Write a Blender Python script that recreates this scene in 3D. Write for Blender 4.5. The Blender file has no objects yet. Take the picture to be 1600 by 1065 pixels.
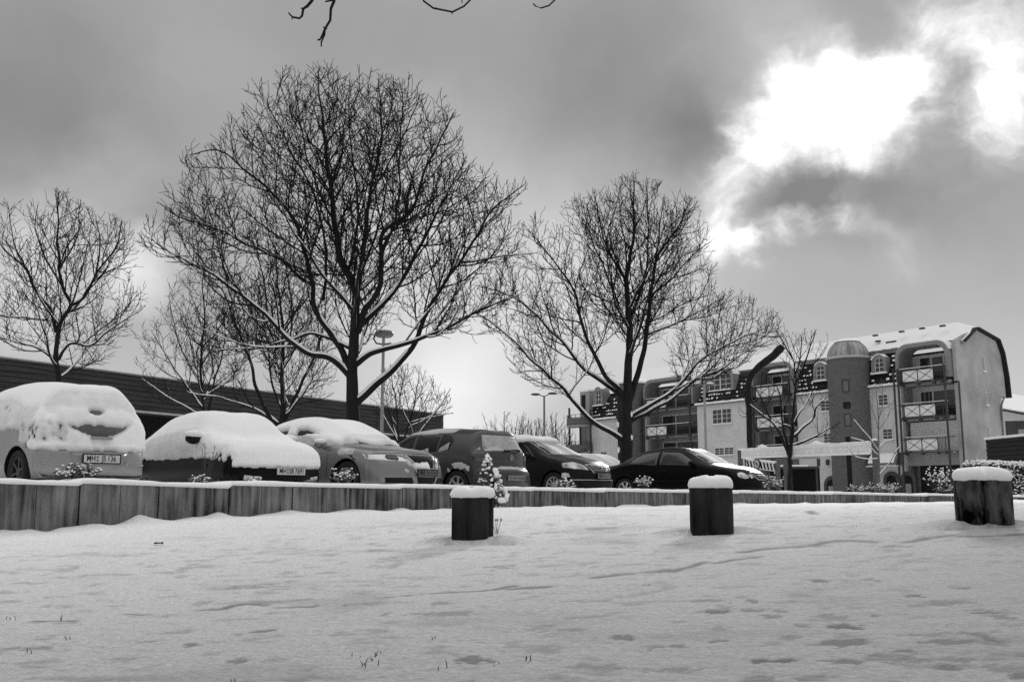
import bpy, bmesh, math, random
import numpy as np
from mathutils import Vector, Matrix, noise as mnoise
from mathutils.bvhtree import BVHTree

random.seed(7)
SC = bpy.context.scene
COL = SC.collection
R = math.radians

# ------------------------------------------------------------------ camera
FPX = 1556.0                      # focal length in photo pixels (1600 wide)
PITCH = math.atan((776.0 - 532.5) / FPX)
cam_d = bpy.data.cameras.new('camera')
cam_d.sensor_width = 36.0
cam_d.lens = 36.0 * FPX / 1600.0
cam_d.clip_start = 0.05
cam_d.clip_end = 5000.0
cam = bpy.data.objects.new('camera', cam_d)
COL.objects.link(cam)
cam.location = (0, 0, 0)          # z = 0 is the eye level of the crouching photographer
cam.rotation_euler = (R(90) + PITCH, 0, 0)
SC.camera = cam
CP, SP = math.cos(PITCH), math.sin(PITCH)

def ray(px, py):
    u = (px - 800.0) / FPX
    v = (532.5 - py) / FPX
    return Vector((u, CP - SP * v, SP + CP * v))

def at(px, py, Y):
    d = ray(px, py)
    return d * (Y / d.y)

# ------------------------------------------------------------------ world and sun
SUN_EL, SUN_AZ = R(21.0), R(18.5)      # azimuth to the right of the view axis (+Y)
w = bpy.data.worlds.new("World")
SC.world = w
w.use_nodes = True
w.cycles.sampling_method = 'MANUAL'
w.cycles.sample_map_resolution = 2048
nt = w.node_tree
for n in list(nt.nodes):
    nt.nodes.remove(n)

def wn(kind, **kw):
    n = nt.nodes.new(kind)
    for k, v in kw.items():
        setattr(n, k, v)
    return n

def wmath(op, a, b=None, clamp=False):
    n = wn('ShaderNodeMath', operation=op, use_clamp=clamp)
    for i, s in enumerate((a, b)):
        if s is None:
            continue
        if isinstance(s, (int, float)):
            n.inputs[i].default_value = s
        else:
            nt.links.new(s, n.inputs[i])
    return n.outputs[0]

tc = wn('ShaderNodeTexCoord')
DIR = tc.outputs['Generated']

def wnoise(vec, scale, detail, rough=0.55):
    n = wn('ShaderNodeTexNoise')
    n.inputs['Scale'].default_value = scale
    n.inputs['Detail'].default_value = detail
    n.inputs['Roughness'].default_value = rough
    nt.links.new(vec, n.inputs['Vector'])
    return n

def vmath(op, a, b):
    n = wn('ShaderNodeVectorMath', operation=op)
    for i, s in enumerate((a, b)):
        if isinstance(s, (tuple, list, Vector)):
            n.inputs[i].default_value = tuple(s)
        else:
            nt.links.new(s, n.inputs[i])
    return n

n1 = wnoise(DIR, 5.0, 3.0)
n2 = wnoise(DIR, 17.0, 5.0, 0.6)
d1 = vmath('SUBTRACT', n1.outputs['Color'], (0.5, 0.5, 0.5)).outputs[0]
d2 = vmath('SUBTRACT', n2.outputs['Color'], (0.5, 0.5, 0.5)).outputs[0]
s1 = wn('ShaderNodeVectorMath', operation='SCALE'); nt.links.new(d1, s1.inputs[0]); s1.inputs['Scale'].default_value = 0.10
s2 = wn('ShaderNodeVectorMath', operation='SCALE'); nt.links.new(d2, s2.inputs[0]); s2.inputs['Scale'].default_value = 0.05
WARP = vmath('ADD', vmath('ADD', DIR, s1.outputs[0]).outputs[0], s2.outputs[0]).outputs[0]

sep = wn('ShaderNodeSeparateXYZ'); nt.links.new(DIR, sep.inputs[0])
ELEV = sep.outputs['Z']
# overcast dome: grey, brighter towards the zenith above the picture and along the horizon
mr = wn('ShaderNodeMapRange', interpolation_type='SMOOTHSTEP')
nt.links.new(ELEV, mr.inputs['Value'])
mr.inputs['From Min'].default_value = 0.42; mr.inputs['From Max'].default_value = 1.0
mr.inputs['To Min'].default_value = 0.0; mr.inputs['To Max'].default_value = 0.75
hz = wn('ShaderNodeMapRange', interpolation_type='SMOOTHSTEP')
nt.links.new(ELEV, hz.inputs['Value'])
hz.inputs['From Min'].default_value = 0.02; hz.inputs['From Max'].default_value = 0.26
hz.inputs['To Min'].default_value = 0.16; hz.inputs['To Max'].default_value = 0.0
base = wmath('ADD', wmath('ADD', 0.300, mr.outputs[0]), hz.outputs[0])
nb = wnoise(WARP, 2.6, 6.0, 0.6)
base = wmath('ADD', base, wmath('MULTIPLY', wmath('SUBTRACT', nb.outputs['Fac'], 0.5), 0.20))

def blob(px, py, rad, lo, hi, vec):
    c = ray(px, py).normalized()
    dist = vmath('DISTANCE', vec, c).outputs['Value']
    m = wn('ShaderNodeMapRange', interpolation_type='SMOOTHSTEP')
    nt.links.new(dist, m.inputs['Value'])
    m.inputs['From Min'].default_value = lo * rad / FPX
    m.inputs['From Max'].default_value = rad / FPX
    m.inputs['To Min'].default_value = hi
    m.inputs['To Max'].default_value = 0.0
    return m.outputs[0]
SHADES = [  # soft light and dark fields in the cloud deck: photo direction, radius (px), brightness
    (212, 425, 95, 0.42), (60, 340, 140, 0.08), (165, 300, 130, 0.09), (660, 420, 360, 0.26), (960, 430, 260, 0.24), (730, 620, 190, 0.24), (30, 430, 150, 0.25),
    (1320, 180, 330, 0.10), (1110, 228, 130, -0.15), (1000, 150, 260, -0.06), (1225, 322, 110, -0.24), (1330, 322, 120, -0.20), (1440, 290, 110, -0.10), (1500, 250, 170, -0.07),
    (1430, 440, 280, -0.04), (60, 210, 260, -0.08), (330, 130, 200, 0.03), (1000, 60, 280, -0.03), (1340, 25, 120, -0.08), (1485, 125, 120, -0.16), (230, 370, 90, -0.07),
]
for px, py, rad, amp in SHADES:
    base = wmath('ADD', base, blob(px, py, rad, 0.0, amp, WARP))
# torn openings where the deck thins in front of the sun
OPEN = [(1340, 180, 145, 1.08), (1275, 160, 100, .36), (1400, 115, 75, .34), (1300, 235, 80, .42), (1195, 235, 105, .36), (1245, 80, 100, .18),
        (1135, 398, 62, .60), (1105, 350, 70, .42), (1118, 300, 80, .30), (1175, 275, 80, .40), (1205, 388, 50, .36), (1250, 376, 52, .44), (1295, 362, 50, .34), (1175, 414, 42, .44), (1330, 350, 55, .22),
        (1595, 85, 95, .29), (1575, 150, 90, .27), (1535, 110, 80, .22), (1465, 28, 105, .44), (1520, 25, 90, .24), (1560, 205, 85, .40), (1510, 195, 70, .32), (1455, 215, 70, .28), (1480, 275, 90, .20), (1380, 400, 70, .22), (1600, 20, 100, .22), (1300, 180, 330, .08)]
STR = wn('ShaderNodeMapping'); STR.inputs['Scale'].default_value = (1.0, 1.0, 1.7); STR.inputs['Rotation'].default_value = (0, R(18), 0)
nt.links.new(WARP, STR.inputs['Vector'])
tear = wnoise(STR.outputs[0], 9.0, 6.0, 0.60)
op = None
for px, py, rad, wgt in OPEN:
    b_ = blob(px, py, rad, 0.15, wgt, WARP)
    op = b_ if op is None else wmath('ADD', op, b_)
gate = wmath('ADD', op, wmath('MULTIPLY', wmath('SUBTRACT', tear.outputs['Fac'], 0.5), wmath('MULTIPLY', wmath('MINIMUM', wmath('MULTIPLY', op, 2.2), 1.0), 1.7)))
sm = wn('ShaderNodeMapRange', interpolation_type='SMOOTHSTEP'); nt.links.new(gate, sm.inputs['Value'])
sm.inputs['From Min'].default_value = 0.08; sm.inputs['From Max'].default_value = 1.45; sm.inputs['To Min'].default_value = 0.0; sm.inputs['To Max'].default_value = 1.0
base = wmath('ADD', base, sm.outputs[0])
base = wmath('ADD', base, wmath('MULTIPLY', wmath('MULTIPLY', sm.outputs[0], sm.outputs[0]), 0.45))
base = wmath('MAXIMUM', base, 0.12)
sky = wn('ShaderNodeTexSky', sky_type='NISHITA')
sky.sun_disc = False
sky.sun_elevation = SUN_EL
sky.sun_rotation = SUN_AZ
bw = wn('ShaderNodeRGBToBW')
nt.links.new(sky.outputs[0], bw.inputs[0])
# a little of the clear sky light filters through the cloud deck
total = wmath('ADD', wmath('MULTIPLY', base, 10.0), wmath('MULTIPLY', bw.outputs[0], 0.04))
bg = wn('ShaderNodeBackground')
nt.links.new(total, bg.inputs['Color'])
bg.inputs['Strength'].default_value = 0.1
wo = wn('ShaderNodeOutputWorld')
nt.links.new(bg.outputs[0], wo.inputs['Surface'])

sun_d = bpy.data.lights.new('sun', 'SUN')
sun_d.energy = 1.5
sun_d.angle = R(10)
sun_d.color = (1.0, 1.0, 1.0)
sun = bpy.data.objects.new('sun', sun_d)
COL.objects.link(sun)
sdir = Vector((math.sin(SUN_AZ) * math.cos(SUN_EL), math.cos(SUN_AZ) * math.cos(SUN_EL), math.sin(SUN_EL)))
sun.rotation_euler = sdir.to_track_quat('Z', 'Y').to_euler()
sun.location = sdir * 60

SC.view_settings.view_transform = 'Standard'
SC.view_settings.look = 'None'
SC.view_settings.exposure = 0.16
SC.view_settings.gamma = 1.0
SC.view_settings.use_curve_mapping = False
SC.cycles.use_denoising = False
SC.cycles.max_bounces = 6

# ------------------------------------------------------------------ materials (the photograph is black and white)
MATS = {}
def mat(name, v, rough=0.7, var=0.15, scale=4.0, detail=6.0, bump=0.0, bscale=None, metal=0.0, spec=0.4, coat=0.0, stretch=(1, 1, 1), dark=None, coords='Object'):
    if name in MATS:
        return MATS[name]
    m = bpy.data.materials.new(name)
    m.use_nodes = True
    t = m.node_tree
    b = t.nodes['Principled BSDF']
    b.inputs['Roughness'].default_value = rough
    b.inputs['Metallic'].default_value = metal
    b.inputs['Specular IOR Level'].default_value = spec
    b.inputs['Coat Weight'].default_value = coat
    b.inputs['Coat Roughness'].default_value = 0.08
    b.inputs['Base Color'].default_value = (v, v, v, 1)
    if var > 0 or bump > 0:
        tcn = t.nodes.new('ShaderNodeTexCoord')
        mp = t.nodes.new('ShaderNodeMapping')
        mp.inputs['Scale'].default_value = stretch
        t.links.new(tcn.outputs[coords], mp.inputs['Vector'])
        nz = t.nodes.new('ShaderNodeTexNoise')
        nz.inputs['Scale'].default_value = scale
        nz.inputs['Detail'].default_value = detail
        nz.inputs['Roughness'].default_value = 0.6
        t.links.new(mp.outputs[0], nz.inputs['Vector'])
        if var > 0:
            r = t.nodes.new('ShaderNodeMapRange')
            r.inputs['From Min'].default_value = 0.28
            r.inputs['From Max'].default_value = 0.72
            lo = v * (1 - var) if dark is None else dark
            r.inputs['To Min'].default_value = lo
            r.inputs['To Max'].default_value = v * (1 + var)
            t.links.new(nz.outputs['Fac'], r.inputs['Value'])
            t.links.new(r.outputs[0], b.inputs['Base Color'])
        if bump > 0:
            nz2 = t.nodes.new('ShaderNodeTexNoise')
            nz2.inputs['Scale'].default_value = bscale or scale * 6
            nz2.inputs['Detail'].default_value = 5
            t.links.new(mp.outputs[0], nz2.inputs['Vector'])
            bp = t.nodes.new('ShaderNodeBump')
            bp.inputs['Strength'].default_value = min(1.0, bump)
            bp.inputs['Distance'].default_value = 0.02
            t.links.new(nz2.outputs['Fac'], bp.inputs['Height'])
            t.links.new(bp.outputs[0], b.inputs['Normal'])
    MATS[name] = m
    return m

SNOW = mat('snow', 0.93, rough=0.95, var=0.02, scale=9, bump=0.10, bscale=30, spec=0.05)
SNOWD = mat('old_snow', 0.80, rough=0.9, var=0.06, scale=7, bump=0.5, bscale=30, spec=0.15)
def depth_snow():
    """car snow: a deep pad is white, a thin film is greyer"""
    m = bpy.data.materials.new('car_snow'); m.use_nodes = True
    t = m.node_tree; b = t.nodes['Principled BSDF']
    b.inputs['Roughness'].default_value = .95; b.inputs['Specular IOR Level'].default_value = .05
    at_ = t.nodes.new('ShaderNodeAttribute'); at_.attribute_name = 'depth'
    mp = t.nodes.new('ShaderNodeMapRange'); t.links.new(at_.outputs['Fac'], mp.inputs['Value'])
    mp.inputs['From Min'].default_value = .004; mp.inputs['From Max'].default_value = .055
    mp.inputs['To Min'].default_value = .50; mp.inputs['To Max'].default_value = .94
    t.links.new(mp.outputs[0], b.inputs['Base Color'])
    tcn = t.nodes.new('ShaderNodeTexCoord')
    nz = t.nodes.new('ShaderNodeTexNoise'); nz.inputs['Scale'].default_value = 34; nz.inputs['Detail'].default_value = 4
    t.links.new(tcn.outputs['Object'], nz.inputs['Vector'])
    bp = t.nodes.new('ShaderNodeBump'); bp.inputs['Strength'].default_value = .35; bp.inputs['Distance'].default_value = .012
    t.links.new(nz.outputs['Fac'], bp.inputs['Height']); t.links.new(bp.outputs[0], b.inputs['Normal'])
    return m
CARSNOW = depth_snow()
BARK = mat('bark', 0.018, rough=0.9, var=0.45, scale=9, bump=0.5, bscale=50, spec=0.15, stretch=(1, 1, 0.3))
TWIG = mat('twig', 0.014, rough=0.9, var=0.3, scale=3, spec=0.15)
PALEBARK = mat('pale_bark', 0.13, rough=0.9, var=0.35, scale=9, spec=0.15)
CONC = None
BLACKP = mat('black_plastic', 0.008, rough=0.6, var=0.2, scale=20, spec=.2)
RUBBER = mat('rubber', 0.010, rough=0.85, var=0.3, scale=20)
STEEL = mat('painted_steel', 0.12, rough=0.5, var=0.15, scale=6)
DSTEEL = mat('dark_steel', 0.045, rough=0.5, var=0.15, scale=6)
WHITEP = mat('white_paint', 0.72, rough=0.5, var=0.06, scale=5)
CHROME = mat('chrome', 0.48, rough=0.38, var=0.0, metal=1.0)
ALLOY = mat('alloy', 0.55, rough=0.35, var=0.1, scale=10, metal=0.7)
GLASSD = mat('dark_glass', 0.006, rough=0.08, var=0.0, spec=0.22)
CLEARL = mat('clear_lamp', 0.85, rough=0.2, var=0.0, spec=.5)
FROST = mat('frosted_glass', 0.36, rough=0.45, var=0.30, scale=7, detail=8)
LAMPG = mat('lamp_glass', 0.72, rough=0.25, var=0.35, scale=9, detail=2, coat=0.1, dark=.16)
TAIL = mat('tail_lamp_glass', 0.06, rough=0.12, var=0.3, scale=9, coat=0.5)
PLATE = mat('plate_white', 0.55, rough=0.5, var=0.08, scale=12)
PLATED = mat('plate_dirty', 0.22, rough=0.6, var=0.25, scale=12)
INK = mat('plate_ink', 0.012, rough=0.6, var=0.0)

# ------------------------------------------------------------------ mesh helpers
class MB:
    def __init__(self):
        self.v = []
        self.f = []
    def add(self, vs, fs):
        o = len(self.v)
        self.v.extend([tuple(x) for x in vs])
        self.f.extend([tuple(i + o for i in f) for f in fs])
    def box(self, x0, x1, y0, y1, z0, z1):
        vs = [(x0, y0, z0), (x1, y0, z0), (x1, y1, z0), (x0, y1, z0), (x0, y0, z1), (x1, y0, z1), (x1, y1, z1), (x0, y1, z1)]
        self.add(vs, [(0, 3, 2, 1), (4, 5, 6, 7), (0, 1, 5, 4), (1, 2, 6, 5), (2, 3, 7, 6), (3, 0, 4, 7)])
    def bar(self, a, b, wd, ht=None):
        """square bar from a to b"""
        a = Vector(a); b = Vector(b); ht = ht or wd
        d = (b - a).normalized()
        s = d.cross(Vector((0, 0, 1)))
        if s.length < 1e-4:
            s = Vector((1, 0, 0))
        s.normalize(); t = s.cross(d).normalized()
        s = s * wd / 2; t = t * ht / 2
        vs = [a - s - t, a + s - t, a + s + t, a - s + t, b - s - t, b + s - t, b + s + t, b - s + t]
        self.add(vs, [(0, 3, 2, 1), (4, 5, 6, 7), (0, 1, 5, 4), (1, 2, 6, 5), (2, 3, 7, 6), (3, 0, 4, 7)])
    def tube(self, pts, rad, sides=8, cap=True):
        pts = [Vector(p) for p in pts]
        n = len(pts)
        if not isinstance(rad, (list, tuple)):
            rad = [rad] * n
        o = len(self.v)
        ref = None
        for i, p in enumerate(pts):
            d = (pts[min(i + 1, n - 1)] - pts[max(i - 1, 0)])
            if d.length < 1e-9:
                d = Vector((0, 0, 1))
            d.normalize()
            if ref is None:
                ref = Vector((1, 0, 0)) if abs(d.x) < 0.8 else Vector((0, 1, 0))
            a = (ref - d * ref.dot(d)).normalized()
            b = d.cross(a)
            ref = a
            for k in range(sides):
                t = 2 * math.pi * k / sides
                q = p + (a * math.cos(t) + b * math.sin(t)) * rad[i]
                self.v.append(tuple(q))
        for i in range(n - 1):
            for k in range(sides):
                k2 = (k + 1) % sides
                self.f.append((o + i * sides + k, o + i * sides + k2, o + (i + 1) * sides + k2, o + (i + 1) * sides + k))
        if cap:
            self.f.append(tuple(o + k for k in reversed(range(sides))))
            self.f.append(tuple(o + (n - 1) * sides + k for k in range(sides)))
    def lathe(self, prof, c=(0, 0, 0), n=24, a0=0.0, a1=2 * math.pi):
        """prof: (radius, z) list, turned round the z axis through c"""
        o = len(self.v)
        full = abs(a1 - a0 - 2 * math.pi) < 1e-6
        cnt = n if full else n + 1
        for r, z in prof:
            for k in range(cnt):
                t = a0 + (a1 - a0) * k / n
                self.v.append((c[0] + r * math.cos(t), c[1] + r * math.sin(t), c[2] + z))
        for i in range(len(prof) - 1):
            for k in range(n):
                k2 = (k + 1) % cnt
                self.f.append((o + i * cnt + k, o + i * cnt + k2, o + (i + 1) * cnt + k2, o + (i + 1) * cnt + k))
    def prism(self, poly, lo, hi, axis='y'):
        """poly 2D -> extruded between lo and hi along axis; poly is (x,z) for y, (y,z) for x, (x,y) for z"""
        n = len(poly)
        def P(p, h):
            return (p[0], h, p[1]) if axis == 'y' else ((h, p[0], p[1]) if axis == 'x' else (p[0], p[1], h))
        vs = [P(p, lo) for p in poly] + [P(p, hi) for p in poly]
        fs = [tuple(range(n)), tuple(range(2 * n - 1, n - 1, -1))]
        for i in range(n):
            j = (i + 1) % n
            fs.append((i, i + n, j + n, j))
        self.add(vs, fs)
    def blob(self, c, rx, ry, rz, jit=0.0, sub=1, rnd=random):
        key = sub
        vs, fs = ICO[key]
        out = []
        for v in vs:
            s = 1 + (rnd.random() - 0.5) * 2 * jit
            out.append((c[0] + v[0] * rx * s, c[1] + v[1] * ry * s, c[2] + v[2] * rz * s))
        self.add(out, fs)
    def mesh(self, name, smooth=False):
        me = bpy.data.meshes.new(name)
        me.from_pydata(self.v, [], self.f)
        if smooth:
            me.polygons.foreach_set('use_smooth', [True] * len(me.polygons))
        me.update()
        return me
    def build(self, name, m, parent=None, smooth=False, fix=True):
        me = self.mesh(name, smooth)
        if fix:
            bm = bmesh.new(); bm.from_mesh(me)
            bmesh.ops.recalc_face_normals(bm, faces=bm.faces)
            bm.to_mesh(me); bm.free()
        me.materials.append(m)
        return link(name, me, parent)

ICO = {}
for s_ in (1, 2, 3):
    b_ = bmesh.new()
    bmesh.ops.create_icosphere(b_, subdivisions=s_, radius=1.0)
    ICO[s_] = ([tuple(v.co) for v in b_.verts], [tuple(v.index for v in f.verts) for f in b_.faces])
    b_.free()

def link(name, data, parent=None, loc=None, rot=None):
    o = bpy.data.objects.new(name, data)
    COL.objects.link(o)
    if parent is not None:
        o.parent = parent
    if loc is not None:
        o.location = loc
    if rot is not None:
        o.rotation_euler = rot
    return o

def thing(name, label, cat, loc=(0, 0, 0), rz=0.0, group=None):
    o = bpy.data.objects.new(name, None)
    o.empty_display_size = 0.2
    COL.objects.link(o)
    o.location = loc
    o.rotation_euler = (0, 0, rz)
    return tag(o, label, cat, group)

def thing_part(name, parent, loc, rz=0.0):
    o = bpy.data.objects.new(name, None); COL.objects.link(o)
    o.empty_display_size = .1
    o.parent = parent; o.location = loc; o.rotation_euler = (0, 0, rz)
    return o

def tag(o, label, cat, group=None):
    o['label'] = label
    o['category'] = cat
    if group:
        o['group'] = group
    return o

def struct(o):
    o['kind'] = 'structure'
    return o

def stuff(o):
    o['kind'] = 'stuff'
    return o

def interp(x, tab):
    return float(np.interp(x, [t[0] for t in tab], [t[1] for t in tab]))

def smooth01(t):
    t = max(0.0, min(1.0, t))
    return t * t * (3 - 2 * t)

def N3(x, y, z):
    return mnoise.noise(Vector((x, y, z)))

def catmull(pts, n, closed=False):
    """resample a polyline as a smooth curve, evenly by arc length"""
    P = [Vector(p) for p in pts]
    dense = []
    for i in range(len(P) - 1):
        p0 = P[max(i - 1, 0)]; p1 = P[i]; p2 = P[i + 1]; p3 = P[min(i + 2, len(P) - 1)]
        # centripetal-ish tangents, limited to stop overshoot
        l = (p2 - p1).length
        def tang(a, b_, c):
            la = (b_ - a).length; lc = (c - b_).length
            if la < 1e-9 or lc < 1e-9:
                return (c - a) * 0.0 if la + lc < 1e-9 else (c - a).normalized()
            return ((b_ - a) / la * lc + (c - b_) / lc * la) / (la + lc)
        m1 = tang(p0, p1, p2) * l; m2 = tang(p1, p2, p3) * l
        for k in range(10):
            u = k / 10; u2 = u * u; u3 = u2 * u
            dense.append(p1 * (2 * u3 - 3 * u2 + 1) + m1 * (u3 - 2 * u2 + u) + p2 * (-2 * u3 + 3 * u2) + m2 * (u3 - u2))
    dense.append(P[-1])
    L = [0]
    for a, b_ in zip(dense[:-1], dense[1:]):
        L.append(L[-1] + (b_ - a).length)
    out = []
    j = 0
    for k in range(n):
        s = L[-1] * k / (n - 1)
        while j < len(L) - 2 and L[j + 1] < s:
            j += 1
        d = L[j + 1] - L[j]
        out.append(dense[j].lerp(dense[j + 1], (s - L[j]) / d if d > 1e-9 else 0))
    return out

def span(poly, b):
    xs = []
    n = len(poly)
    for i in range(n):
        (a0, b0), (a1, b1) = poly[i], poly[(i + 1) % n]
        if (b0 <= b < b1) or (b1 <= b < b0):
            xs.append(a0 + (a1 - a0) * (b - b0) / (b1 - b0))
    return (min(xs), max(xs)) if len(xs) >= 2 else None

# ------------------------------------------------------------------ the lie of the land
W0 = at(124, 800, 12.1); W0 = Vector((W0.x, 12.1, 0))
WD = Vector((math.sin(R(45.3)), math.cos(R(45.3)), 0))       # the retaining wall runs away to the right
WN = Vector((WD.y, -WD.x, 0))                                # its face looks at the lawn (towards the camera)

def wall_xy(t, d=0.0):
    """t metres along the wall, d metres in front of it (negative = car park side)"""
    return W0 + WD * t + WN * d

def wall_td(x, y):
    p = Vector((x, y, 0)) - W0
    return p.dot(WD), p.dot(WN)

def wall_t_of_px(px, py=780):
    d = ray(px, py)
    # solve  s*(dx,dy) = W0 + t*WD
    A = np.array([[d.x, -WD.x], [d.y, -WD.y]])
    s, t = np.linalg.solve(A, np.array([W0.x, W0.y]))
    return t

def z_at_wall(px, py):
    t = wall_t_of_px(px, py)
    p = wall_xy(t)
    return t, at(px, py, p.y).z

BASE_PX = [(0, 832), (50, 833), (124, 821), (190, 815), (250, 813), (358, 805), (457, 802), (546, 798), (629, 795), (704, 793), (790, 788), (835, 791), (897, 790), (992, 791), (1038, 788), (1154, 786), (1220, 785), (1330, 785), (1450, 784), (1600, 781)]
BASE_T = [z_at_wall(*p) for p in BASE_PX]
BASE_T = [(-8, BASE_T[0][1] - 0.12)] + BASE_T + [(60, BASE_T[-1][1])]

BOLL = [(738, 848, 9.1), (1112, 835, 9.5), (1534, 825, 8.5)]
ctrl = []
for t, z in BASE_T[::2]:
    p = wall_xy(t)
    ctrl.append((p.x, p.y, z))
for b in BOLL:
    p = at(*b)
    ctrl.append(tuple(p))
for px, py, Y in ((0, 1060, 3.3), (800, 1060, 3.3), (1600, 1060, 3.0), (800, 940, 5.2), (150, 940, 5.6), (1450, 940, 4.6)):
    ctrl.append(tuple(at(px, py, Y)))
ctrl += [(-6, -4, -0.75), (6, -4, -0.6), (-14, 2, -0.75), (16, 4, -0.35), (24, 14, -0.25)]
CT = np.array(ctrl)
def _rbf_fit():
    n = len(CT)
    D = np.sqrt(((CT[:, None, :2] - CT[None, :, :2]) ** 2).sum(-1) + 0.3)
    A = np.zeros((n + 3, n + 3))
    A[:n, :n] = D - 0.25 * np.eye(n)
    A[:n, n] = 1; A[:n, n + 1:] = CT[:, :2]
    A[n, :n] = 1; A[n + 1:, :n] = CT[:, :2].T
    return np.linalg.solve(A, np.concatenate([CT[:, 2], np.zeros(3)]))
RB = _rbf_fit()
def ground_np(x, y):
    x = np.asarray(x, float); y = np.asarray(y, float)
    sh = x.shape
    P = np.stack([x.ravel(), y.ravel()], 1)
    out = np.empty(len(P))
    n = len(CT)
    for i in range(0, len(P), 40000):
        Q = P[i:i + 40000]
        D = np.sqrt(((Q[:, None, :] - CT[None, :, :2]) ** 2).sum(-1) + 0.3)
        out[i:i + 40000] = D @ RB[:n] + RB[n] + Q @ RB[n + 1:]
    return out.reshape(sh)
def ground(x, y):
    return float(ground_np(np.array([x]), np.array([y]))[0])
def on_lawn(px, py):
    """where the view ray through a photo pixel meets the lawn"""
    d = ray(px, py)
    Y = 4.0
    for _ in range(25):
        p = d * (Y / d.y)
        zg = ground(p.x, p.y)
        if abs(d.z) < 1e-4:
            break
        s = zg / (d.z / d.y)
        Y = 0.5 * Y + 0.5 * max(0.8, min(40, s))
    p = d * (Y / d.y)
    return Vector((p.x, p.y, ground(p.x, p.y)))
def park(x, y):
    t, d = wall_td(x, y)
    return 0.07 + max(-0.16, 0.012 * d)

# ------------------------------------------------------------------ snowy lawn
def seg_dist(px, py, pts):
    best = np.full(px.shape, 1e9)
    for a, b in zip(pts[:-1], pts[1:]):
        ax, ay = a[0], a[1]; bx, by = b[0], b[1]
        dx, dy = bx - ax, by - ay
        L2 = dx * dx + dy * dy + 1e-12
        t = np.clip(((px - ax) * dx + (py - ay) * dy) / L2, 0, 1)
        best = np.minimum(best, np.hypot(px - ax - t * dx, py - ay - t * dy))
    return best

def vnoise(x, y, s, seed=0):
    """cheap smooth value noise on arrays"""
    rs = np.random.RandomState(seed)
    T = rs.rand(256, 256)
    xs = x * s; ys = y * s
    xi = np.floor(xs).astype(int); yi = np.floor(ys).astype(int)
    fx = xs - xi; fy = ys - yi
    fx = fx * fx * (3 - 2 * fx); fy = fy * fy * (3 - 2 * fy)
    g = lambda i, j: T[i & 255, j & 255]
    return (g(xi, yi) * (1 - fx) + g(xi + 1, yi) * fx) * (1 - fy) + (g(xi, yi + 1) * (1 - fx) + g(xi + 1, yi + 1) * fx) * fy
def fbm(x, y, s, seed=0, o=4):
    v = 0; a = 0.5
    for k in range(o):
        v = v + a * (vnoise(x, y, s * 2 ** k, seed + k) - 0.5)
        a *= 0.5
    return v

rows = np.concatenate([np.linspace(1280, 800, 330), np.linspace(799, 777.5, 60)])
fr = np.array([0.62 / max(0.012, (p - 776.0) / FPX) for p in rows])
fr = np.unique(np.clip(fr, 1.2, 48.0))
fr = np.concatenate([[0.3, 0.7], fr])
cu = np.linspace(-1.15, 1.15, 620)
GY = np.repeat(fr[:, None], len(cu), 1)
GX = cu[None, :] * (fr[:, None] * 0.86 + 0.8)
GZ = ground_np(GX, GY)
TT = (GX - W0.x) * WD.x + (GY - W0.y) * WD.y
DD = (GX - W0.x) * WN.x + (GY - W0.y) * WN.y
# soft relief, drift lip under the wall, drifts round the bollards
GZ += 0.030 * fbm(GX, GY, 0.9, 3) + 0.016 * fbm(GX * 1.0, GY * 1.7, 3.5, 11)
lip = np.exp(-(np.maximum(DD, 0) / 0.22) ** 2)
GZ += lip * (0.09 * np.maximum(0, vnoise(TT, TT * 0, 2.3, 5) - 0.25) + 0.09 * vnoise(TT, TT * 0, 5.5, 6) - 0.06)
boll_pos = [on_lawn(px, py) for px, py, Y in BOLL]
for p in boll_pos:
    r = np.hypot(GX - p.x, GY - p.y - 0.1)
    GZ += 0.05 * np.exp(-((r - 0.28) / 0.26) ** 2) * (GY > p.y - 0.1 + 0 * r) + 0.02 * np.exp(-(r / 0.5) ** 2)
MELT = np.zeros_like(GX)
TRACKS = [  # thawed seam across the lawn, traced on the ground
    ([(311, 953), (345, 953), (362, 946), (385, 943), (413, 945)], 0.026), ([(432, 949), (470, 948), (495, 946)], 0.020),
    ([(195, 957), (232, 957)], 0.012), ([(50, 968), (120, 967)], 0.010),
    ([(606, 933), (655, 930)], 0.022), ([(680, 928), (735, 926), (775, 921), (800, 917)], 0.034), ([(795, 922), (850, 918)], 0.040),
    ([(925, 901), (985, 896)], 0.034), ([(1008, 893), (1050, 891)], 0.050), ([(1060, 890), (1085, 884), (1100, 878)], 0.03),
    ([(1118, 880), (1160, 872), (1183, 868)], 0.045),
    ([(1162, 861), (1200, 855), (1270, 850), (1290, 845), (1325, 843), (1365, 846)], 0.050),
    ([(1366, 852), (1420, 853)], 0.035), ([(1422, 846), (1450, 840), (1480, 836), (1530, 838), (1600, 834)], 0.055),
    ([(1245, 797), (1265, 797), (1270, 802)], 0.06),
]
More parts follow.
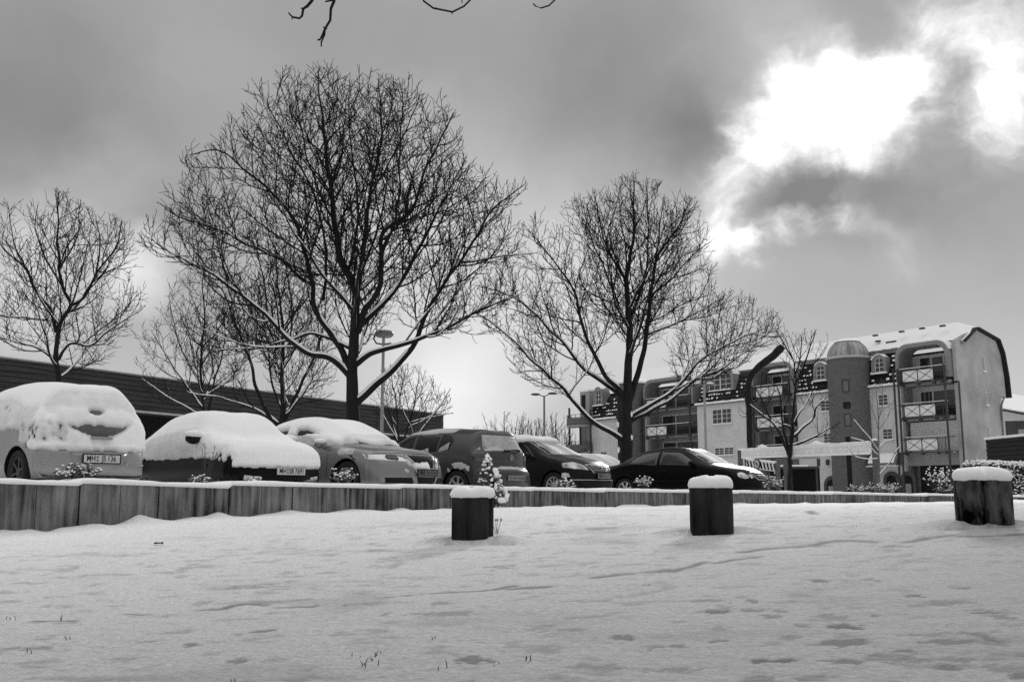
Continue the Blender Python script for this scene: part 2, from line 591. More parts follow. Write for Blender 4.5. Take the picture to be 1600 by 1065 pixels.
SPOTS = [(376, 1032, 14, 4), (302, 1007, 12, 3), (412, 984, 14, 3), (745, 1030, 22, 6), (1103, 938, 22, 3), (1178, 939, 12, 3), (1118, 956, 14, 4), (1176, 953, 14, 3), (1206, 963, 14, 3), (1220, 954, 8, 3),
         (975, 995, 18, 5), (1020, 1010, 24, 5), (1056, 1008, 12, 4), (1122, 999, 12, 3), (1240, 994, 26, 4), (1305, 1003, 38, 8), (1214, 1033, 36, 4), (1322, 1036, 30, 4), (1400, 1027, 34, 9), (1412, 1018, 20, 4),
         (1482, 1003, 28, 4), (1548, 998, 10, 16), (1493, 1031, 26, 4), (1475, 1042, 26, 4), (1418, 928, 20, 3), (1281, 906, 10, 3), (1535, 952, 22, 4), (1573, 962, 14, 6), (1590, 1045, 26, 8), (1592, 1055, 20, 5),
         (1324, 977, 18, 4), (1365, 960, 8, 2), (1256, 980, 16, 3), (1300, 962, 26, 5), (1050, 1045, 30, 6), (930, 1043, 50, 7), (860, 1030, 16, 4), (370, 990, 8, 2), (600, 960, 14, 3), (690, 945, 16, 3), (1500, 916, 12, 3),
         (1450, 990, 60, 5), (700, 960, 40, 4), (780, 885, 20, 3), (60, 1010, 30, 4), (1180, 1060, 30, 6), (1360, 905, 16, 3), (1130, 985, 20, 3), (1480, 940, 40, 5), (880, 985, 24, 3), (1260, 1062, 40, 5)]
wob = 1 + 1.3 * fbm(GX, GY, 9, 21, 3)
for pts, wd in TRACKS:
    P = [on_lawn(*p) for p in pts]
    d = seg_dist(GX + 0.05 * fbm(GX, GY, 6, 31, 2), GY + 0.10 * fbm(GX, GY, 6, 33, 2), P)
    MELT = np.maximum(MELT, 0.80 * np.clip(1.5 - d / (wd * wob * 1.1), 0, 1))
for px, py, rx, ry in SPOTS:
    c = on_lawn(px, py); e = on_lawn(px + rx, py); f = on_lawn(px, py - ry)
    ax = abs(e.x - c.x) * 1.1; ay = abs(f.y - c.y) * 0.8
    q = np.hypot((GX - c.x) / ax, (GY - c.y) / ay) + 2.4 * fbm(GX, GY, 11, int(px), 4) + 2.4 * fbm(GX, GY, 30, int(px) + 5, 3)
    MELT = np.maximum(MELT, np.clip((1.15 - q) * 3.0, 0, 1) * (0.5 + 0.5 * ((int(px) * 7) % 10) / 10))
# faint thin places where the grass almost shows
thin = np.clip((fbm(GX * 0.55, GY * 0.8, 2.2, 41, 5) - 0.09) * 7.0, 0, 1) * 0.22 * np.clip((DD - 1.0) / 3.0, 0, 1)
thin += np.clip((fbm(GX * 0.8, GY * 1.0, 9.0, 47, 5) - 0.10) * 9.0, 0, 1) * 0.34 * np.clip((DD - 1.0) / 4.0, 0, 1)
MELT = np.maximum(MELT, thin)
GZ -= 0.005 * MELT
depth = np.clip(1.05 - DD / 10.0, 0.0, 1.0)          # the cover is darker towards the camera: thin trodden snow, plus vignette darkening painted in
nr, ncx = GX.shape
verts = np.stack([GX, GY, GZ], -1).reshape(-1, 3)
idx = np.arange(nr * ncx).reshape(nr, ncx)
keep = (DD[:-1, :-1] > -0.6)
quads = np.stack([idx[:-1, :-1], idx[:-1, 1:], idx[1:, 1:], idx[1:, :-1]], -1)[keep]
me = bpy.data.meshes.new('snowy_lawn')
me.from_pydata(verts.tolist(), [], quads.tolist())
at_ = me.attributes.new('melt', 'FLOAT', 'POINT'); at_.data.foreach_set('value', MELT.ravel().astype(np.float32))
at_ = me.attributes.new('cover_tone', 'FLOAT', 'POINT'); at_.data.foreach_set('value', depth.ravel().astype(np.float32))
me.polygons.foreach_set('use_smooth', [True] * len(me.polygons))
LM = bpy.data.materials.new('lawn_snow'); LM.use_nodes = True
t = LM.node_tree; b = t.nodes['Principled BSDF']
b.inputs['Roughness'].default_value = 0.9; b.inputs['Specular IOR Level'].default_value = 0.15
def tn(kind, **kw):
    n = t.nodes.new(kind)
    for k, v in kw.items(): setattr(n, k, v)
    return n
a1 = tn('ShaderNodeAttribute', attribute_name='cover_tone'); a2 = tn('ShaderNodeAttribute', attribute_name='melt')
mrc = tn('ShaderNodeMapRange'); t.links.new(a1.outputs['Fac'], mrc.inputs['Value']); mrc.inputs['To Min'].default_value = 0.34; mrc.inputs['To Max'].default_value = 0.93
tcn = tn('ShaderNodeTexCoord')
nz = tn('ShaderNodeTexNoise'); nz.inputs['Scale'].default_value = 30; nz.inputs['Detail'].default_value = 8; nz.inputs['Roughness'].default_value = 0.95; t.links.new(tcn.outputs['Object'], nz.inputs['Vector'])
mg = tn('ShaderNodeMapRange'); t.links.new(nz.outputs['Fac'], mg.inputs['Value']); mg.inputs['From Min'].default_value = .3; mg.inputs['From Max'].default_value = .7; mg.inputs['To Min'].default_value = .50; mg.inputs['To Max'].default_value = 1.42
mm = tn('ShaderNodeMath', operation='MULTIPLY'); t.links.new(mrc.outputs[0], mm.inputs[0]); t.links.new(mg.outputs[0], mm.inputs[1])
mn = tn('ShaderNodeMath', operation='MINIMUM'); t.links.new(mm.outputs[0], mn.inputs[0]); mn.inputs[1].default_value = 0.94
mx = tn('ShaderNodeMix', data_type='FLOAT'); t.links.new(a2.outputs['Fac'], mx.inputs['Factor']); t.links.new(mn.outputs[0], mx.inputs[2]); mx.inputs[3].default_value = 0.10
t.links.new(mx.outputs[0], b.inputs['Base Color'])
bp = tn('ShaderNodeBump'); bp.inputs['Strength'].default_value = 0.8; bp.inputs['Distance'].default_value = 0.02
nz2 = tn('ShaderNodeTexNoise'); nz2.inputs['Scale'].default_value = 22; nz2.inputs['Detail'].default_value = 7; nz2.inputs['Roughness'].default_value = 0.65; t.links.new(tcn.outputs['Object'], nz2.inputs['Vector'])
t.links.new(nz2.outputs['Fac'], bp.inputs['Height']); t.links.new(bp.outputs[0], b.inputs['Normal'])
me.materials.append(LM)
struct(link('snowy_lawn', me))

# wide ground sheet under everything, out to the horizon
g = MB(); g.add([(-3000, -3000, -1.2), (3000, -3000, -1.2), (3000, 3000, -1.2), (-3000, 3000, -1.2)], [(0, 1, 2, 3)])
struct(g.build('ground', SNOWD))
# car park behind the wall: a snowy terrace, falling away gently
g = MB()
TS = [-40, -10, -4, 0, 5, 10, 16, 24, 34, 60, 120, 600]
DS = [-1.55, -4, -8, -12, -20, -40, -90, -300, -1500]
for tt in TS:
    for d in DS:
        p = wall_xy(tt, d)
        g.v.append((p.x, p.y, park(p.x, p.y)))
for i in range(len(TS) - 1):
    for j in range(len(DS) - 1):
        a = i * len(DS) + j
        g.f.append((a, a + 1, a + len(DS) + 1, a + len(DS)))
struct(g.build('car_park', SNOWD))

# ------------------------------------------------------------------ retaining wall of concrete panels
def conc_mat():
    m = bpy.data.materials.new('weathered_concrete'); m.use_nodes = True
    t = m.node_tree; b = t.nodes['Principled BSDF']
    b.inputs['Roughness'].default_value = 0.85; b.inputs['Specular IOR Level'].default_value = 0.25
    tcn = t.nodes.new('ShaderNodeTexCoord')
    def noise(sc, st, det=6):
        mp = t.nodes.new('ShaderNodeMapping'); mp.inputs['Scale'].default_value = st
        t.links.new(tcn.outputs['Object'], mp.inputs['Vector'])
        n = t.nodes.new('ShaderNodeTexNoise'); n.inputs['Scale'].default_value = sc; n.inputs['Detail'].default_value = det
        t.links.new(mp.outputs[0], n.inputs['Vector']); return n.outputs['Fac']
    streak = noise(13.0, (1, 1, 0.10), 9); blot = noise(1.6, (1, 1, 1)); grain = noise(70, (1, 1, 1))
    def M(op, a, bb):
        n = t.nodes.new('ShaderNodeMath'); n.operation = op
        for i, s in enumerate((a, bb)):
            if isinstance(s, (int, float)): n.inputs[i].default_value = s
            else: t.links.new(s, n.inputs[i])
        return n.outputs[0]
    v = M('ADD', M('MULTIPLY', M('SUBTRACT', streak, 0.5), 0.58), M('ADD', M('MULTIPLY', M('SUBTRACT', blot, 0.5), 0.34), M('MULTIPLY', M('SUBTRACT', grain, 0.5), 0.10)))
    oi = t.nodes.new('ShaderNodeObjectInfo')
    v = M('ADD', v, M('MULTIPLY', M('SUBTRACT', oi.outputs['Random'], 0.5), 0.05))
    v = M('MAXIMUM', M('ADD', v, 0.150), 0.028)
    t.links.new(v, b.inputs['Base Color'])
    bp = t.nodes.new('ShaderNodeBump'); bp.inputs['Strength'].default_value = 0.4; bp.inputs['Distance'].default_value = 0.01
    t.links.new(grain, bp.inputs['Height']); t.links.new(bp.outputs[0], b.inputs['Normal'])
    return m
CONC = conc_mat()

TOP_PX = [  # top edge of the concrete in the photograph: (x, y) left and right end of every stretch
    ((-260, 748), (123.5, 759)), ((124.5, 755), (357.5, 763)), ((358.5, 758), (628.5, 763.5)), ((629.5, 761.5), (834, 767)), ((836, 766), (944, 769)),
    ((946, 767.5), (1153, 771)), ((1155, 769.8), (1300, 772.6)), ((1301, 771.6), (1450, 775)), ((1451, 773.8), (1570, 776.2)), ((1572, 776.2), (1900, 779.5))]
TOPS = []
for a, b_ in TOP_PX:
    TOPS.append((z_at_wall(*a), z_at_wall(*b_)))
def wall_top(tt):
    for (t0, z0), (t1, z1) in TOPS:
        if tt <= t1 or (t1, z1) == TOPS[-1][1]:
            return z0 + (z1 - z0) * (tt - t0) / (t1 - t0)
wall = thing('retaining_wall', 'low weathered concrete panel wall capped with snow between lawn and car park', 'retaining wall', (0, 0, 0))
edges = sorted(set([round(wall_t_of_px(x), 3) for x in (-560, -350, -170, -15, 124, 248, 358, 457, 546, 629, 704, 770, 835, 892, 945, 997, 1042, 1085, 1127, 1166, 1203, 1240, 1275, 1308, 1340, 1372, 1402, 1432, 1460, 1488, 1515, 1542, 1568, 1592, 1640, 1690, 1740, 1800)]))
zb = -1.1
rnd = random.Random(3)
for i in range(len(edges) - 1):
    t0, t1 = edges[i] + 0.010, edges[i + 1] - 0.010
    mid = (t0 + t1) / 2
    m = MB()
    off = rnd.uniform(-0.006, 0.006)
    for a, c in ((t0, mid - 0.005), (mid + 0.005, t1)):
        zt0, zt1 = wall_top(a + 0.02), wall_top(c - 0.02)
        ch = 0.006
        pts = []
        for tt, zt in ((a, zt0), (c, zt1)):
            for d, z in ((-0.12, zb), (off, zb), (off, zt - ch), (off - ch, zt), (-0.12, zt)):
                p = wall_xy(tt, d); pts.append((p.x, p.y, z))
        m.add(pts, [(0, 1, 2, 3, 4), (9, 8, 7, 6, 5)] + [(k, 5 + k, 5 + (k + 1) % 5, (k + 1) % 5) for k in range(5)])
    # shallow false joint in the middle of the panel
    pts = []
    for tt in (mid - 0.008, mid + 0.008):
        for d, z in ((-0.12, zb), (off - 0.016, zb), (off - 0.016, wall_top(mid) - 0.006), (-0.12, wall_top(mid) - 0.006)):
            p = wall_xy(tt, d); pts.append((p.x, p.y, z))
    m.add(pts, [(0, 1, 2, 3), (7, 6, 5, 4)] + [(k, 4 + k, 4 + (k + 1) % 4, (k + 1) % 4) for k in range(4)])
    m.build('concrete_panel', CONC, wall)
# snow lying on the wall and on the planting strip behind it
m = MB()
ts = []
tt = edges[0]
while tt < edges[-1] - 0.05:
    ts.append(tt); tt += 0.055 if tt < 20 else 0.11
for tt in ts:
    zt = sum(wall_top(tt + k * 0.045) for k in (-2, -1, 0, 1, 2)) / 5
    zc = wall_top(tt)
    h = 0.062 + 0.014 * N3(tt * 1.3, 0, 0) + 0.008 * N3(tt * 5, 3, 0)
    f = 0.018 + 0.010 * N3(tt * 3.1, 7, 0)
    zl = max(zc, zt - 0.02) + 0.002
    for d, z in ((-0.02, zl - 0.004 + 0 * h), (f, zl + 0.002), (f + 0.016, zl + h * 0.35), (f + 0.006, zl + h * 0.75), (-0.03, zt + h), (-0.12, zt + h * 1.12), (-0.5, zt + h * 1.0 + 0.02 * N3(tt * 2, 1, 4)), (-1.1, zt + h * 0.6 + 0.03 * N3(tt * 2, 5, 4)), (-1.7, park(*wall_xy(tt, -1.7)[:2]) - 0.02)):
        p = wall_xy(tt, d + (0.004 * N3(tt * 9, z * 9, 2))); m.v.append((p.x, p.y, z))
for i in range(len(ts) - 1):
    for k in range(8):
        a = i * 9 + k
        m.f.append((a, a + 1, a + 10, a + 9))
m.build('snow_cap', SNOW, wall, smooth=True)

# ------------------------------------------------------------------ three stubby posts on the lawn
def wood_mat():
    m = mat('dark_weathered_wood', 0.020, rough=0.95, var=1.5, scale=8, bump=0.8, bscale=24, spec=0.08, stretch=(1, 1, 0.22), dark=0.003)
    return m
WOOD = wood_mat()
WOODP = mat('peeled_wood', 0.050, rough=0.95, var=2.4, scale=6, detail=8, bump=0.8, bscale=22, spec=0.08, stretch=(1.4, 1.4, 0.45), dark=-0.09)
def post(px, py, wpx, toppx, snowpx, plan, label, material, seed):
    base = on_lawn(px, py)
    k = base.y / FPX
    w = wpx * k; h = (py - toppx) * k; sh = (toppx - snowpx) * k
    t_ = thing('wooden_post', label, 'post', base, 0, 'short dark posts on the lawn')
    r = random.Random(seed)
    n = len(plan)
    m = MB()
    levels = [-0.15, 0.0, h * 0.25, h * 0.5, h * 0.75, h - 0.012, h]
    for li, z in enumerate(levels):
        for j, (a, b_) in enumerate(plan):
            s = 1.0 if li < 6 else 0.975
            jit = 0.012 * N3(a * 5 + seed, b_ * 5, z * 4)
            m.v.append(((a * s + jit * a) * w, (b_ * s + jit * b_) * w, z + (0.006 * N3(a * 7 + seed, b_ * 7, 0) if li == 6 else 0)))
    for li in range(len(levels) - 1):
        for j in range(n):
            j2 = (j + 1) % n
            m.f.append((li * n + j, li * n + j2, (li + 1) * n + j2, (li + 1) * n + j))
    m.f.append(tuple((len(levels) - 1) * n + j for j in range(n)))
    m.build('shaft', material, t_)
    # pillow of snow
    m = MB()
    prof = [(0.0, 0.97), (0.06, 1.03), (0.30, 1.065), (0.60, 1.04), (0.82, 0.95), (0.95, 0.80), (1.0, 0.55), (1.02, 0.25)]
    dense = []
    for j in range(n):
        a = plan[j]; b_ = plan[(j + 1) % n]
        for q in range(4):
            dense.append((a[0] + (b_[0] - a[0]) * q / 4, a[1] + (b_[1] - a[1]) * q / 4))
    # round the corners
    for _ in range(3):
        dense = [((dense[i - 1][0] + 2 * dense[i][0] + dense[(i + 1) % len(dense)][0]) / 4, (dense[i - 1][1] + 2 * dense[i][1] + dense[(i + 1) % len(dense)][1]) / 4) for i in range(len(dense))]
    nd = len(dense)
    for zz, s in prof:
        for j, (a, b_) in enumerate(dense):
            s2 = s * (1 + 0.045 * N3(a * 4 + seed, b_ * 4, zz * 2) + .02 * N3(a * 11 + seed, b_ * 11, zz * 3))
            sag = -0.014 * max(0, N3(a * 6 + seed * 3, b_ * 6, 1)) if zz < 0.1 else 0
            m.v.append((a * w * s2 * 1.01, b_ * w * s2 * 1.01, h - 0.008 + sag + zz * sh * (1 + 0.20 * N3(a * 2.5 + seed * 1.7, b_ * 2.5, 5) + .05 * N3(a * 9 + seed, b_ * 9, 5))))
    for li in range(len(prof) - 1):
        for j in range(nd):
            j2 = (j + 1) % nd
            m.f.append((li * nd + j, li * nd + j2, (li + 1) * nd + j2, (li + 1) * nd + j))
    m.f.append(tuple((len(prof) - 1) * nd + j for j in range(nd)))
    m.f.append(tuple(j for j in reversed(range(nd))))
    m.build('snow_pillow', SNOW, t_, smooth=True)
    return t_
def rot(pl, deg):
    c, s = math.cos(R(deg)), math.sin(R(deg))
    return [(a * c - b_ * s, a * s + b_ * c) for a, b_ in pl]
P1 = [(-.49, -.30), (-.44, -.36), (-.2, -.38), (.05, -.38), (.30, -.36), (.38, -.30), (.40, -.20), (.39, -.02), (.47, 0.0), (.505, .06), (.51, .25), (.48, .36), (.40, .40), (0, .42), (-.40, .40), (-.49, .34), (-.5, 0)]
P2 = [(-.50, -.05), (-.49, -.24), (-.40, -.33), (-.28, -.36), (-.18, -.35), (-.10, -.38), (.05, -.40), (.18, -.38), (.30, -.36), (.42, -.28), (.49, -.18), (.50, .10), (.46, .30), (.3, .42), (0, .45), (-.3, .42), (-.46, .25)]
P3 = [(-.49, -.05), (-.45, -.24), (-.36, -.33), (-.24, -.37), (-.12, -.36), (-.05, -.31), (-.02, -.30), (.04, -.34), (.14, -.40), (.28, -.42), (.40, -.41), (.49, -.36), (.505, -.2), (.5, .1), (.45, .3), (.25, .4), (-.1, .42), (-.4, .3)]
post(738, 848, 63, 778, 762, P1, 'dark square post with a snow pillow standing before the small snowy conifer', WOOD, 1)
post(1112, 836, 65, 763, 745, P2, 'dark post with a snow pillow standing before the black saloon', WOOD, 2)
post(1535, 825, 76, 751, 731, P3, 'two-lobed dark post with pale peeled streaks and a snow pillow by the hedge', WOODP, 3)

# dead leaf on the snow and stray grass blades
lf = on_lawn(247, 851)
m = MB()
outline = [(-.045, 0), (-.03, .018), (-.005, .03), (.012, .022), (.035, .026), (.05, .004), (.03, -.02), (.008, -.016), (-.02, -.024)]
for i, (a, b_) in enumerate(outline):
    m.v.append((a, b_, 0.018 + 0.012 * math.sin(i * 2.1)))
m.v.append((0, 0, 0.022)); m.v.append((0, 0, 0.017))
for i in range(9):
    m.f.append((i, (i + 1) % 9, 9)); m.f.append((i, (i + 1) % 9, 10))
LEAFM = mat('dead_leaf', 0.05, rough=0.8, var=0.4, scale=30)
o = m.build('fallen_leaf', LEAFM); o.location = lf; tag(o, 'curled dead leaf lying on the snow below the wall', 'leaf')
GRASS = mat('dry_grass', 0.06, rough=0.8, var=0.3, scale=10)
m = MB()
for i, (px, py, n, h) in enumerate([(574, 1041, 4, .035), (580, 1024, 4, .04), (586, 1032, 3, .03), (553, 1026, 2, .03), (689, 1045, 2, .05), (772, 1041, 3, .025), (822, 1031, 4, .035), (366, 1064, 2, .05), (101, 967, 2, .03), (115, 999, 2, .03), (52, 1017, 2, .03), (15, 966, 3, .03), (672, 998, 2, .03), (1012, 916, 2, .03), (700, 840, 3, .05), (1136, 945, 2, .02), (1335, 822, 2, .05)]):
    r = random.Random(i); p = on_lawn(px, py)
    for _ in range(n):
        a = r.uniform(0, 6.28); L = h * r.uniform(.25, .65); x, y = p.x + r.uniform(-.035, .035), p.y + r.uniform(-.035, .035)
        lean = r.uniform(.2, 1.1)
        m.tube([(x, y, p.z - .012), (x + math.cos(a) * lean * L * .4, y + math.sin(a) * lean * L * .4, p.z + L * .6), (x + math.cos(a) * lean * L, y + math.sin(a) * lean * L, p.z + L * .95)], [.0020, .0015, .0005], 4)
stuff(m.build('grass_blades', GRASS))
p = on_lawn(775, 838)
m = MB(); r = random.Random(5)
for i in range(5):
    a = r.uniform(0, 6.28)
    m.tube([(r.uniform(-.02, .02), 0, -.01), (.03 * math.cos(a), .03 * math.sin(a), .09), (.05 * math.cos(a), .05 * math.sin(a), .16)], [.005, .004, .002], 5)
    m.blob((.05 * math.cos(a), .05 * math.sin(a), .16), .012, .012, .018, .3)
o = m.build('weed', mat('pale_weed', .4, rough=.9, var=.3, scale=20)); o.location = p
tag(o, 'frosted weed stalk in the snow at the foot of the post by the conifer', 'weed')

# ------------------------------------------------------------------ apartment block
class Frame:
    """a facade standing in the world: local x runs along it, y points out of it, z is height above its base"""
    def __init__(self, corner, along, base):
        self.c = Vector((corner.x, corner.y, 0)); a = Vector((along[0], along[1], 0)).normalized()
        self.a = a; self.o = Vector((-a.y, a.x, 0)); self.base = base
        self.rz = math.atan2(a.y, a.x)
    def F(self, px, py, out=0.0):
        d = ray(px, py)
        s = (out + self.c.dot(self.o)) / (d.x * self.o.x + d.y * self.o.y)
        p = d * s
        return (p - self.c).dot(self.a), p.z - self.base
    def U(self, px, out=0.0):
        return self.F(px, 700, out)[0]
    def Z(self, px, py, out=0.0):
        return self.F(px, py, out)[1]
    def G(self, px, py, u=0.0):
        """point on the end wall x = u: returns (out, z)"""
        d = ray(px, py)
        s = (u + self.c.dot(self.a)) / (d.x * self.a.x + d.y * self.a.y)
        p = d * s
        return (p - self.c).dot(self.o), p.z - self.base
    @property
    def loc(self):
        return (self.c.x, self.c.y, self.base)

RENDER = mat('cream_render', 0.62, rough=0.9, var=0.10, scale=.9, detail=4, spec=.1)
GABLE = mat('stained_render', 0.42, rough=0.9, var=0.34, scale=.35, detail=4, spec=.1)
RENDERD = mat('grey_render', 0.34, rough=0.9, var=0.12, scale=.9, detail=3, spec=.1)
PLINTH = mat('plinth_render', 0.10, rough=0.9, var=0.2, scale=2, spec=.1)
TILE = mat('roof_tile', 0.020, rough=0.7, var=0.35, scale=3, spec=.25)
ZINC = mat('zinc', 0.20, rough=0.55, var=0.25, scale=2.5, metal=.3)
TRIMG = mat('dormer_surround', 0.24, rough=0.8, var=0.15, scale=2)
WINF = mat('window_frame', 0.70, rough=0.5, var=0.05, scale=4)
PANE = mat('window_pane', 0.035, rough=0.06, var=0.6, scale=.5, spec=.6)
DARKIN = mat('dark_interior', 0.010, rough=0.9, var=0.3, scale=1)
PANEL = mat('balcony_panel', 0.78, rough=0.5, var=0.05, scale=3)
SHUT = mat('roller_shutter', 0.78, rough=0.6, var=0.06, scale=3)
def brick_mat():
    m = bpy.data.materials.new('brick'); m.use_nodes = True
    t = m.node_tree; b = t.nodes['Principled BSDF']; b.inputs['Roughness'].default_value = .9; b.inputs['Specular IOR Level'].default_value = .15
    tcn = t.nodes.new('ShaderNodeTexCoord'); sx = t.nodes.new('ShaderNodeSeparateXYZ'); t.links.new(tcn.outputs['Object'], sx.inputs[0])
    an = t.nodes.new('ShaderNodeMath'); an.operation = 'ARCTAN2'; t.links.new(sx.outputs['Y'], an.inputs[0]); t.links.new(sx.outputs['X'], an.inputs[1])
    ml = t.nodes.new('ShaderNodeMath'); ml.operation = 'MULTIPLY'; t.links.new(an.outputs[0], ml.inputs[0]); ml.inputs[1].default_value = 1.65
    cb = t.nodes.new('ShaderNodeCombineXYZ'); t.links.new(ml.outputs[0], cb.inputs['X']); t.links.new(sx.outputs['Z'], cb.inputs['Y'])
    br = t.nodes.new('ShaderNodeTexBrick'); t.links.new(cb.outputs[0], br.inputs['Vector'])
    br.inputs['Color1'].default_value = (.075, .075, .075, 1); br.inputs['Color2'].default_value = (.125, .125, .125, 1); br.inputs['Mortar'].default_value = (.19, .19, .19, 1)
    br.inputs['Scale'].default_value = 1.0; br.inputs['Brick Width'].default_value = .25; br.inputs['Row Height'].default_value = .085; br.inputs['Mortar Size'].default_value = .012
    t.links.new(br.outputs['Color'], b.inputs['Base Color'])
    return m
BRICK = brick_mat()

CX = at(1504, 700, 73.0)
A = Frame(CX, (-.571, .821), -0.15)
apt = thing('apartment_building', 'long cream apartment block with brick turret, tiled mansard and snowy balconies', 'apartment building', A.loc, A.rz)
zE = A.Z(1390, 604)                       # eaves ledge
zM = A.Z(1500, 533, -.9)                  # top of the mansard
Z1 = A.Z(1460, 705, .2); Z2 = A.Z(1460, 651, .2); Z3 = A.Z(1460, 595, .2)
uEnd = A.U(922)

def wbox(name, m, u0, u1, o0, o1, z0, z1, parent=apt):
    q = MB(); q.box(min(u0, u1), max(u0, u1), o0, o1, z0, z1)
    return q.build(name, m, parent)

DEEP = -6.4
def window(u0, u1, z0, z1, out, nx=2, ny=2, mull=1, shutter=0.0, sill=True, fw=.07, parent=apt, pane=PANE):
    """a real frame with its muntins, a pane set back in it, and a sill"""
    if u0 > u1: u0, u1 = u1, u0
    q = MB()
    q.box(u0, u1, out - .02, out + .05, z0, z0 + fw); q.box(u0, u1, out - .02, out + .05, z1 - fw, z1)
    q.box(u0, u0 + fw, out - .02, out + .05, z0 + fw, z1 - fw); q.box(u1 - fw, u1, out - .02, out + .05, z0 + fw, z1 - fw)
    zt = z1 - fw - shutter * (z1 - z0)
    wd = (u1 - u0)
    for k in range(1, mull):
        c = u0 + wd * k / mull
        q.box(c - fw * .8, c + fw * .8, out - .018, out + .048, z0 + fw, z1 - fw)
    for s in range(mull):
        a = u0 + wd * s / mull + fw * .9; b_ = u0 + wd * (s + 1) / mull - fw * .9
        for k in range(1, nx):
            c = a + (b_ - a) * k / nx
            q.box(c - .02, c + .02, out - .016, out + .035, z0 + fw, zt)
        for k in range(1, ny):
            c = z0 + fw + (zt - z0 - fw) * k / ny
            q.box(a, b_, out - .014, out + .033, c - .02, c + .02)
    f = q.build('window', WINF, parent)
    p = MB(); p.box(u0 + fw * .6, u1 - fw * .6, out - .01, out + .012, z0 + fw * .6, z1 - fw * .6); p.build('pane', pane, f)
    if shutter:
        p = MB()
        n = 7
        for k in range(n):
            a = zt + (z1 - fw - zt) * k / n; p.box(u0 + fw, u1 - fw, out - .012, out + .04, a, a + (z1 - fw - zt) / n - .012)
        p.build('roller_shutter', SHUT, f)
    if sill:
        p = MB(); p.box(u0 - .06, u1 + .06, out - .02, out + .14, z0 - .07, z0 - .002); p.build('sill', WINF, f)
        p = MB(); p.box(u0 - .05, u1 + .05, out + .052, out + .135, z0 - .001, z0 + .035); p.build('sill_snow', SNOW, f)
    return f
def window_px(px0, py0, px1, py1, out, **kw):
    u0 = A.U(px0, out); u1 = A.U(px1, out); c = (px0 + px1) / 2
    return window(u0, u1, A.Z(c, py1, out), A.Z(c, py0, out), out, **kw)

# core and walls
u_cols = {'S1': (A.U(1413), A.U(1501)), 'S4': (A.U(1183), A.U(1248)), 'S6': (A.U(1012), A.U(1090))}
s1a, s1b = sorted(u_cols['S1']); s4a, s4b = sorted(u_cols['S4']); s6a, s6b = sorted(u_cols['S6'])
TW1 = A.U(1332); TW2 = A.U(986)
wbox('core', DARKIN, .5, uEnd - .4, DEEP + .5, -2.4, 0, zM - .3)
wbox('rear_wall', RENDER, 0.3, uEnd, DEEP + .05, DEEP + .4, 0, zE)
def flat_wall(u0, u1, out, top, name='wall', m=RENDER):
    wbox(name, m, u0, u1, out - .35, out, 0.55, top)
    wbox('plinth', PLINTH, u0, u1, out - .35, out + .02, -0.6, 0.549)
flat_wall(s1b, A.U(1362), 0, zE)
flat_wall(A.U(1302), s4a, 0, zE)
s5a, s5b = A.U(1167, 1.0), A.U(1091, 1.0)
flat_wall(s5a, s5b, 1.0, zE - .12)
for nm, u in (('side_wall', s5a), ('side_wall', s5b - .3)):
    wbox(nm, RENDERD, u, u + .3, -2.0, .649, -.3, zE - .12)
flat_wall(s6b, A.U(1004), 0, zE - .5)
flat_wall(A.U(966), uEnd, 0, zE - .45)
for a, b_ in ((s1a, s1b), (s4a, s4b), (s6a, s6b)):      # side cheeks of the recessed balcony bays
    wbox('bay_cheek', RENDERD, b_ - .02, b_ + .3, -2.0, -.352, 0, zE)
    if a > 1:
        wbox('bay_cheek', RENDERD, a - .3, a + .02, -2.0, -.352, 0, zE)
# end gable
poly = [(1508, 790), (1504, 533), (1521, 514.5), (1524, 514.5), (1556, 533), (1563, 553), (1569, 590), (1572, 621), (1563, 621), (1569, 790)]
gp = [A.G(*p) for p in poly]
gp = [(o, max(-.3, z)) for o, z in gp]
gp[0] = (0.0, -.3); gp[1] = (0.0, gp[1][1])
q = MB(); q.prism(gp, -.001, .3, 'x'); q.build('gable_wall', GABLE, apt)
rz_pts = [A.G(*p) for p in ((1503, 533.5), (1521, 513.5), (1524.5, 513.5), (1557, 532), (1564.5, 553), (1571, 590), (1574.5, 622))]
q = MB()
for (o0, z0), (o1, z1) in zip(rz_pts[:-1], rz_pts[1:]):
    q.bar((-.10, o0, z0 + .02), (-.10, o1, z1 + .02), .42, .16)
q.build('verge', TILE, apt)
q = MB()
for (o0, z0), (o1, z1) in zip(rz_pts[2:-1], rz_pts[3:]):
    q.bar((-.10 + 1.2, o0, z0 + .04), (-.10 + 1.2, o1, z1 + .04), 2.0, .10)
q.build('rear_mansard', TILE, apt)
for (a, b_, c, d) in ((1533.5, 556, 1538.5, 580), (1538, 611, 1543, 633), (1542, 664, 1546, 686)):
    o0, z1 = A.G(a, b_); o1, z0 = A.G(c, d)
    q = MB(); q.box(-.06, .02, min(o0, o1), max(o0, o1), z0, z1)
    f = q.build('window', WINF, apt)
    q = MB(); q.box(-.075, -.061, min(o0, o1) + .07, max(o0, o1) - .02, z0 + .09, z1 - .08); q.build('pane', mat('pale_pane', .30, rough=.2, var=.2, scale=1), f)
    q = MB(); q.box(-.16, -.061, min(o0, o1) - .05, max(o0, o1) + .05, z0 - .05, z0 + .02); q.build('sill_snow', SNOW, f)
q = MB(); q.tube([(-.12, .08, 0), (-.12, .08, zE - .4), (-.08, .0, zE - .1)], .06, 8); q.build('downpipe', DSTEEL, apt)
o_, z_ = A.G(1564, 622)
q = MB(); q.tube([(-.1, o_ - .3, z_ + .1), (-.1, o_ + .15, z_ - .5), (-.08, o_ + .2, z_ - 1.2), (-.08, o_ + .22, 2.5)], .07, 8); q.build('downpipe', ZINC, apt)
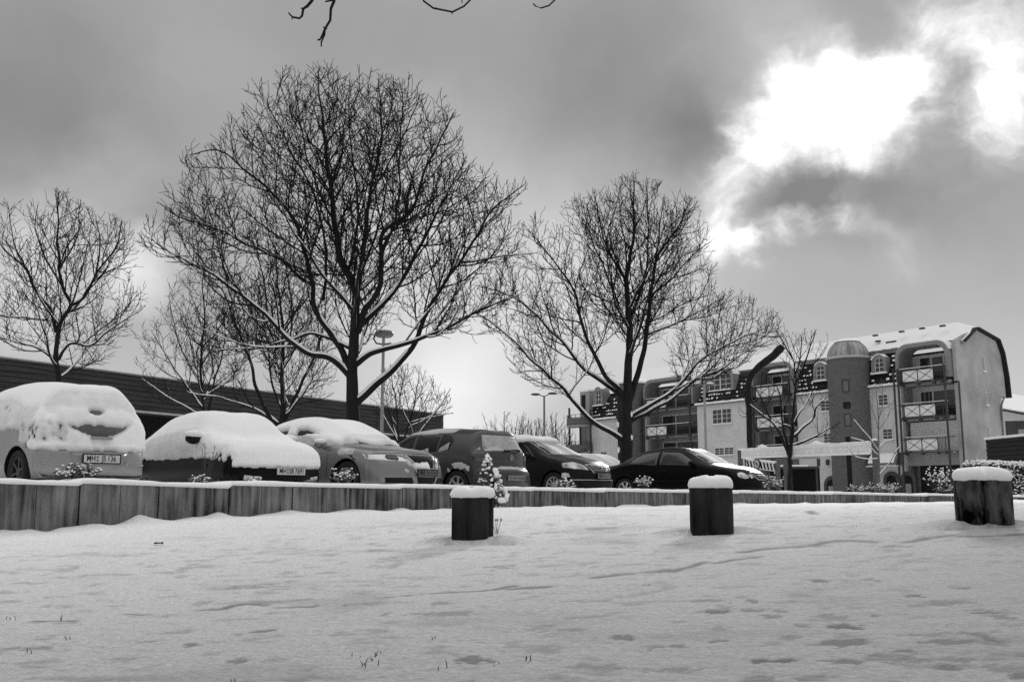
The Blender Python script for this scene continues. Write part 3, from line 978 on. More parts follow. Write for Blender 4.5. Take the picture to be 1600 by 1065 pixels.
# main roof under snow
ro, rzz = -3.3, 0
uR, zR = A.F(1496, 503, ro)
zMl = zM
q = MB()
th = .12
roofpts = [(-.15, -.75, zM + .02), (uEnd - 4.0, -.75, zM + .02), (uEnd - 4.0, ro, zR), (max(uR, .8), ro, zR)]
q.add([(a, b_, c) for a, b_, c in roofpts] + [(a, b_, c - th) for a, b_, c in roofpts], [(0, 1, 2, 3), (7, 6, 5, 4), (0, 4, 5, 1), (1, 5, 6, 2), (2, 6, 7, 3), (3, 7, 4, 0)])
g1 = rz_pts[1]; g2 = rz_pts[2]; g3 = rz_pts[3]
tri = [(-.15, -.75, zM + .02), (max(uR, .8), ro, zR), (-.15, g1[0], g1[1] + .08)]
tri2 = [(-.15, g2[0], g2[1] + .08), (max(uR, .8), ro, zR), (-.15, g3[0], g3[1] + .06)]
rear = [(-.15, g3[0], g3[1] + .05), (max(uR, .8), ro, zR), (uEnd - 4.0, ro, zR), (uEnd - 4.0, g3[0], g3[1] + .05)]
hip = [(-.15, g1[0], g1[1] + .08), (max(uR, .8), ro, zR), (-.15, g2[0], g2[1] + .08)]
for tr_ in (tri, tri2, hip):
    q.add(tr_, [(0, 1, 2)])
q.add(rear, [(0, 1, 2, 3)])
roof = q.build('roof', SNOW, apt, fix=False)
q = MB(); q.box(-.2, uEnd - 4.0, -.86, -.70, zM - .22, zM - .0); q.build('roof_edge', mat('roof_edge', .22, rough=.8, var=.5, scale=6), roof)
q = MB()
for k in range(150):                      # ribbed tile ends peeping out under the snow
    u = .1 + k * .17
    if u < A.U(1190): q.box(u, u + .07, -.84, -.60, zM + .0, zM + .10 + .05 * random.random())
stuff(q.build('tile_ends', mat('roof_edge', .22), roof))
for px, py, ln in ((1393, 534, .9), (1368, 524, .4), (1372, 533, .4), (1409, 518, .4), (1441, 513, .4), (1473, 509, .4)):
    o_ = -1.9
    u, z = A.F(px, py, o_)
    q = MB(); q.box(u - ln / 2, u + ln / 2, o_ - .1, o_ + .14, z - .06, z + .06); q.build('roof_vent', DSTEEL, roof)

# mansard tiles in rows, hung on a sloping backing
rt = random.Random(8)
def mansard(u0, u1, z0, z1, o0=0.02, o1=-.85, dense=1.0, snow_p=.5, keep=lambda u, z: True):
    if u0 > u1: u0, u1 = u1, u0
    q = MB()
    q.add([(u0, o0 - .1, z0), (u1, o0 - .1, z0), (u1, o1 - .1, z1), (u0, o1 - .1, z1), (u0, o0 - .5, z0), (u1, o0 - .5, z0), (u1, o1 - .4, z1), (u0, o1 - .4, z1)], [(0, 1, 2, 3), (4, 7, 6, 5), (0, 4, 5, 1), (3, 2, 6, 7), (0, 3, 7, 4), (1, 5, 6, 2)])
    mz = q.build('mansard', TILE, apt)
    t_ = MB(); s_ = MB()
    nr_ = max(2, int((z1 - z0) / .34)); nc = max(2, int((u1 - u0) / .30))
    for i in range(nr_):
        za = z0 + (z1 - z0) * i / nr_; zc = z0 + (z1 - z0) * (i + 1.25) / nr_
        f0 = (za - z0) / (z1 - z0); f1 = (zc - z0) / (z1 - z0)
        oa = o0 + (o1 - o0) * f0 + .05; oc = o0 + (o1 - o0) * f1 - .04
        for j in range(nc):
            ua = u0 + (u1 - u0) * (j + (.5 if i % 2 else 0)) / nc; ub = ua + (u1 - u0) / nc - .03
            ub = min(ub, u1)
            if ub - ua < .05 or not keep((ua + ub) / 2, (za + zc) / 2): continue
            d = rt.uniform(-.012, .012)
            t_.add([(ua, oa + d, za), (ub, oa + d, za), (ub, oc + d, zc), (ua, oc + d, zc), (ua, oa + d - .05, za), (ub, oa + d - .05, za)], [(0, 1, 2, 3), (0, 4, 5, 1)])
            if rt.random() < snow_p * (1.0 if N3(ua * .7, za * .9, 3) > -.12 else .12):
                w_ = (ub - ua); a = ua + w_ * rt.uniform(.05, .3); b_ = ub - w_ * rt.uniform(0, .25); h = rt.uniform(.07, .19)
                # a pad of snow caught on the butt of the tile above
                oo = oa + d; zz = za + (zc - za) * .02
                s_.add([(a, oo + .012, zz), (b_, oo + .012, zz), (b_, oo - .005, zz + h), (a, oo - .005, zz + h), (a, oo + .05, zz + .02), (b_, oo + .05, zz + .02)], [(0, 1, 5, 4), (4, 5, 2, 3), (0, 4, 3), (1, 2, 5)])
    if t_.v: stuff(t_.build('tile', TILE, mz))
    if s_.v: stuff(s_.build('snow_patch', SNOW, mz))
    return mz
zB = zE + .16
d1 = A.U(1381); d2 = A.U(1287)
mansard(s1b + .1, A.U(1364), zB, zM - .2, keep=lambda u, z: not (abs(u - d1) < .62 and z > zE + 1.5) and not (abs(u - d1) < .6 and z < zE + 1.4 and False), snow_p=.6)
mansard(A.U(1300), s4a - .1, zB, zM - .2, keep=lambda u, z: not (abs(u - d2) < .62 and z > zE + 1.5), snow_p=.65)
mansard(s5a + .1, s5b, zB - .12, zM - .35, o0=1.0, o1=-.1, keep=lambda u, z: not (abs(u - A.U(1128, .8)) < 1.35 and z > zE + 1.6), snow_p=.6)
mansard(s5a - .1, s4b, zE, zM - .2, o0=-.4, o1=-.9, snow_p=.05)
mansard(.02, .55, zE - .2, zM - .2, o0=0.02, o1=-.85, snow_p=.3)
mansard(s6b, A.U(1004), zE - .5, zM - .4, snow_p=.25)
mansard(A.U(966), uEnd, zE - .3, zM - .95, snow_p=.5)
for u0, u1, out, z in ((s1b - .1, A.U(1362), 0, zE), (A.U(1302), s4a + .1, 0, zE), (s5a - .15, s5b + .1, 1.0, zE - .12), (s6b - .1, A.U(1004), 0, zE - .5), (A.U(966), uEnd + .1, 0, zE - .45)):
    q = MB(); q.box(min(u0, u1), max(u0, u1), out - .36, out + .22, z, z + .10); lg = q.build('eaves_ledge', ZINC, apt)
    q = MB(); a, b_ = min(u0, u1), max(u0, u1); n = int((b_ - a) / .25) + 1
    for i in range(n + 1):
        u = a + (b_ - a) * i / n; h = .17 + .05 * N3(u * 1.5, 2, 0)
        q.v += [(u, out + .24, z + .095), (u, out + .25, z + .10 + h * .6), (u, out + .15, z + .10 + h), (u, out - .36, z + .10 + h)]
    for i in range(n):
        for k in range(3): q.f.append((i * 4 + k, i * 4 + k + 1, i * 4 + k + 5, i * 4 + k + 4))
    q.build('ledge_snow', SNOW, lg, smooth=True)

def arch_outline(w, h, n=10):
    r = w / 2
    return [(-r, 0)] + [(-r * math.cos(math.pi * k / n), h - r + r * math.sin(math.pi * k / n)) for k in range(n + 1)] + [(r, 0)]
def dormer(pxc, pyb, pyt, w, out, depth=1.1, win=(.62, .78)):
    """round-headed dormer standing out of the tiles"""
    u = A.U(pxc, out); z0 = A.Z(pxc, pyb, out); z1 = A.Z(pxc, pyt, out)
    h = z1 - z0
    o = arch_outline(w, h); i = arch_outline(w * .64, h - w * .18 - .1)
    q = MB()
    n = len(o)
    for y in (out, out - depth):
        q.v += [(u + a, y, z0 + b_) for a, b_ in o]
    q.v += [(u + a, out, z0 + .1 + b_) for a, b_ in i]
    q.v += [(u + a, out - .18, z0 + .1 + b_) for a, b_ in i]
    for k in range(n - 1):
        q.f.append((k, k + 1, n + k + 1, n + k))
        q.f.append((k, 2 * n + k, 2 * n + k + 1, k + 1))
        q.f.append((2 * n + k, 3 * n + k, 3 * n + k + 1, 2 * n + k + 1))
    q.f.append((0, n - 1, 3 * n - 1, 2 * n)); q.f.append((0, n, 2 * n - 1, n - 1)); q.f.append((2 * n, 3 * n - 1, 4 * n - 1, 3 * n))
    dm = q.build('dormer', TRIMG, apt)
    q = MB(); q.prism([(u + a * .98, z0 + .1 + b_ * .99) for a, b_ in i], out - .20, out - .16, 'y'); q.build('pane', PANE, dm)
    q = MB(); ww = w * .64; hh = h - w * .18 - .1
    pts = [(u + a * .93, out - .14, z0 + .12 + b_ * .97) for a, b_ in i]
    for a, b_ in zip(pts[:-1], pts[1:]): q.bar(a, b_, .07, .07)
    q.bar(pts[0], pts[-1], .07, .07); q.bar((u, out - .14, z0 + .12), (u, out - .14, z0 + .1 + hh * .98), .045, .045)
    for f in (.33, .64): q.bar((u - ww * .46, out - .14, z0 + .1 + hh * f), (u + ww * .46, out - .14, z0 + .1 + hh * f), .045, .045)
    q.build('frame', WINF, dm)
    q = MB(); q.box(u - w / 2 - .05, u + w / 2 + .05, out - .1, out + .12, z0 - .05, z0 + .06); q.build('sill_snow', SNOW, dm)
    q = MB(); pp = [(a, b_) for a, b_ in o[3:-3]]
    for (a, b_), (c, d_) in zip(pp[:-1], pp[1:]): q.bar((u + a, out - .25, z0 + b_ + .04), (u + c, out - .25, z0 + d_ + .04), .5, .07)
    q.build('snow', SNOW, dm)
dormer(1380, 582, 552.5, 1.35, -.02); dormer(1286.5, 594, 565, 1.35, -.02); dormer(935, 633, 604, 1.5, -.02)
# broad dormer over the projecting bay
u0, u1 = A.U(1147, .75), A.U(1106, .75); z0 = A.Z(1128, 609, .75); z1 = A.Z(1128, 577, .75)
def rounded(w, h, r, n=6):
    return [(-w / 2, 0), (-w / 2, h - r)] + [(-w / 2 + r - r * math.cos(math.pi / 2 * k / n), h - r + r * math.sin(math.pi / 2 * k / n)) for k in range(1, n + 1)] + [(w / 2 - r + r * math.sin(math.pi / 2 * k / n), h - r + r * math.cos(math.pi / 2 * k / n)) for k in range(0, n)] + [(w / 2, h - r), (w / 2, 0)]
def bay_frame(uc, w, z0, h, r, band, out, depth, name='bay_surround', m=TRIMG, parent=apt):
    o = rounded(w, h, r); i = rounded(w - 2 * band, h - band, max(.1, r - band * .5))
    q = MB(); n = len(o)
    q.v += [(uc + a, out, z0 + b_) for a, b_ in o]; q.v += [(uc + a, out - depth, z0 + b_) for a, b_ in o]
    q.v += [(uc + a, out, z0 + b_) for a, b_ in i]; q.v += [(uc + a, out - depth, z0 + b_) for a, b_ in i]
    for k in range(n - 1):
        q.f += [(k, k + 1, n + k + 1, n + k), (k, 2 * n + k, 2 * n + k + 1, k + 1), (2 * n + k, 3 * n + k, 3 * n + k + 1, 2 * n + k + 1)]
    f = q.build(name, m, parent)
    q = MB(); pp = o[2:-2]
    for (a, b_), (c, d_) in zip(pp[:-1], pp[1:]):
        q.bar((uc + a, out - depth * .4, z0 + b_ + .04), (uc + c, out - depth * .4, z0 + d_ + .04), depth * .7, .09)
    q.build('snow', SNOW, f)
    return f
bf = bay_frame((u0 + u1) / 2, abs(u1 - u0) + .5, z0 - .1, z1 - z0 + .2, .9, .28, .85, 1.2)
window(min(u0, u1) + .25, max(u0, u1) - .15, z0 + .05, z1 - .35, .45, nx=2, ny=3, mull=2)
wbox('dormer_cheek', DARKIN, min(u0, u1) + .05, max(u0, u1) - .02, -.5, .40, z0 - .1, z1 - .3)

# windows in the flat walls
window_px(1376.5, 615, 1393, 633.5, 0, nx=2, ny=3, mull=1); window_px(1380.5, 669, 1397, 686.5, 0, nx=2, ny=3, mull=1)
window_px(1285.5, 624.5, 1301, 642, 0, nx=2, ny=3, mull=1); window_px(1288, 676, 1302, 692, 0, nx=2, ny=3, mull=1)
window_px(1115, 638, 1145.5, 661.5, 1.0, nx=2, ny=3, mull=2); window_px(1117, 689.5, 1147, 710.5, 1.0, nx=2, ny=3, mull=2, shutter=.42)
window_px(938.5, 705, 948, 727, 0, nx=2, ny=3, mull=1)

# recessed balcony bays
def bars_x(q, u0, u1, z0, z1, out):
    q.bar((u0, out, z0), (u1, out, z1), .022, .022); q.bar((u0, out, z1), (u1, out, z0), .022, .022)
    q.blob(((u0 + u1) / 2, out + .01, (z0 + z1) / 2), .05, .03, .05, 0, 1)
def balcony(ua, ub, z, out, npan=2, panw=1.25, first=None, flip=True):
    """slab, railing with two crossed white panels, bars to the other side"""
    q = MB()
    q.box(ua, ub, -.30, out - .18, z - .17, z)
    b = q.build('balcony', RENDERD, apt)
    n = 10
    q = MB()
    # rail runs with rounded front corners
    rc = .45
    path = [(ua + .05, 0.0), (ua + .05, out - rc)] + [(ua + .05 + rc - rc * math.cos(math.pi / 2 * k / 4), out - rc + rc * math.sin(math.pi / 2 * k / 4)) for k in range(1, 5)]
    path += [(ub - .05 - rc + rc * math.sin(math.pi / 2 * k / 4), out - rc + rc * math.cos(math.pi / 2 * k / 4)) for k in range(0, 5)] + [(ub - .05, 0.0)]
    for h in (1.08, .96, .08):
        q.tube([(u, o, z + h) for u, o in path], .032 if h > 1 else .022, 6)
    q.tube([(u, o - .02, z - .05) for u, o in path], .06, 6)
    ps = [ub - .5 - k * (panw + .06) for k in range(npan + 1)]
    ps = [p for p in ps if p > ua + .2]
    for p in ps + [ua + .5, ub - .5]:
        q.bar((p, out, z - .02), (p, out, z + 1.08), .045)
        q.box(p - .10, p + .10, out - .16, out + .04, z - .22, z - .06)
    rl = q.build('railing', DSTEEL, b)
    for k in range(npan):
        if k + 1 < len(ps) + 1:
            a1, a0 = ps[k] - .03, ps[k] - panw - .03
            if a0 < ua + .3: break
            q = MB(); q.box(a0, a1, out - .035, out - .015, z + .12, z + .92); q.build('panel', PANEL, b)
            q = MB(); bars_x(q, a0, a1, z + .12, z + .92, out + .005); q.build('cross_bar', DSTEEL, b)
    q = MB()
    lo = ps[-1] - (panw if False else 0)
    k = ua + .5
    end = min(ps) if len(ps) > npan else ua + .5
    while k < end - .05:
        q.bar((k, out, z + .08), (k, out, z + .96), .016); k += .13
    if q.v: stuff(q.build('bar', DSTEEL, b))
    # snow along the handrail and floor edge
    q = MB(); q.tube([(u, o, z + 1.12) for u, o in path[3:-3]], .03, 6); q.build('snow', SNOW, b)
    return b
ART = []
def bay(ua, ub, top3=True, shutter_low=False, post=True, panw=1.25, out=.55):
    back = -1.5
    wbox('bay_wall', RENDERD if not shutter_low else RENDER, ua, ub, back - .3, back, 0, zM - .6)
    for z in (Z1, Z2, Z3):
        balcony(ua + .05, ub - .05, z, out, panw=panw)
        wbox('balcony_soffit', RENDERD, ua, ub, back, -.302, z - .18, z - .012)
    if post:
        q = MB()
        for u in (ua + .25, ub - .25, ub + .12):
            q.bar((u, out + .10, 0), (u, out + .10, Z3 + 1.15), .11)
        q.build('balcony_post', DSTEEL, apt)
    bay_frame((ua + ub) / 2, ub - ua + .1, Z3 + .2, zM - .45 - Z3 - .2 + .55, 1.0, .28, .45, 1.7)
    # glazing of the storeys
    w_ = ub - ua
    window(ua + .45, ub - .75, Z3 + .1, Z3 + 2.15, back, nx=1, ny=1, mull=3, sill=False, fw=.09)
    window(ua + .40, ub - .65, Z2 + .1, Z2 + 2.2, back, nx=1, ny=1, mull=3, sill=False, fw=.09)
    if shutter_low:
        q = MB(); n = 26
        for k in range(n):
            a = Z1 + .05 + 2.25 * k / n; q.box(ua + .1, ub - .25, -.62, -.56, a, a + 2.25 / n - .012)
        q.build('roller_shutter', SHUT, apt)
        q = MB(); q.box(ua + .1, ub - .6, back - .001, back + .02, .0, Z1 - .95); q.build('garage_opening', DARKIN, apt)
        wbox('bay_front_wall', RENDERD, ua - .0, ub, -.50, -.355, Z1 - 1.0, Z1 - .18)
        wbox('garage_void', DARKIN, ua + .05, ub - .9, -.62, -.52, -.3, Z1 - 1.0)
    else:
        window(ua + .4, ub - .7, Z1 + .1, Z1 + 2.1, back, nx=1, ny=1, mull=3, sill=False, fw=.09)
        window(ua + .5, ub - 1.2, .3, Z1 - .75, back, nx=1, ny=1, mull=2, sill=False, fw=.09)
bay(s1a + .25, s1b, shutter_low=True)
bay(s4a, s4b, panw=1.45)
bay(s6a, s6b, panw=1.35)

# brick turret with a ribbed dome
def turret(pxc, rpx, py_top, dome=True, out=.25):
    u = A.U(pxc, out); Yc = (A.c + A.a * u + A.o * out).y
    r = rpx / FPX * Yc
    z1 = A.Z(pxc, py_top, out)
    tw = thing_part('turret', apt, (u, out, 0))
    q = MB(); q.lathe([(r, -.3), (r, z1)], (0, 0, 0), 36); q.build('brickwork', BRICK, tw, smooth=True)
    q = MB(); q.lathe([(r - .02, z1 - .02), (r + .10, z1 + .02), (r + .13, z1 + .12), (r + .03, z1 + .17), (.0, z1 + .18)], (0, 0, 0), 36); q.build('cornice', mat('pale_cornice', .5, rough=.8, var=.15, scale=4), tw)
    return tw, u, r, z1
tw, uT, rT, zT = turret(1332.5, 32.5, 561)
prof = [(rT * .97 * math.cos(R(a)), zT + .17 + rT * .92 * math.sin(R(a))) for a in range(0, 91, 9)]
DOME = mat('weathered_dome', .33, rough=.6, var=.55, scale=1.6, detail=6, metal=.2, stretch=(1, 1, .35))
q = MB(); q.lathe(prof, (0, 0, 0), 40); q.build('dome', DOME, tw, smooth=True)
q = MB()
for k in range(20):
    a = 2 * math.pi * k / 20
    q.tube([(x * math.cos(a), x * math.sin(a), z) for x, z in prof[:-1]], .028, 4)
q.build('dome_rib', ZINC, tw)
q = MB(); q.lathe([(rT * .97 * math.cos(R(a)) + .02, zT + .19 + rT * .94 * math.sin(R(a))) for a in range(52, 91, 6)], (0, 0, 0), 30); q.build('dome_snow', SNOW, tw, smooth=True)
def on_turret(px, py):
    """angle and height on the turret skin seen at a photo pixel"""
    d = ray(px, py); c = A.c + A.a * uT + A.o * .25
    dx, dy = d.x, d.y; a = dx * dx + dy * dy; b_ = -2 * (dx * c.x + dy * c.y); cc = c.x ** 2 + c.y ** 2 - rT * rT
    disc = max(0, b_ * b_ - 4 * a * cc); s = (-b_ - math.sqrt(disc)) / (2 * a)
    p = d * s; w_ = p - c
    return math.atan2(w_.dot(A.o), w_.dot(A.a)), p.z - A.base
def slit(px0, py0, px1, py1, m, name, arch=False, raise_=.02):
    a0, zt = on_turret(px0, py0); a1, zb_ = on_turret(px1, py1)
    q = MB(); n = 8
    rows_ = 10
    for i in range(rows_ + 1):
        f = i / rows_; z = zb_ + (zt - zb_) * f
        sc = 1.0
        if arch and f > .75: sc = math.sqrt(max(0.02, 1 - ((f - .75) / .25) ** 2))
        for j in range(n + 1):
            g_ = (j / n - .5) * sc + .5
            a = a0 + (a1 - a0) * g_
            for_r = rT + raise_
            q.v.append((for_r * math.cos(a), for_r * math.sin(a), z))
    for i in range(rows_):
        for j in range(n):
            k = i * (n + 1) + j; q.f.append((k, k + 1, k + n + 2, k + n + 1))
    o = len(q.v); loop = [j for j in range(n + 1)] + [i * (n + 1) + n for i in range(1, rows_ + 1)] + [rows_ * (n + 1) + j for j in range(n - 1, -1, -1)] + [i * (n + 1) for i in range(rows_ - 1, 0, -1)]
    for k in loop:
        x, y, z = q.v[k]; s = (rT - .02) / math.hypot(x, y); q.v.append((x * s, y * s, z))
    for k in range(len(loop)):
        k2 = (k + 1) % len(loop); q.f.append((loop[k], o + k, o + k2, loop[k2]))
    return q.build(name, m, tw)
slit(1312.5, 568, 1327.5, 764, mat('slit_frame', .035, rough=.7, var=.2, scale=3), 'stair_window_band', True, .03) if False else None
slit(1313.5, 569, 1326.5, 592, mat('slit_panel', .12, rough=.7, var=.2, scale=3), 'stair_window', True)
slit(1315.5, 593, 1327.5, 612.5, DSTEEL, 'stair_window'); slit(1317.5, 595, 1325.5, 610.5, mat('grey_pane', .15, rough=.2, var=.2, scale=2), 'stair_pane', False, .035)
slit(1317.5, 628, 1329, 638, DARKIN, 'stair_window')
slit(1319, 646, 1331, 666, DSTEEL, 'stair_window'); slit(1321, 648, 1329, 664, mat('grey_pane', .15), 'stair_pane', False, .035)
slit(1321, 682, 1333, 770, DARKIN, 'stair_door')
# second, flat-topped brick turret at the far end
u2 = A.U(986, .5)
tw2 = thing_part('turret', apt, (u2, .2, 0))
z2 = A.Z(986, 600, .5)
rr2 = 24 / FPX * (A.c + A.a * u2).y
q = MB(); q.lathe([(rr2, -.3), (rr2, z2)], (0, 0, 0), 32); q.build('brickwork', BRICK, tw2, smooth=True)
q = MB(); q.lathe([(rr2 + .02, z2), (rr2 + .16, z2 + .03), (rr2 + .16, z2 + .2), (.0, z2 + .95)], (0, 0, 0), 32); q.build('cap', SNOW, tw2)
q = MB(); q.box(-.5, .5, rr2 - .15, rr2 + .04, 1.0, z2 - 1.2); q.build('stair_window', DARKIN, tw2)
# doors under round arches at street level, and the half-barrel canopy
def arched_door(pxc, pyt, w, out=0.0):
    u = A.U(pxc, out); z1 = A.Z(pxc, pyt, out)
    o = arch_outline(w, z1 + .1); i = arch_outline(w * .62, z1 - .2)
    q = MB(); q.prism([(u + a, -.1 + b_) for a, b_ in o], out + .021, out + .12, 'y'); d = q.build('door_surround', PLINTH, apt)
    q = MB(); q.prism([(u + a, -.1 + b_) for a, b_ in i], out + .121, out + .13, 'y'); q.build('door', DARKIN, d)
    q = MB(); q.box(u - w * .2, u + w * .2, out + .131, out + .15, -.1, z1 * .55); q.build('door_panel', RENDERD, d)
arched_door(1298, 743, 1.55); arched_door(1391, 736, 1.4); arched_door(1417, 736, 1.3)
q = MB(); u0, u1 = sorted((A.U(1361, .4), A.U(1405, .4))); zc0 = A.Z(1385, 727, .4)
n = 8; rr_ = .95
for u in (u0, u1):
    for k in range(n + 1):
        a = math.pi / 2 * k / n; q.v.append((u, -.0 + rr_ * math.cos(a), zc0 + rr_ * math.sin(a)))
for k in range(n): q.f.append((k, k + 1, n + 2 + k, n + 1 + k))
o = len(q.v); q.v += [(u0, 0, zc0), (u1, 0, zc0)]
q.f.append(tuple(range(n + 1)) + (o,)); q.f.append(tuple(range(n + 1, 2 * n + 2)) + (o + 1,))
cn = q.build('entrance_canopy', ZINC, apt, smooth=False)
q = MB()
for u in (u0 + .15, u1 - .05):
    for k in range(1, n + 1):
        a = math.pi / 2 * k / n; q.v.append((u, (rr_ + .05) * math.cos(a), zc0 + (rr_ + .05) * math.sin(a)))
for k in range(n - 1): q.f.append((k, k + 1, n + k + 1, n + k))
q.build('canopy_snow', SNOW, cn, smooth=True)
q = MB(); q.box(u0 - .1, u1 + .1, .0, rr_ + .1, zc0 - .09, zc0 - .001); q.build('canopy_rim', WINF, cn)
q = MB(); u = A.U(1293); z = A.Z(1293, 722); q.box(u - .12, u + .12, .003, .18, z - .22, z + .22); q.build('wall_lamp', DSTEEL, apt)
# outside steel stair with round landings at the far end
st = thing_part('outside_stair', apt, (0, 0, 0))
q = MB()
for px, py0 in ((890, 637), (907, 655), (923, 640)):
    u = A.U(px, .6); z = A.Z(px, py0, .6); q.bar((u, .6, -.2), (u, .6, z), .16)
q.build('stair_post', DSTEEL, st)
for py in (664, 706):
    uc = A.U(908, .2); z = A.Z(908, py, .6)
    q = MB(); n = 16
    ring = [(uc + 1.75 * math.cos(math.pi * k / n), .1 + 1.5 * math.sin(math.pi * k / n)) for k in range(n + 1)]
    q.prism(ring, z - .35 + .15, z + .05, 'z'); q.build('landing', RENDERD, st)
    q = MB()
    for h in (1.1, .8, .5): q.tube([(a, b_, z + h) for a, b_ in ring], .03, 5)
    for a, b_ in ring[::2]: q.bar((a, b_, z), (a, b_, z + 1.1), .04)
    q.build('railing', DSTEEL, st)
    q = MB(); q.prism([(uc + 1.78 * math.cos(math.pi * k / n), .1 + 1.53 * math.sin(math.pi * k / n)) for k in range(n + 1)], z + .1, z + .75, 'z')
    q.build('landing_screen', mat('grey_screen', .13, rough=.7, var=.2, scale=3), st)
u = A.U(914, 0); zt = A.Z(912, 612, 0); zb_ = A.Z(912, 640, 0)
q = MB(); q.box(u - .9, u + .7, -1.2, .05, zb_ - 4, zt); q.build('stair_head', RENDERD, st)
q = MB(); q.box(u - .25, u + .45, .051, .08, zb_, zt - .35); q.build('stair_door', DARKIN, st)
q = MB(); q.box(u - 1.0, u + .8, -1.3, .15, zt + .002, zt + .2); q.build('snow', SNOW, st)

# ------------------------------------------------------------------ boarded hall on the left
H0 = at(-40, 700, 38.5); H1 = at(692, 700, 67.0)
HF = Frame(H1, (H0.x - H1.x, H0.y - H1.y), -0.15)
if HF.o.y > 0:
    HF.o = -HF.o; flipH = -1
else:
    flipH = 1
hall = thing('hall', 'long low hall clad in dark horizontal boards behind the parked cars', 'hall', HF.loc, math.atan2(HF.a.y, HF.a.x))
BOARD = mat('dark_board', 0.046, rough=.85, var=.5, scale=2.0, detail=6, bump=.3, bscale=12, spec=.25, stretch=(.25, 1, 4))
hl = (H0 - H1).length + 14
def hz(px, py):
    d = ray(px, py); s = HF.c.dot(HF.o) / (d.x * HF.o.x + d.y * HF.o.y); p = d * s
    return p.z - HF.base
ztop = np.mean([hz(100, 574), hz(300, 599), hz(500, 624), hz(680, 646)]); zbot = np.mean([hz(215, 639), hz(300, 648.5), hz(400, 659)])
sy = flipH
def hbox(name, m, u0, u1, o0, o1, z0, z1, parent=hall):
    q = MB(); q.box(u0, u1, min(sy * o0, sy * o1), max(sy * o0, sy * o1), z0, z1); return q.build(name, m, parent)
hbox('building_body', mat('hall_backing', .012, rough=.9), .05, hl, -14, -.06, zbot + .1, ztop - .05)
nb_ = 7; seams = [0, 7.5, 14.2, 21.8, 29.0, 36.4, 43.0, hl]
rb = random.Random(12)
for i in range(nb_):
    z0 = zbot + (ztop - zbot) * i / nb_; z1 = zbot + (ztop - zbot) * (i + 1) / nb_ - .024
    for a, b_ in zip(seams[:-1], seams[1:]):
        o_ = rb.uniform(0, .012)
        hbox('board', BOARD, a + .004, b_ - .004, -.05, .02 + o_, z0, z1)
hbox('coping', mat('coping', .16, rough=.7, var=.2, scale=3), -.05, hl, -.4, .08, ztop, ztop + .07)
hbox('coping_snow', SNOW, -.05, hl, -.4, .06, ztop + .071, ztop + .14)
hbox('soffit_trim', mat('soffit_trim', .45, rough=.7, var=.2, scale=2), -.02, hl, -.1, .10, zbot - .10, zbot - .01)
hbox('lower_wall', DARKIN, .3, hl, -14, -1.5, -.3, zbot + .08)
hbox('soffit', mat('soffit', .06, rough=.8), .05, hl, -1.5, -.101, zbot - .06, zbot - .012)
for k in range(8):
    hbox('pillar', DSTEEL, .4 + k * 7.2, .62 + k * 7.2, -.6, -.38, -.3, zbot - .07)
hbox('end_wall', BOARD, -.06, .04, -14, -.06, zbot, ztop - .002)

# ------------------------------------------------------------------ right edge: board fence, low house, hedge
p0 = at(1545, 760, 66); p1 = at(1640, 760, 60)
FB = mat('black_board', .014, rough=.8, var=.35, scale=4, stretch=(.4, 1, 3))
d = (Vector((p1.x, p1.y, 0)) - Vector((p0.x, p0.y, 0))); ln = d.length
fence = thing('board_fence', 'tall black horizontal board fence topped with snow beside the gable', 'fence', (p0.x, p0.y, -.15), math.atan2(d.y, d.x))
zf = at(1545, 686.5, 66).z + .15
n = 14
for k in range(n):
    z0 = zf * k / n; q = MB(); o_ = rb.uniform(0, .03); q.box(0, ln, o_, .06 + o_, z0, z0 + zf / n - .03); q.build('board', FB, fence)
for k in range(4):
    q = MB(); q.box(.0 + k * 2.0, .12 + k * 2.0, .10, .22, 0, zf - .05); q.build('post', DSTEEL, fence)
q = MB(); q.box(.0, ln, .0, .16, -.0, zf - .04); q.build('backing', DARKIN, fence); 
for v in fence.children:
    if v.name.startswith('backing'): v.location.y = .10
q = MB(); q.box(-.05, ln, -.06, .2, zf, zf + .14); q.build('snow', SNOW, fence)
hb = at(1566, 700, 90)
house = thing('small_house', 'pale low house with snowy roof peeping over the black board fence', 'house', (hb.x, hb.y, -.15), R(-20))
zw = at(1570, 652, 90).z + .15; zr_ = at(1566, 620, 90).z + .15
q = MB(); q.prism([(0, 0), (9, 0), (9, zw - 1.2), (0, zw + .9)], 0, 8, 'y'); q.build('wall', mat('pale_render', .62, rough=.9, var=.08, scale=1), house)
q = MB()
vs = [(-.5, -.5, zw + 1.02), (9.5, -.5, zw - 1.30), (9.5, 9, zw + 1.2), (-.5, 9, zw + 3.6)]
q.add(vs + [(a, b_, c - .22) for a, b_, c in vs], [(0, 1, 2, 3), (7, 6, 5, 4), (0, 4, 5, 1), (1, 5, 6, 2), (2, 6, 7, 3), (3, 7, 4, 0)])
rf = q.build('roof', SNOW, house)
q = MB(); q.bar((-.5, -.53, zw + .80), (9.5, -.53, zw - 1.52), .05, .2); q.build('verge', DSTEEL, rf)
q = MB(); q.box(.4, 2.4, -.05, .02, zw - 1.7, zw - .35); wdo = q.build('window', DSTEEL, house)
q = MB(); q.box(.5, 1.3, -.07, -.051, zw - 1.6, zw - .45); q.build('pane', PANE, wdo)
q = MB(); q.box(1.4, 2.3, -.07, -.051, zw - 1.6, zw - 1.1); q.build('pane', mat('pale_pane', .3), wdo)
q = MB(); q.box(1.4, 2.3, -.07, -.051, zw - 1.05, zw - .45); q.build('pane', PANE, wdo)

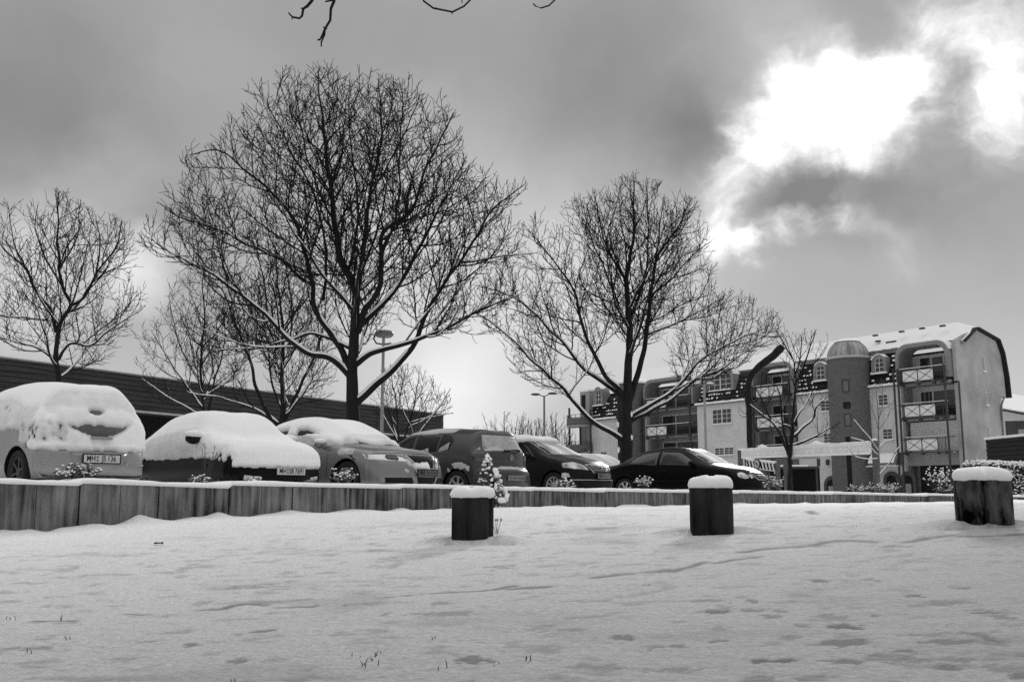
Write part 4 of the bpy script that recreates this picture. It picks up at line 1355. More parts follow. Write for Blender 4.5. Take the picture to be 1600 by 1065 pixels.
# ------------------------------------------------------------------ bare trees
class Twigs:
    """collects tapered polylines and meshes them in batches"""
    def __init__(self):
        self.g = {}
    def add(self, pts, rad, sides):
        self.g.setdefault((len(pts), sides), []).append((pts, rad))
    def build(self, name, m, parent, org=(0, 0, 0), smooth=False):
        V = []; F = []; off = 0
        for (n, s), items in self.g.items():
            P = np.array([[tuple(p) for p in it[0]] for it in items], float)      # k,n,3
            Rr = np.array([it[1] for it in items], float)                          # k,n
            T = np.gradient(P, axis=1)
            T /= np.maximum(np.linalg.norm(T, axis=2, keepdims=True), 1e-9)
            ref = np.where(np.abs(T[:, :1, 2:3]) < 0.9, np.array([0, 0, 1.0]), np.array([1.0, 0, 0]))
            ref = np.repeat(ref, n, 1)
            A = np.cross(T, ref); A /= np.maximum(np.linalg.norm(A, axis=2, keepdims=True), 1e-9)
            B = np.cross(T, A)
            ang = 2 * np.pi * np.arange(s) / s
            ring = P[:, :, None, :] + Rr[:, :, None, None] * (A[:, :, None, :] * np.cos(ang)[None, None, :, None] + B[:, :, None, :] * np.sin(ang)[None, None, :, None])
            k = len(items)
            V.append(ring.reshape(-1, 3))
            idx = off + np.arange(k * n * s).reshape(k, n, s)
            nx = np.roll(idx, -1, axis=2)
            q = np.stack([idx[:, :-1], nx[:, :-1], nx[:, 1:], idx[:, 1:]], -1).reshape(-1, 4)
            F.append(q)
            off += k * n * s
        if not V:
            return None
        V = np.concatenate(V) - np.array(org); F = np.concatenate(F)
        me = bpy.data.meshes.new(name)
        me.vertices.add(len(V)); me.vertices.foreach_set('co', V.ravel().astype(np.float32))
        me.loops.add(F.size); me.loops.foreach_set('vertex_index', F.ravel().astype(np.int32))
        me.polygons.add(len(F)); me.polygons.foreach_set('loop_start', np.arange(0, F.size, 4, dtype=np.int32))
        try:
            me.polygons.foreach_set('loop_total', np.full(len(F), 4, dtype=np.int32))
        except Exception:
            pass
        if smooth:
            me.polygons.foreach_set('use_smooth', np.ones(len(F), dtype=bool))
        me.update(calc_edges=True); me.validate()
        me.materials.append(m)
        return link(name, me, parent)

class Crown:
    def __init__(self, poly, axis_px, Y):
        self.Y = Y
        pts = [at(x, y, Y) for x, y in poly]
        zc_ = sum(p.z for p in pts) / len(pts)
        for p in pts:
            if p.z > zc_: p.z -= .22
        self.axis = at(axis_px, 600, Y).x
        self.poly = [(p.x, p.z) for p in pts]
        self.zs = [p.z for p in pts]
        self.tab = {}
        z0, z1 = min(self.zs), max(self.zs)
        self.z0, self.z1 = z0, z1
        self.n = 60
        for i in range(self.n + 1):
            z = z0 + (z1 - z0) * i / self.n
            s = span(self.poly, min(max(z, z0 + 1e-3), z1 - 1e-3))
            self.tab[i] = (self.axis - s[0], s[1] - self.axis) if s else (0, 0)
    def inside(self, p, slack=1.0):
        if p.z > self.z1 or p.z < self.z0:
            return False
        i = int((p.z - self.z0) / (self.z1 - self.z0) * self.n)
        l, r = self.tab[i]
        dx = p.x - self.axis; dy = p.y - self.Y
        rr = math.hypot(dx, dy)
        if rr < 1e-6:
            return True
        c = dx / rr
        lim = (l + r) / 2 + c * (r - l) / 2
        return rr < max(0.05, lim) * slack

def perp(d, a):
    s = d.cross(Vector((0, 0, 1)))
    if s.length < 1e-3:
        s = Vector((1, 0, 0))
    s.normalize()
    t = s.cross(d)
    return s * math.cos(a) + t * math.sin(a)

class Tree:
    def __init__(self, rnd, crown, minr=0.0085, dens=1.0, levels=3, trop=0.10):
        self.r = rnd; self.crown = crown; self.minr = minr; self.dens = dens
        self.cells = {}; self.cap = {1: .70 * dens, 2: 1.2 * dens, 3: 3.3 * dens}; self.limbs = []; self.tw = Twigs(); self.snow = Twigs(); self.levels = levels; self.trop = trop
    def walk(self, p, d, length, n, wig, trop):
        pts = [p]; st = length / n
        for i in range(n):
            r = self.r
            d = (d + Vector((r.gauss(0, wig), r.gauss(0, wig), r.gauss(0, wig) + trop))).normalized()
            p = p + d * st
            if self.crown and not self.crown.inside(p):
                if i >= 1:
                    break
            pts.append(p)
        return pts
    def snowline(self, pts, rad, seed):
        """ridge of snow on the upper side of a limb, broken where the limb is steep"""
        run = []; rr = []
        def flush():
            if len(run) >= 3:
                q = list(rr); q[0] *= .25; q[-1] *= .25
                self.snow.add(list(run), q, 6)
        for i in range(len(pts)):
            d = (pts[min(i + 1, len(pts) - 1)] - pts[max(i - 1, 0)]).normalized()
            flat = math.sqrt(d.x * d.x + d.y * d.y)
            amt = (1 - .75 * smooth01((pts[i].z - 6.0) / 2.0)) * smooth01((flat - .38) / .3) * (0.8 + .5 * N3(pts[i].x * 2.2 + seed, pts[i].y, pts[i].z * 2.2))
            if amt > .25:
                up = Vector((0, 0, 1)) - d * d.z
                up.normalize()
                run.append(pts[i] + up * (rad[i] * .55 + .010)); rr.append(max(.014, (rad[i] * .74 + .011)) * min(1, amt + .25))
            else:
                flush(); run.clear(); rr.clear()
        flush()
    def child(self, p, d, length, r0, level):
        if level >= 1:                      # keep the crown evenly filled: no more than so many shoots in one cell
            cs = .72 if level == 1 else .38
            q = p + d * min(length * .5, .6)
            key = (int(q.x / cs), int(q.y / cs), int(q.z / cs), level)
            c = self.cells.get(key, 0)
            if c + self.r.random() >= self.cap[level] + .5:
                return
            self.cells[key] = c + 1
        n = {1: 7, 2: 5, 3: 4}[level]
        wig = {1: .12, 2: .17, 3: .22}[level]
        pts = self.walk(p, d, length, n, wig, self.trop * (1.3 if level < 3 else 1.0))
        if len(pts) < 2:
            return
        r1 = max(self.minr * .75, r0 * .35)
        rad = [r0 + (r1 - r0) * i / (len(pts) - 1) for i in range(len(pts))]
        self.tw.add(pts, rad, 5 if level == 1 else (4 if level == 2 and r0 > .012 else 3))
        if level == 1 and r0 > .022 and p.z < 4.6 and self.r.random() < .7:
            self.snowline(pts, rad, 3)
        if level < self.levels:
            self.sprout(pts, rad, level + 1)
    def sprout(self, pts, rad, level, first=0.12, scale=1.0):
        r = self.r
        L = [0]
        for a, b_ in zip(pts[:-1], pts[1:]):
            L.append(L[-1] + (b_ - a).length)
        tot = L[-1]
        gap = {1: .26, 2: .17, 3: .11}[level] / self.dens
        s = tot * first + r.uniform(0, gap)
        ph = r.uniform(0, 6.28)
        j = 0
        while s < tot:
            while j < len(L) - 2 and L[j + 1] < s:
                j += 1
            f = (s - L[j]) / max(1e-6, L[j + 1] - L[j])
            p = pts[j].lerp(pts[j + 1], f)
            pd = (pts[j + 1] - pts[j]).normalized()
            pr = rad[j] + (rad[min(j + 1, len(rad) - 1)] - rad[j]) * f
            ph += 2.4 + r.uniform(-.5, .5)
            ang = R(r.uniform(34, 62))
            d = (pd * math.cos(ang) + perp(pd, ph) * math.sin(ang)).normalized()
            if d.z < -.15:
                d.z *= .3; d.normalize()
            u = s / tot
            if level == 1:
                ln = r.uniform(.8, 1.25) * (.55 + 1.5 * (1 - u)) * scale * min(1.6, .45 + tot * .22)
            elif level == 2:
                ln = r.uniform(.7, 1.2) * (.30 + .60 * (1 - u)) * min(1.3, .35 + tot * .5)
            else:
                ln = r.uniform(.16, .42)
            self.child(p, d, ln, max(self.minr, min(pr * .62, .026 if level == 1 else .013)), level)
            s += gap * r.uniform(.6, 1.4)
        # leader twig at the tip
        if level > 1 or True:
            pd = (pts[-1] - pts[-2]).normalized()
            self.child(pts[-1], pd, r.uniform(.2, .45), max(self.minr, rad[-1] * .9), min(3, max(level, 2)))
    def limb(self, pts, r0, r1, sprout=True, first=0.15, scale=1.0, snow=True, sub=5):
        curve = catmull(pts, max(8, int(len(pts) * sub)))
        jit = [p + Vector((N3(p.x * 1.7, p.y, p.z * 1.7), N3(p.x, p.y + 9, p.z * 1.7), N3(p.x * 1.7, 4, p.z))) * .05 * (i > 1) for i, p in enumerate(curve)]
        n = len(jit)
        rad = [r0 + (r1 - r0) * (i / (n - 1)) ** .72 for i in range(n)]
        self.limbs.append((jit, rad))
        if snow:
            self.snowline(jit, rad, len(self.limbs))
        if sprout:
            self.sprout(jit, rad, 1, first, scale)
        return jit, rad
    def finish(self, name, label, base, group=None, bark=BARK, twig=TWIG, trunk_name='trunk', cat='tree'):
        t_ = thing(name, label, cat, base, 0, group)
        for i, (pts, rad) in enumerate(self.limbs):
            tw = Twigs(); tw.add(pts, rad, 10 if rad[0] > .06 else 7)
            tw.build('trunk' if i == 0 else 'limb', bark, t_, base, True)
        o = self.tw.build('crown', twig, t_, base)
        if o: stuff(o)
        o = self.snow.build('branch_snow', SNOW, t_, base, True)
        if o: stuff(o)
        return t_

def trace(pts, Y, dys):
    """photo trace of a limb as a 3D polyline; dys: depth offsets of its first and last point"""
    n = len(pts)
    return [at(x, y, Y + dys[0] + (dys[1] - dys[0]) * (i / (n - 1)) ** 1.3) for i, (x, y) in enumerate(pts)]

def auto_limbs(T, rnd, trunk, specs):
    """limbs that grow towards and away from the viewer: (height along trunk 0..1, azimuth deg, length, rise, radius)"""
    for f, az, ln, rise, r0 in specs:
        i = min(len(trunk) - 1, int(f * (len(trunk) - 1)))
        p = trunk[i]
        a = R(az)
        d = Vector((math.cos(a), math.sin(a), rise)).normalized()
        pts = [p]
        for k in range(5):
            d = (d + Vector((rnd.gauss(0, .10), rnd.gauss(0, .10), .16))).normalized()
            q = pts[-1] + d * ln / 5
            if T.crown and not T.crown.inside(q, .95):
                break
            pts.append(q)
        if len(pts) >= 3:
            T.limb(pts, r0, .014, sub=3)

# ---- the big plane tree behind the cars
Y = 26.0
rnd = random.Random(21)
CR = Crown([(470, 625), (360, 590), (300, 550), (232, 480), (228, 400), (245, 310), (290, 235), (370, 170), (415, 140), (470, 108), (490, 98), (560, 112), (600, 118), (660, 150), (715, 165), (735, 255), (822, 262), (836, 400), (815, 480), (745, 560), (640, 615)], 556, Y)
T = Tree(rnd, CR, dens=1.0)
base = at(553, 764, Y)
tr = [at(x, y, Y) for x, y in ((553, 770), (552, 700), (551, 640), (550, 603), (552, 543), (554, 505), (557, 461), (544, 429), (533, 407), (524, 350), (517, 298), (509, 227), (495, 113))]
trunk, _ = T.limb(tr, .235, .014, first=.45)
A_ = [
    ([(557, 461), (569, 385), (577, 309), (596, 216), (591, 124)], (0, .8), .085, .45), ([(558, 520), (571, 484), (591, 451), (596, 407), (597, 363), (634, 336), (667, 260), (710, 175)], (0, -1.0), .10, .3),
    ([(556, 516), (601, 472), (634, 429), (656, 385), (678, 341), (725, 250)], (0, 1.6), .085, .25), ([(555, 570), (580, 552), (601, 546), (656, 529), (710, 505), (765, 478), (812, 462)], (0, -.8), .085, .3),
    ([(556, 630), (580, 608), (610, 580), (640, 549), (667, 489), (700, 434), (738, 380), (776, 320), (818, 290)], (0, .6), .105, .25), ([(716, 410), (765, 404), (832, 396)], (.4, .9), .035, .1),
    ([(549, 590), (530, 570), (515, 560), (481, 551), (449, 527), (405, 483), (372, 456), (340, 434), (291, 407), (245, 380)], (0, -.9), .095, .25), ([(549, 545), (514, 528), (481, 522), (449, 532), (405, 543), (340, 546)], (0, .9), .055, .25),
    ([(549, 580), (541, 565), (530, 540), (514, 518), (492, 483), (487, 440), (476, 396), (460, 341), (432, 309), (383, 265), (340, 233), (298, 240)], (0, .5), .10, .3), ([(476, 440), (438, 407), (383, 380), (340, 358), (274, 336), (250, 318)], (.2, 1.0), .045, .15),
    ([(505, 470), (509, 420), (507, 370), (492, 309), (454, 233), (416, 160)], (.4, -1.2), .05, .15), ([(524, 350), (490, 280), (470, 200), (462, 150)], (0, 1.2), .035, .1), ([(577, 309), (610, 250), (640, 190), (655, 150)], (.6, 1.8), .032, .1), ([(544, 430), (560, 330), (548, 230), (545, 150)], (0, -1.2), .045, .15),
    ([(596, 400), (620, 330), (625, 240), (628, 150)], (-.4, -1.6), .04, .15)]
for p, dy, r0, fs in A_:
    T.limb(trace(p, Y, dy), r0, .013, first=fs)
auto_limbs(T, rnd, trunk, [(.30, 75, 3.6, .55, .06), (.36, -80, 3.8, .5, .06), (.40, 120, 3.5, .7, .05), (.42, -125, 3.6, .6, .05), (.46, 45, 3.4, .8, .05), (.48, -45, 3.4, .8, .05), (.58, 95, 2.6, 1.0, .04), (.60, -95, 2.6, 1.0, .04), (.7, 160, 2.0, 1.2, .03), (.72, -30, 2.0, 1.2, .03)])
# knobbly burr on the trunk
T.finish('bare_tree', 'largest bare tree with wide dark crown standing behind the grey saloon', base)

# ---- right hand tree before the apartment block
Y = 34.0
rnd = random.Random(5)
CR = Crown([(940, 690), (880, 640), (800, 590), (745, 520), (735, 430), (800, 360), (850, 320), (900, 300), (950, 278), (992, 262), (1040, 290), (1085, 305), (1110, 370), (1140, 440), (1205, 485), (1222, 530), (1140, 600), (1060, 665)], 982, Y)
T = Tree(rnd, CR, dens=.92)
base = at(978, 772, Y)
tr = [at(x, y, Y) for x, y in ((977, 776), (978, 720), (979, 680), (979, 640), (980, 617), (982, 560), (984, 514), (979, 438), (989, 377), (991, 281))]
trunk, _ = T.limb(tr, .27, .014, first=.45)
B_ = [([(981, 632), (986, 618), (998, 579), (1010, 523), (1017, 457), (1028, 401), (1059, 354), (1080, 310)], (0, .7), .13, .3), ([(978, 630), (965, 606), (947, 589), (928, 551), (909, 509), (900, 462), (871, 415), (836, 370)], (0, -.8), .10, .25),
      ([(977, 625), (942, 596), (914, 579), (886, 542), (857, 514), (825, 481), (787, 457), (748, 446)], (0, .9), .09, .25), ([(977, 690), (960, 678), (928, 661), (900, 631), (876, 603), (834, 565), (801, 532), (768, 504), (742, 488)], (0, -1.0), .095, .3),
      ([(981, 655), (1000, 642), (1040, 619), (1069, 593), (1092, 565), (1139, 537), (1163, 525), (1212, 526)], (0, -.6), .085, .3), ([(981, 660), (1010, 645), (1045, 626), (1087, 593), (1130, 575), (1163, 551), (1195, 535)], (0, .8), .08, .3),
      ([(1010, 523), (1059, 504), (1097, 485), (1132, 465)], (.3, 1.0), .045, .15), ([(1017, 462), (1050, 434), (1087, 396), (1111, 378)], (.4, -.6), .04, .15), ([(979, 440), (950, 390), (935, 340), (930, 300)], (0, .8), .05, .15), ([(984, 514), (960, 460), (940, 410), (915, 350)], (0, -1.3), .05, .15), ([(1020, 430), (1030, 370), (1035, 310)], (.5, 1.2), .035, .1), ([(985, 500), (1010, 420), (1012, 330), (1010, 285)], (0, -1.4), .05, .15)]
for p, dy, r0, fs in B_:
    T.limb(trace(p, Y, dy), r0, .014, first=fs)
auto_limbs(T, rnd, trunk, [(.42, 80, 3.8, .5, .06), (.44, -85, 3.6, .5, .06), (.50, 130, 3.4, .7, .05), (.52, -130, 3.4, .7, .05), (.56, 40, 3.2, .8, .05), (.58, -50, 3.2, .9, .05), (.68, 100, 2.6, 1.0, .04), (.7, -100, 2.4, 1.0, .04)])
t_ = T.finish('bare_tree', 'bare tree with snow-lined low limbs rising behind the long black saloon before the apartment block', base)
m = MB(); r = random.Random(4)
for z_ in (1.5, 1.9, 2.35, 2.7):
    m.blob((r.choice((-.22, .22)) + r.uniform(-.03, .03), -.12, z_), .05, .05, .12, .2, 1)
stuff(m.build('trunk_snow', SNOW, t_, smooth=True))

# ---- left tree in front of the boarded hall
Y = 32.0
rnd = random.Random(9)
CR = Crown([(60, 590), (-20, 570), (-95, 500), (-100, 420), (-60, 350), (0, 330), (40, 305), (80, 290), (105, 288), (150, 320), (205, 330), (215, 400), (228, 480), (180, 560), (120, 590)], 90, Y)
T = Tree(rnd, CR, dens=.82)
base = at(92, 770, Y)
tr = [at(x, y, Y) for x, y in ((92, 776), (92, 700), (91, 620), (91, 594), (88, 560), (90, 523), (101, 493), (109, 478), (98, 448), (92, 403), (90, 343), (92, 300))]
trunk, _ = T.limb(tr, .16, .013, first=.5)
for p, dy, r0, fs in [([(109, 478), (128, 467), (150, 429), (162, 410), (180, 388), (190, 345)], (0, .5), .06, .2), ([(88, 519), (79, 485), (56, 452), (38, 418), (15, 399), (-10, 370)], (0, -.6), .065, .2), ([(87, 562), (56, 542), (38, 538), (-10, 524)], (0, .5), .05, .2),
                      ([(91, 562), (109, 538), (143, 538), (169, 519), (195, 500), (222, 482)], (0, -.5), .055, .2), ([(75, 500), (38, 497), (0, 493), (-40, 480)], (0, .8), .04, .2), ([(150, 429), (155, 380), (150, 335)], (.2, .5), .035, .1), ([(98, 448), (70, 400), (55, 350), (60, 320)], (0, .6), .04, .15), ([(93, 420), (120, 370), (125, 320)], (0, -.6), .035, .15), ([(40, 420), (20, 370), (15, 335)], (-.3, -.5), .03, .1)]:
    T.limb(trace(p, Y, dy), r0, .012, first=fs)
auto_limbs(T, rnd, trunk, [(.38, 80, 2.6, .5, .04), (.42, -85, 2.6, .5, .04), (.5, 130, 2.4, .7, .035), (.55, -130, 2.4, .7, .035), (.58, 40, 2.2, .8, .035), (.62, -50, 2.2, .9, .035), (.75, 100, 1.8, 1.0, .03)])
T.finish('bare_tree', 'slender bare tree rising behind the snow-buried silver hatchback before the boarded hall', base)

# ---- many-stemmed tree behind the black saloon, and its thinner neighbour
Y = 36.0
rnd = random.Random(14)
CR = Crown([(420, 650), (330, 630), (280, 560), (300, 470), (360, 400), (440, 370), (500, 400), (530, 470), (535, 560), (520, 640), (470, 660)], 438, Y)
T = Tree(rnd, CR, dens=.80)
base = at(440, 768, Y)
trunk, _ = T.limb([at(x, y, Y) for x, y in ((440, 775), (441, 700), (442, 650), (441, 580), (443, 520), (434, 440), (430, 390))], .17, .014, first=.4)
for p, dy, r0, fs in [([(444, 660), (452, 640), (470, 600), (490, 560), (503, 520), (512, 450)], (0, .8), .08, .25), ([(436, 665), (425, 655), (405, 620), (390, 560), (365, 500), (345, 450), (310, 425)], (0, -.8), .09, .3), ([(436, 662), (400, 640), (360, 625), (290, 612)], (0, .5), .05, .25), ([(446, 650), (470, 620), (490, 596), (520, 590)], (0, -.9), .05, .2), ([(443, 520), (470, 470), (480, 420)], (0, .9), .04, .2), ([(442, 560), (415, 500), (400, 430)], (0, -1.2), .045, .2), ([(441, 640), (424, 600), (420, 540), (395, 470)], (0, 1.2), .05, .2), ([(500, 560), (515, 545), (532, 540)], (.4, .4), .03, .1)]:
    T.limb(trace(p, Y, dy), r0, .013, first=fs)
auto_limbs(T, rnd, trunk, [(.35, 80, 2.8, .6, .05), (.38, -85, 2.8, .6, .05), (.5, 140, 2.4, .8, .04), (.52, -40, 2.4, .8, .04)])
T.finish('bare_tree', 'many-stemmed bare tree with snow-lined forks standing behind the black saloon', base)
Y = 40.0
rnd = random.Random(15)
CR = Crown([(300, 650), (240, 630), (210, 570), (215, 480), (260, 410), (330, 380), (380, 420), (395, 500), (385, 600), (350, 650)], 322, Y)
T = Tree(rnd, CR, dens=.72)
base = at(322, 768, Y)
trunk, _ = T.limb([at(x, y, Y) for x, y in ((322, 775), (321, 680), (318, 640), (314, 570), (320, 500), (316, 440), (325, 395))], .10, .013, first=.4)
for p, dy, r0, fs in [([(322, 660), (334, 600), (350, 540), (352, 480)], (0, .6), .06, .25), ([(318, 640), (290, 600), (262, 560), (238, 520)], (0, -.6), .055, .25), ([(316, 600), (280, 540), (265, 470)], (0, .8), .045, .2), ([(319, 620), (350, 600), (385, 560)], (0, -.5), .04, .2), ([(318, 650), (270, 625), (222, 590)], (0, .3), .04, .2)]:
    T.limb(trace(p, Y, dy), r0, .012, first=fs)
auto_limbs(T, rnd, trunk, [(.4, 80, 2.4, .6, .04), (.44, -85, 2.4, .6, .04), (.55, 150, 2.0, .8, .035), (.6, -30, 2.0, .8, .035)])
T.finish('bare_tree', 'thin bare tree before the boarded hall between the slender tree and the many-stemmed tree', base)
Y = 44.0
rnd = random.Random(16)
CR = Crown([(600, 690), (570, 650), (575, 600), (600, 565), (650, 560), (690, 590), (712, 620), (705, 665), (660, 695)], 632, Y)
T = Tree(rnd, CR, dens=.75)
base = at(628, 772, Y)
trunk, _ = T.limb([at(x, y, Y) for x, y in ((628, 776), (626, 720), (622, 680), (620, 640), (612, 590), (610, 570))], .09, .012, first=.4)
for p, dy, r0, fs in [([(625, 700), (640, 660), (650, 620), (655, 575)], (0, .5), .05, .2), ([(626, 710), (660, 670), (690, 630), (703, 610)], (0, -.5), .05, .2), ([(622, 690), (605, 660), (590, 630)], (0, .5), .035, .2), ([(640, 660), (680, 650), (708, 645)], (.2, .8), .03, .1), ([(624, 700), (600, 685), (585, 670)], (0, -.6), .03, .1)]:
    T.limb(trace(p, Y, dy), r0, .012, first=fs)
T.finish('bare_tree', 'small bare tree standing beside the lamp post behind the dark grey hatchback', base)

# ---- thin row of bare trees far off between hall and apartment block
FARTW = mat('far_twig', 0.06, rough=.9, var=.3, scale=2)
rnd = random.Random(31)
FAR_L = ['bare far tree at the hall side end of the distant tree row', 'tall bare far tree with spreading top in the distant tree row', 'narrow bare far tree in the middle of the distant tree row', 'bushy bare far tree beside the two-armed lamp post', 'low bare far tree right of the two-armed lamp post', 'bare far tree at the foot of the outside stair']
for i, (px, top, wpx) in enumerate([(745, 662, 34), (790, 640, 44), (818, 646, 36), (842, 650, 36), (868, 640, 36), (886, 660, 26)]):
    Y = 95 + i * 3
    CR = Crown([(px - wpx * .4, 735), (px - wpx, 700), (px - wpx * .9, top + 25), (px - wpx * .3, top), (px + wpx * .3, top), (px + wpx * .9, top + 25), (px + wpx, 700), (px + wpx * .4, 735)], px, Y)
    T = Tree(rnd, CR, minr=.016, dens=.34, levels=2, trop=.12)
    base = at(px, 780, Y)
    trunk, _ = T.limb([at(px, 785, Y), at(px + 1, 740, Y), at(px - 1, 690, Y), at(px + rnd.uniform(-4, 4), top + 4, Y)], .13, .02, first=.3, snow=False, scale=1.8)
    for k in range(9):
        p0 = trunk[int(len(trunk) * rnd.uniform(.25, .5))]
        q = at(px + rnd.uniform(-.85, .85) * wpx, top + rnd.uniform(4, 40), Y); q.y += rnd.uniform(-3, 3)
        mid = p0.lerp(q, .5) + Vector((0, 0, -.4))
        T.limb([p0, mid, q], .06, .02, first=.1, snow=False, scale=1.6)
    T.finish('far_tree', FAR_L[i], base, 'distant row of bare trees', FARTW, FARTW)

# ---- small snow-lined tree before the apartment block
Y = 50.0
rnd = random.Random(44)
CR = Crown([(1190, 710), (1150, 670), (1150, 610), (1190, 560), (1205, 520), (1240, 510), (1290, 515), (1300, 580), (1315, 620), (1310, 680), (1270, 710)], 1235, Y)
T = Tree(rnd, CR, dens=.58, minr=.009, levels=3)
base = at(1234, 773, Y)
trunk, _ = T.limb([at(x, y, Y) for x, y in ((1234, 776), (1234, 740), (1234, 710), (1237, 690), (1240, 640), (1243, 600), (1238, 560), (1228, 530))], .13, .015, first=.6)
for p, dy, r0, fs in [([(1233, 712), (1224, 690), (1213, 668), (1203, 655), (1188, 645), (1170, 630)], (0, -.5), .06, .5), ([(1234, 705), (1224, 670), (1220, 640), (1219, 615), (1212, 600)], (0, .5), .055, .5), ([(1236, 690), (1233, 665), (1222, 662)], (0, -.4), .05, .6), ([(1237, 684), (1255, 668), (1272, 650), (1276, 634), (1290, 622)], (0, .4), .06, .5), ([(1237, 697), (1268, 684), (1300, 668)], (0, -.5), .055, .5), ([(1240, 662), (1252, 640), (1262, 625), (1268, 615)], (0, .4), .04, .4), ([(1243, 600), (1260, 560), (1268, 535), (1275, 515)], (0, .5), .04, .2), ([(1238, 560), (1225, 535), (1213, 518)], (0, .4), .03, .2), ([(1241, 590), (1250, 555), (1252, 525)], (0, -.4), .03, .2), ([(1205, 655), (1190, 625), (1178, 600)], (-.3, -.3), .03, .3)]:
    T.limb(trace(p, Y, dy), r0 * 1.5, .022, first=fs)
T.finish('small_tree', 'small tree with pruned snow-lined limbs standing behind the white barrier beam', base)

# ---- thin young tree by the end post of the barrier
Y = 43.0
rnd = random.Random(46)
CR = Crown([(1365, 760), (1325, 740), (1318, 640), (1350, 590), (1385, 585), (1400, 640), (1440, 690), (1430, 745), (1390, 765)], 1374, Y)
T = Tree(rnd, CR, dens=.42, minr=.006)
base = at(1375, 774, Y)
trunk, _ = T.limb([at(x, y, Y) for x, y in ((1375, 778), (1373, 740), (1373, 700), (1372, 650), (1369, 605))], .06, .012, first=.5)
for p, dy, r0, fs in [([(1373, 705), (1355, 680), (1340, 663), (1332, 655)], (0, -.3), .022, .4), ([(1373, 712), (1350, 690), (1328, 682)], (0, .3), .020, .4), ([(1373, 700), (1383, 690), (1400, 685)], (0, .3), .02, .4), ([(1374, 742), (1388, 725), (1398, 708), (1408, 695)], (0, -.3), .024, .4), ([(1373, 716), (1350, 716), (1335, 712)], (0, .2), .018, .4), ([(1372, 660), (1380, 620), (1378, 595)], (0, .3), .018, .3), ([(1372, 670), (1360, 630), (1355, 605)], (0, -.3), .018, .3)]:
    T.limb(trace(p, Y, dy), r0, .009, first=fs)
T.finish('young_tree', 'thin pale young tree by the right post of the white barrier beam', base, None, PALEBARK, PALEBARK)

# ---- dark trunk with one thick sawn-off slanting limb
Y = 60.0
base = at(1173, 775, Y)
T = Tree(random.Random(2), None)
T.limb([at(x, y, Y) for x, y in ((1173, 780), (1172, 720), (1171, 660), (1169, 612), (1170, 596), (1175, 584), (1186, 573), (1203, 559), (1219, 545))], .27, .18, sprout=False, snow=False)
t_ = thing('pollarded_tree', 'dark bare trunk with one thick sawn-off limb slanting up before the apartment block', 'tree', base)
pts, rad = T.limbs[0]
rad = [(.15 + .10 * (i / len(rad) - .6) / .4 if i > len(rad) * .6 else .17) * (1 + .12 * N3(i * .9, 3, 1)) for i, _ in enumerate(rad)]
m = MB(); m.tube([p - base for p in pts], rad, 10); m.build('trunk', BARK, t_, smooth=True)
m = MB(); e = pts[-1] - base; dd = (pts[-1] - pts[-2]).normalized()
m.tube([e - dd * .25, e, e + dd * .2], [.20, .23, .21], 10); m.build('sawn_end', BARK, t_, smooth=True)

# ---- overhanging tree beside the photographer: only hanging twigs reach into the picture
rnd = random.Random(77)
Y = 5.2
base = Vector((-4.6, 3.2, ground(-4.6, 3.2)))
T = Tree(rnd, None)
T.limb([base + Vector((0, 0, -.1)), base + Vector((.05, .1, 1.6)), base + Vector((.1, .3, 3.0)), base + Vector((.4, .8, 4.2)), base + Vector((.9, 1.2, 5.4))], .16, .05, sprout=False, snow=False)
fork = base + Vector((.12, .35, 3.1))
tipz = at(500, -60, Y).z + .12
l1 = [fork, Vector((-3.2, 4.2, tipz + .75)), Vector((-2.2, 4.9, tipz + .55)), Vector((-1.2, Y, tipz + .30)), Vector((-.4, Y + .1, tipz + .22)), Vector((.35, Y + .1, tipz + .15))]
T.limb(l1, .07, .010, sprout=False, snow=False)
def twig(pts, r0, r1, Y_):
    P = [at(x, y, Y_) for x, y in pts]
    T.tw.add(P, [.8 * (r0 + (r1 - r0) * i / (len(P) - 1)) for i in range(len(P))], 6)
    return P
def hang(pts, r0, r1, Y_, root):
    P = [root] + [at(x, y, Y_) for x, y in pts]
    T.tw.add(P, [r0] + [.8 * (r0 + (r1 - r0) * i / (len(P) - 2)) for i in range(len(P) - 1)], 6)
def near(f):
    i = f * (len(T.limbs[1][0]) - 1); return T.limbs[1][0][int(i)]
hang([(505, -30), (487, 2), (480, 10), (474, 14), (472, 25), (468, 29), (457, 27), (453, 23), (451, 20)], .012, .005, Y, near(.60))
twig([(457, 27), (456, 31)], .005, .003, Y); twig([(474, 14), (470, 13)], .006, .004, Y); twig([(482, 8), (481, 12)], .006, .004, Y)
hang([(528, -25), (522, 2), (517, 14), (516, 32), (508, 45), (503, 57), (500, 62)], .012, .006, Y, near(.64))
twig([(508, 45), (507, 55), (502, 66), (502, 73)], .007, .005, Y); twig([(508, 45), (505, 42)], .006, .004, Y); twig([(500, 62), (496, 63)], .007, .005, Y); twig([(521, 0), (508, 3)], .008, .005, Y); twig([(507, 48), (511, 44)], .006, .004, Y)
hang([(655, -25), (662, 2), (677, 13), (707, 19), (725, 10), (735, 0), (742, -18)], .007, .006, Y, near(.80))
twig([(677, 13), (683, 13)], .005, .004, Y); twig([(707, 19), (706, 22)], .006, .004, Y); twig([(722, 5), (721, -10)], .004, .003, Y)
hang([(875, -22), (867, 0), (858, 9), (845, 13), (837, 10), (833, 6)], .006, .0045, Y, near(.97))
T.finish('overhanging_tree', 'tree whose crooked hanging twig tips dip into the top edge of the view', base, None, BARK, TWIG)

# ------------------------------------------------------------------ cars

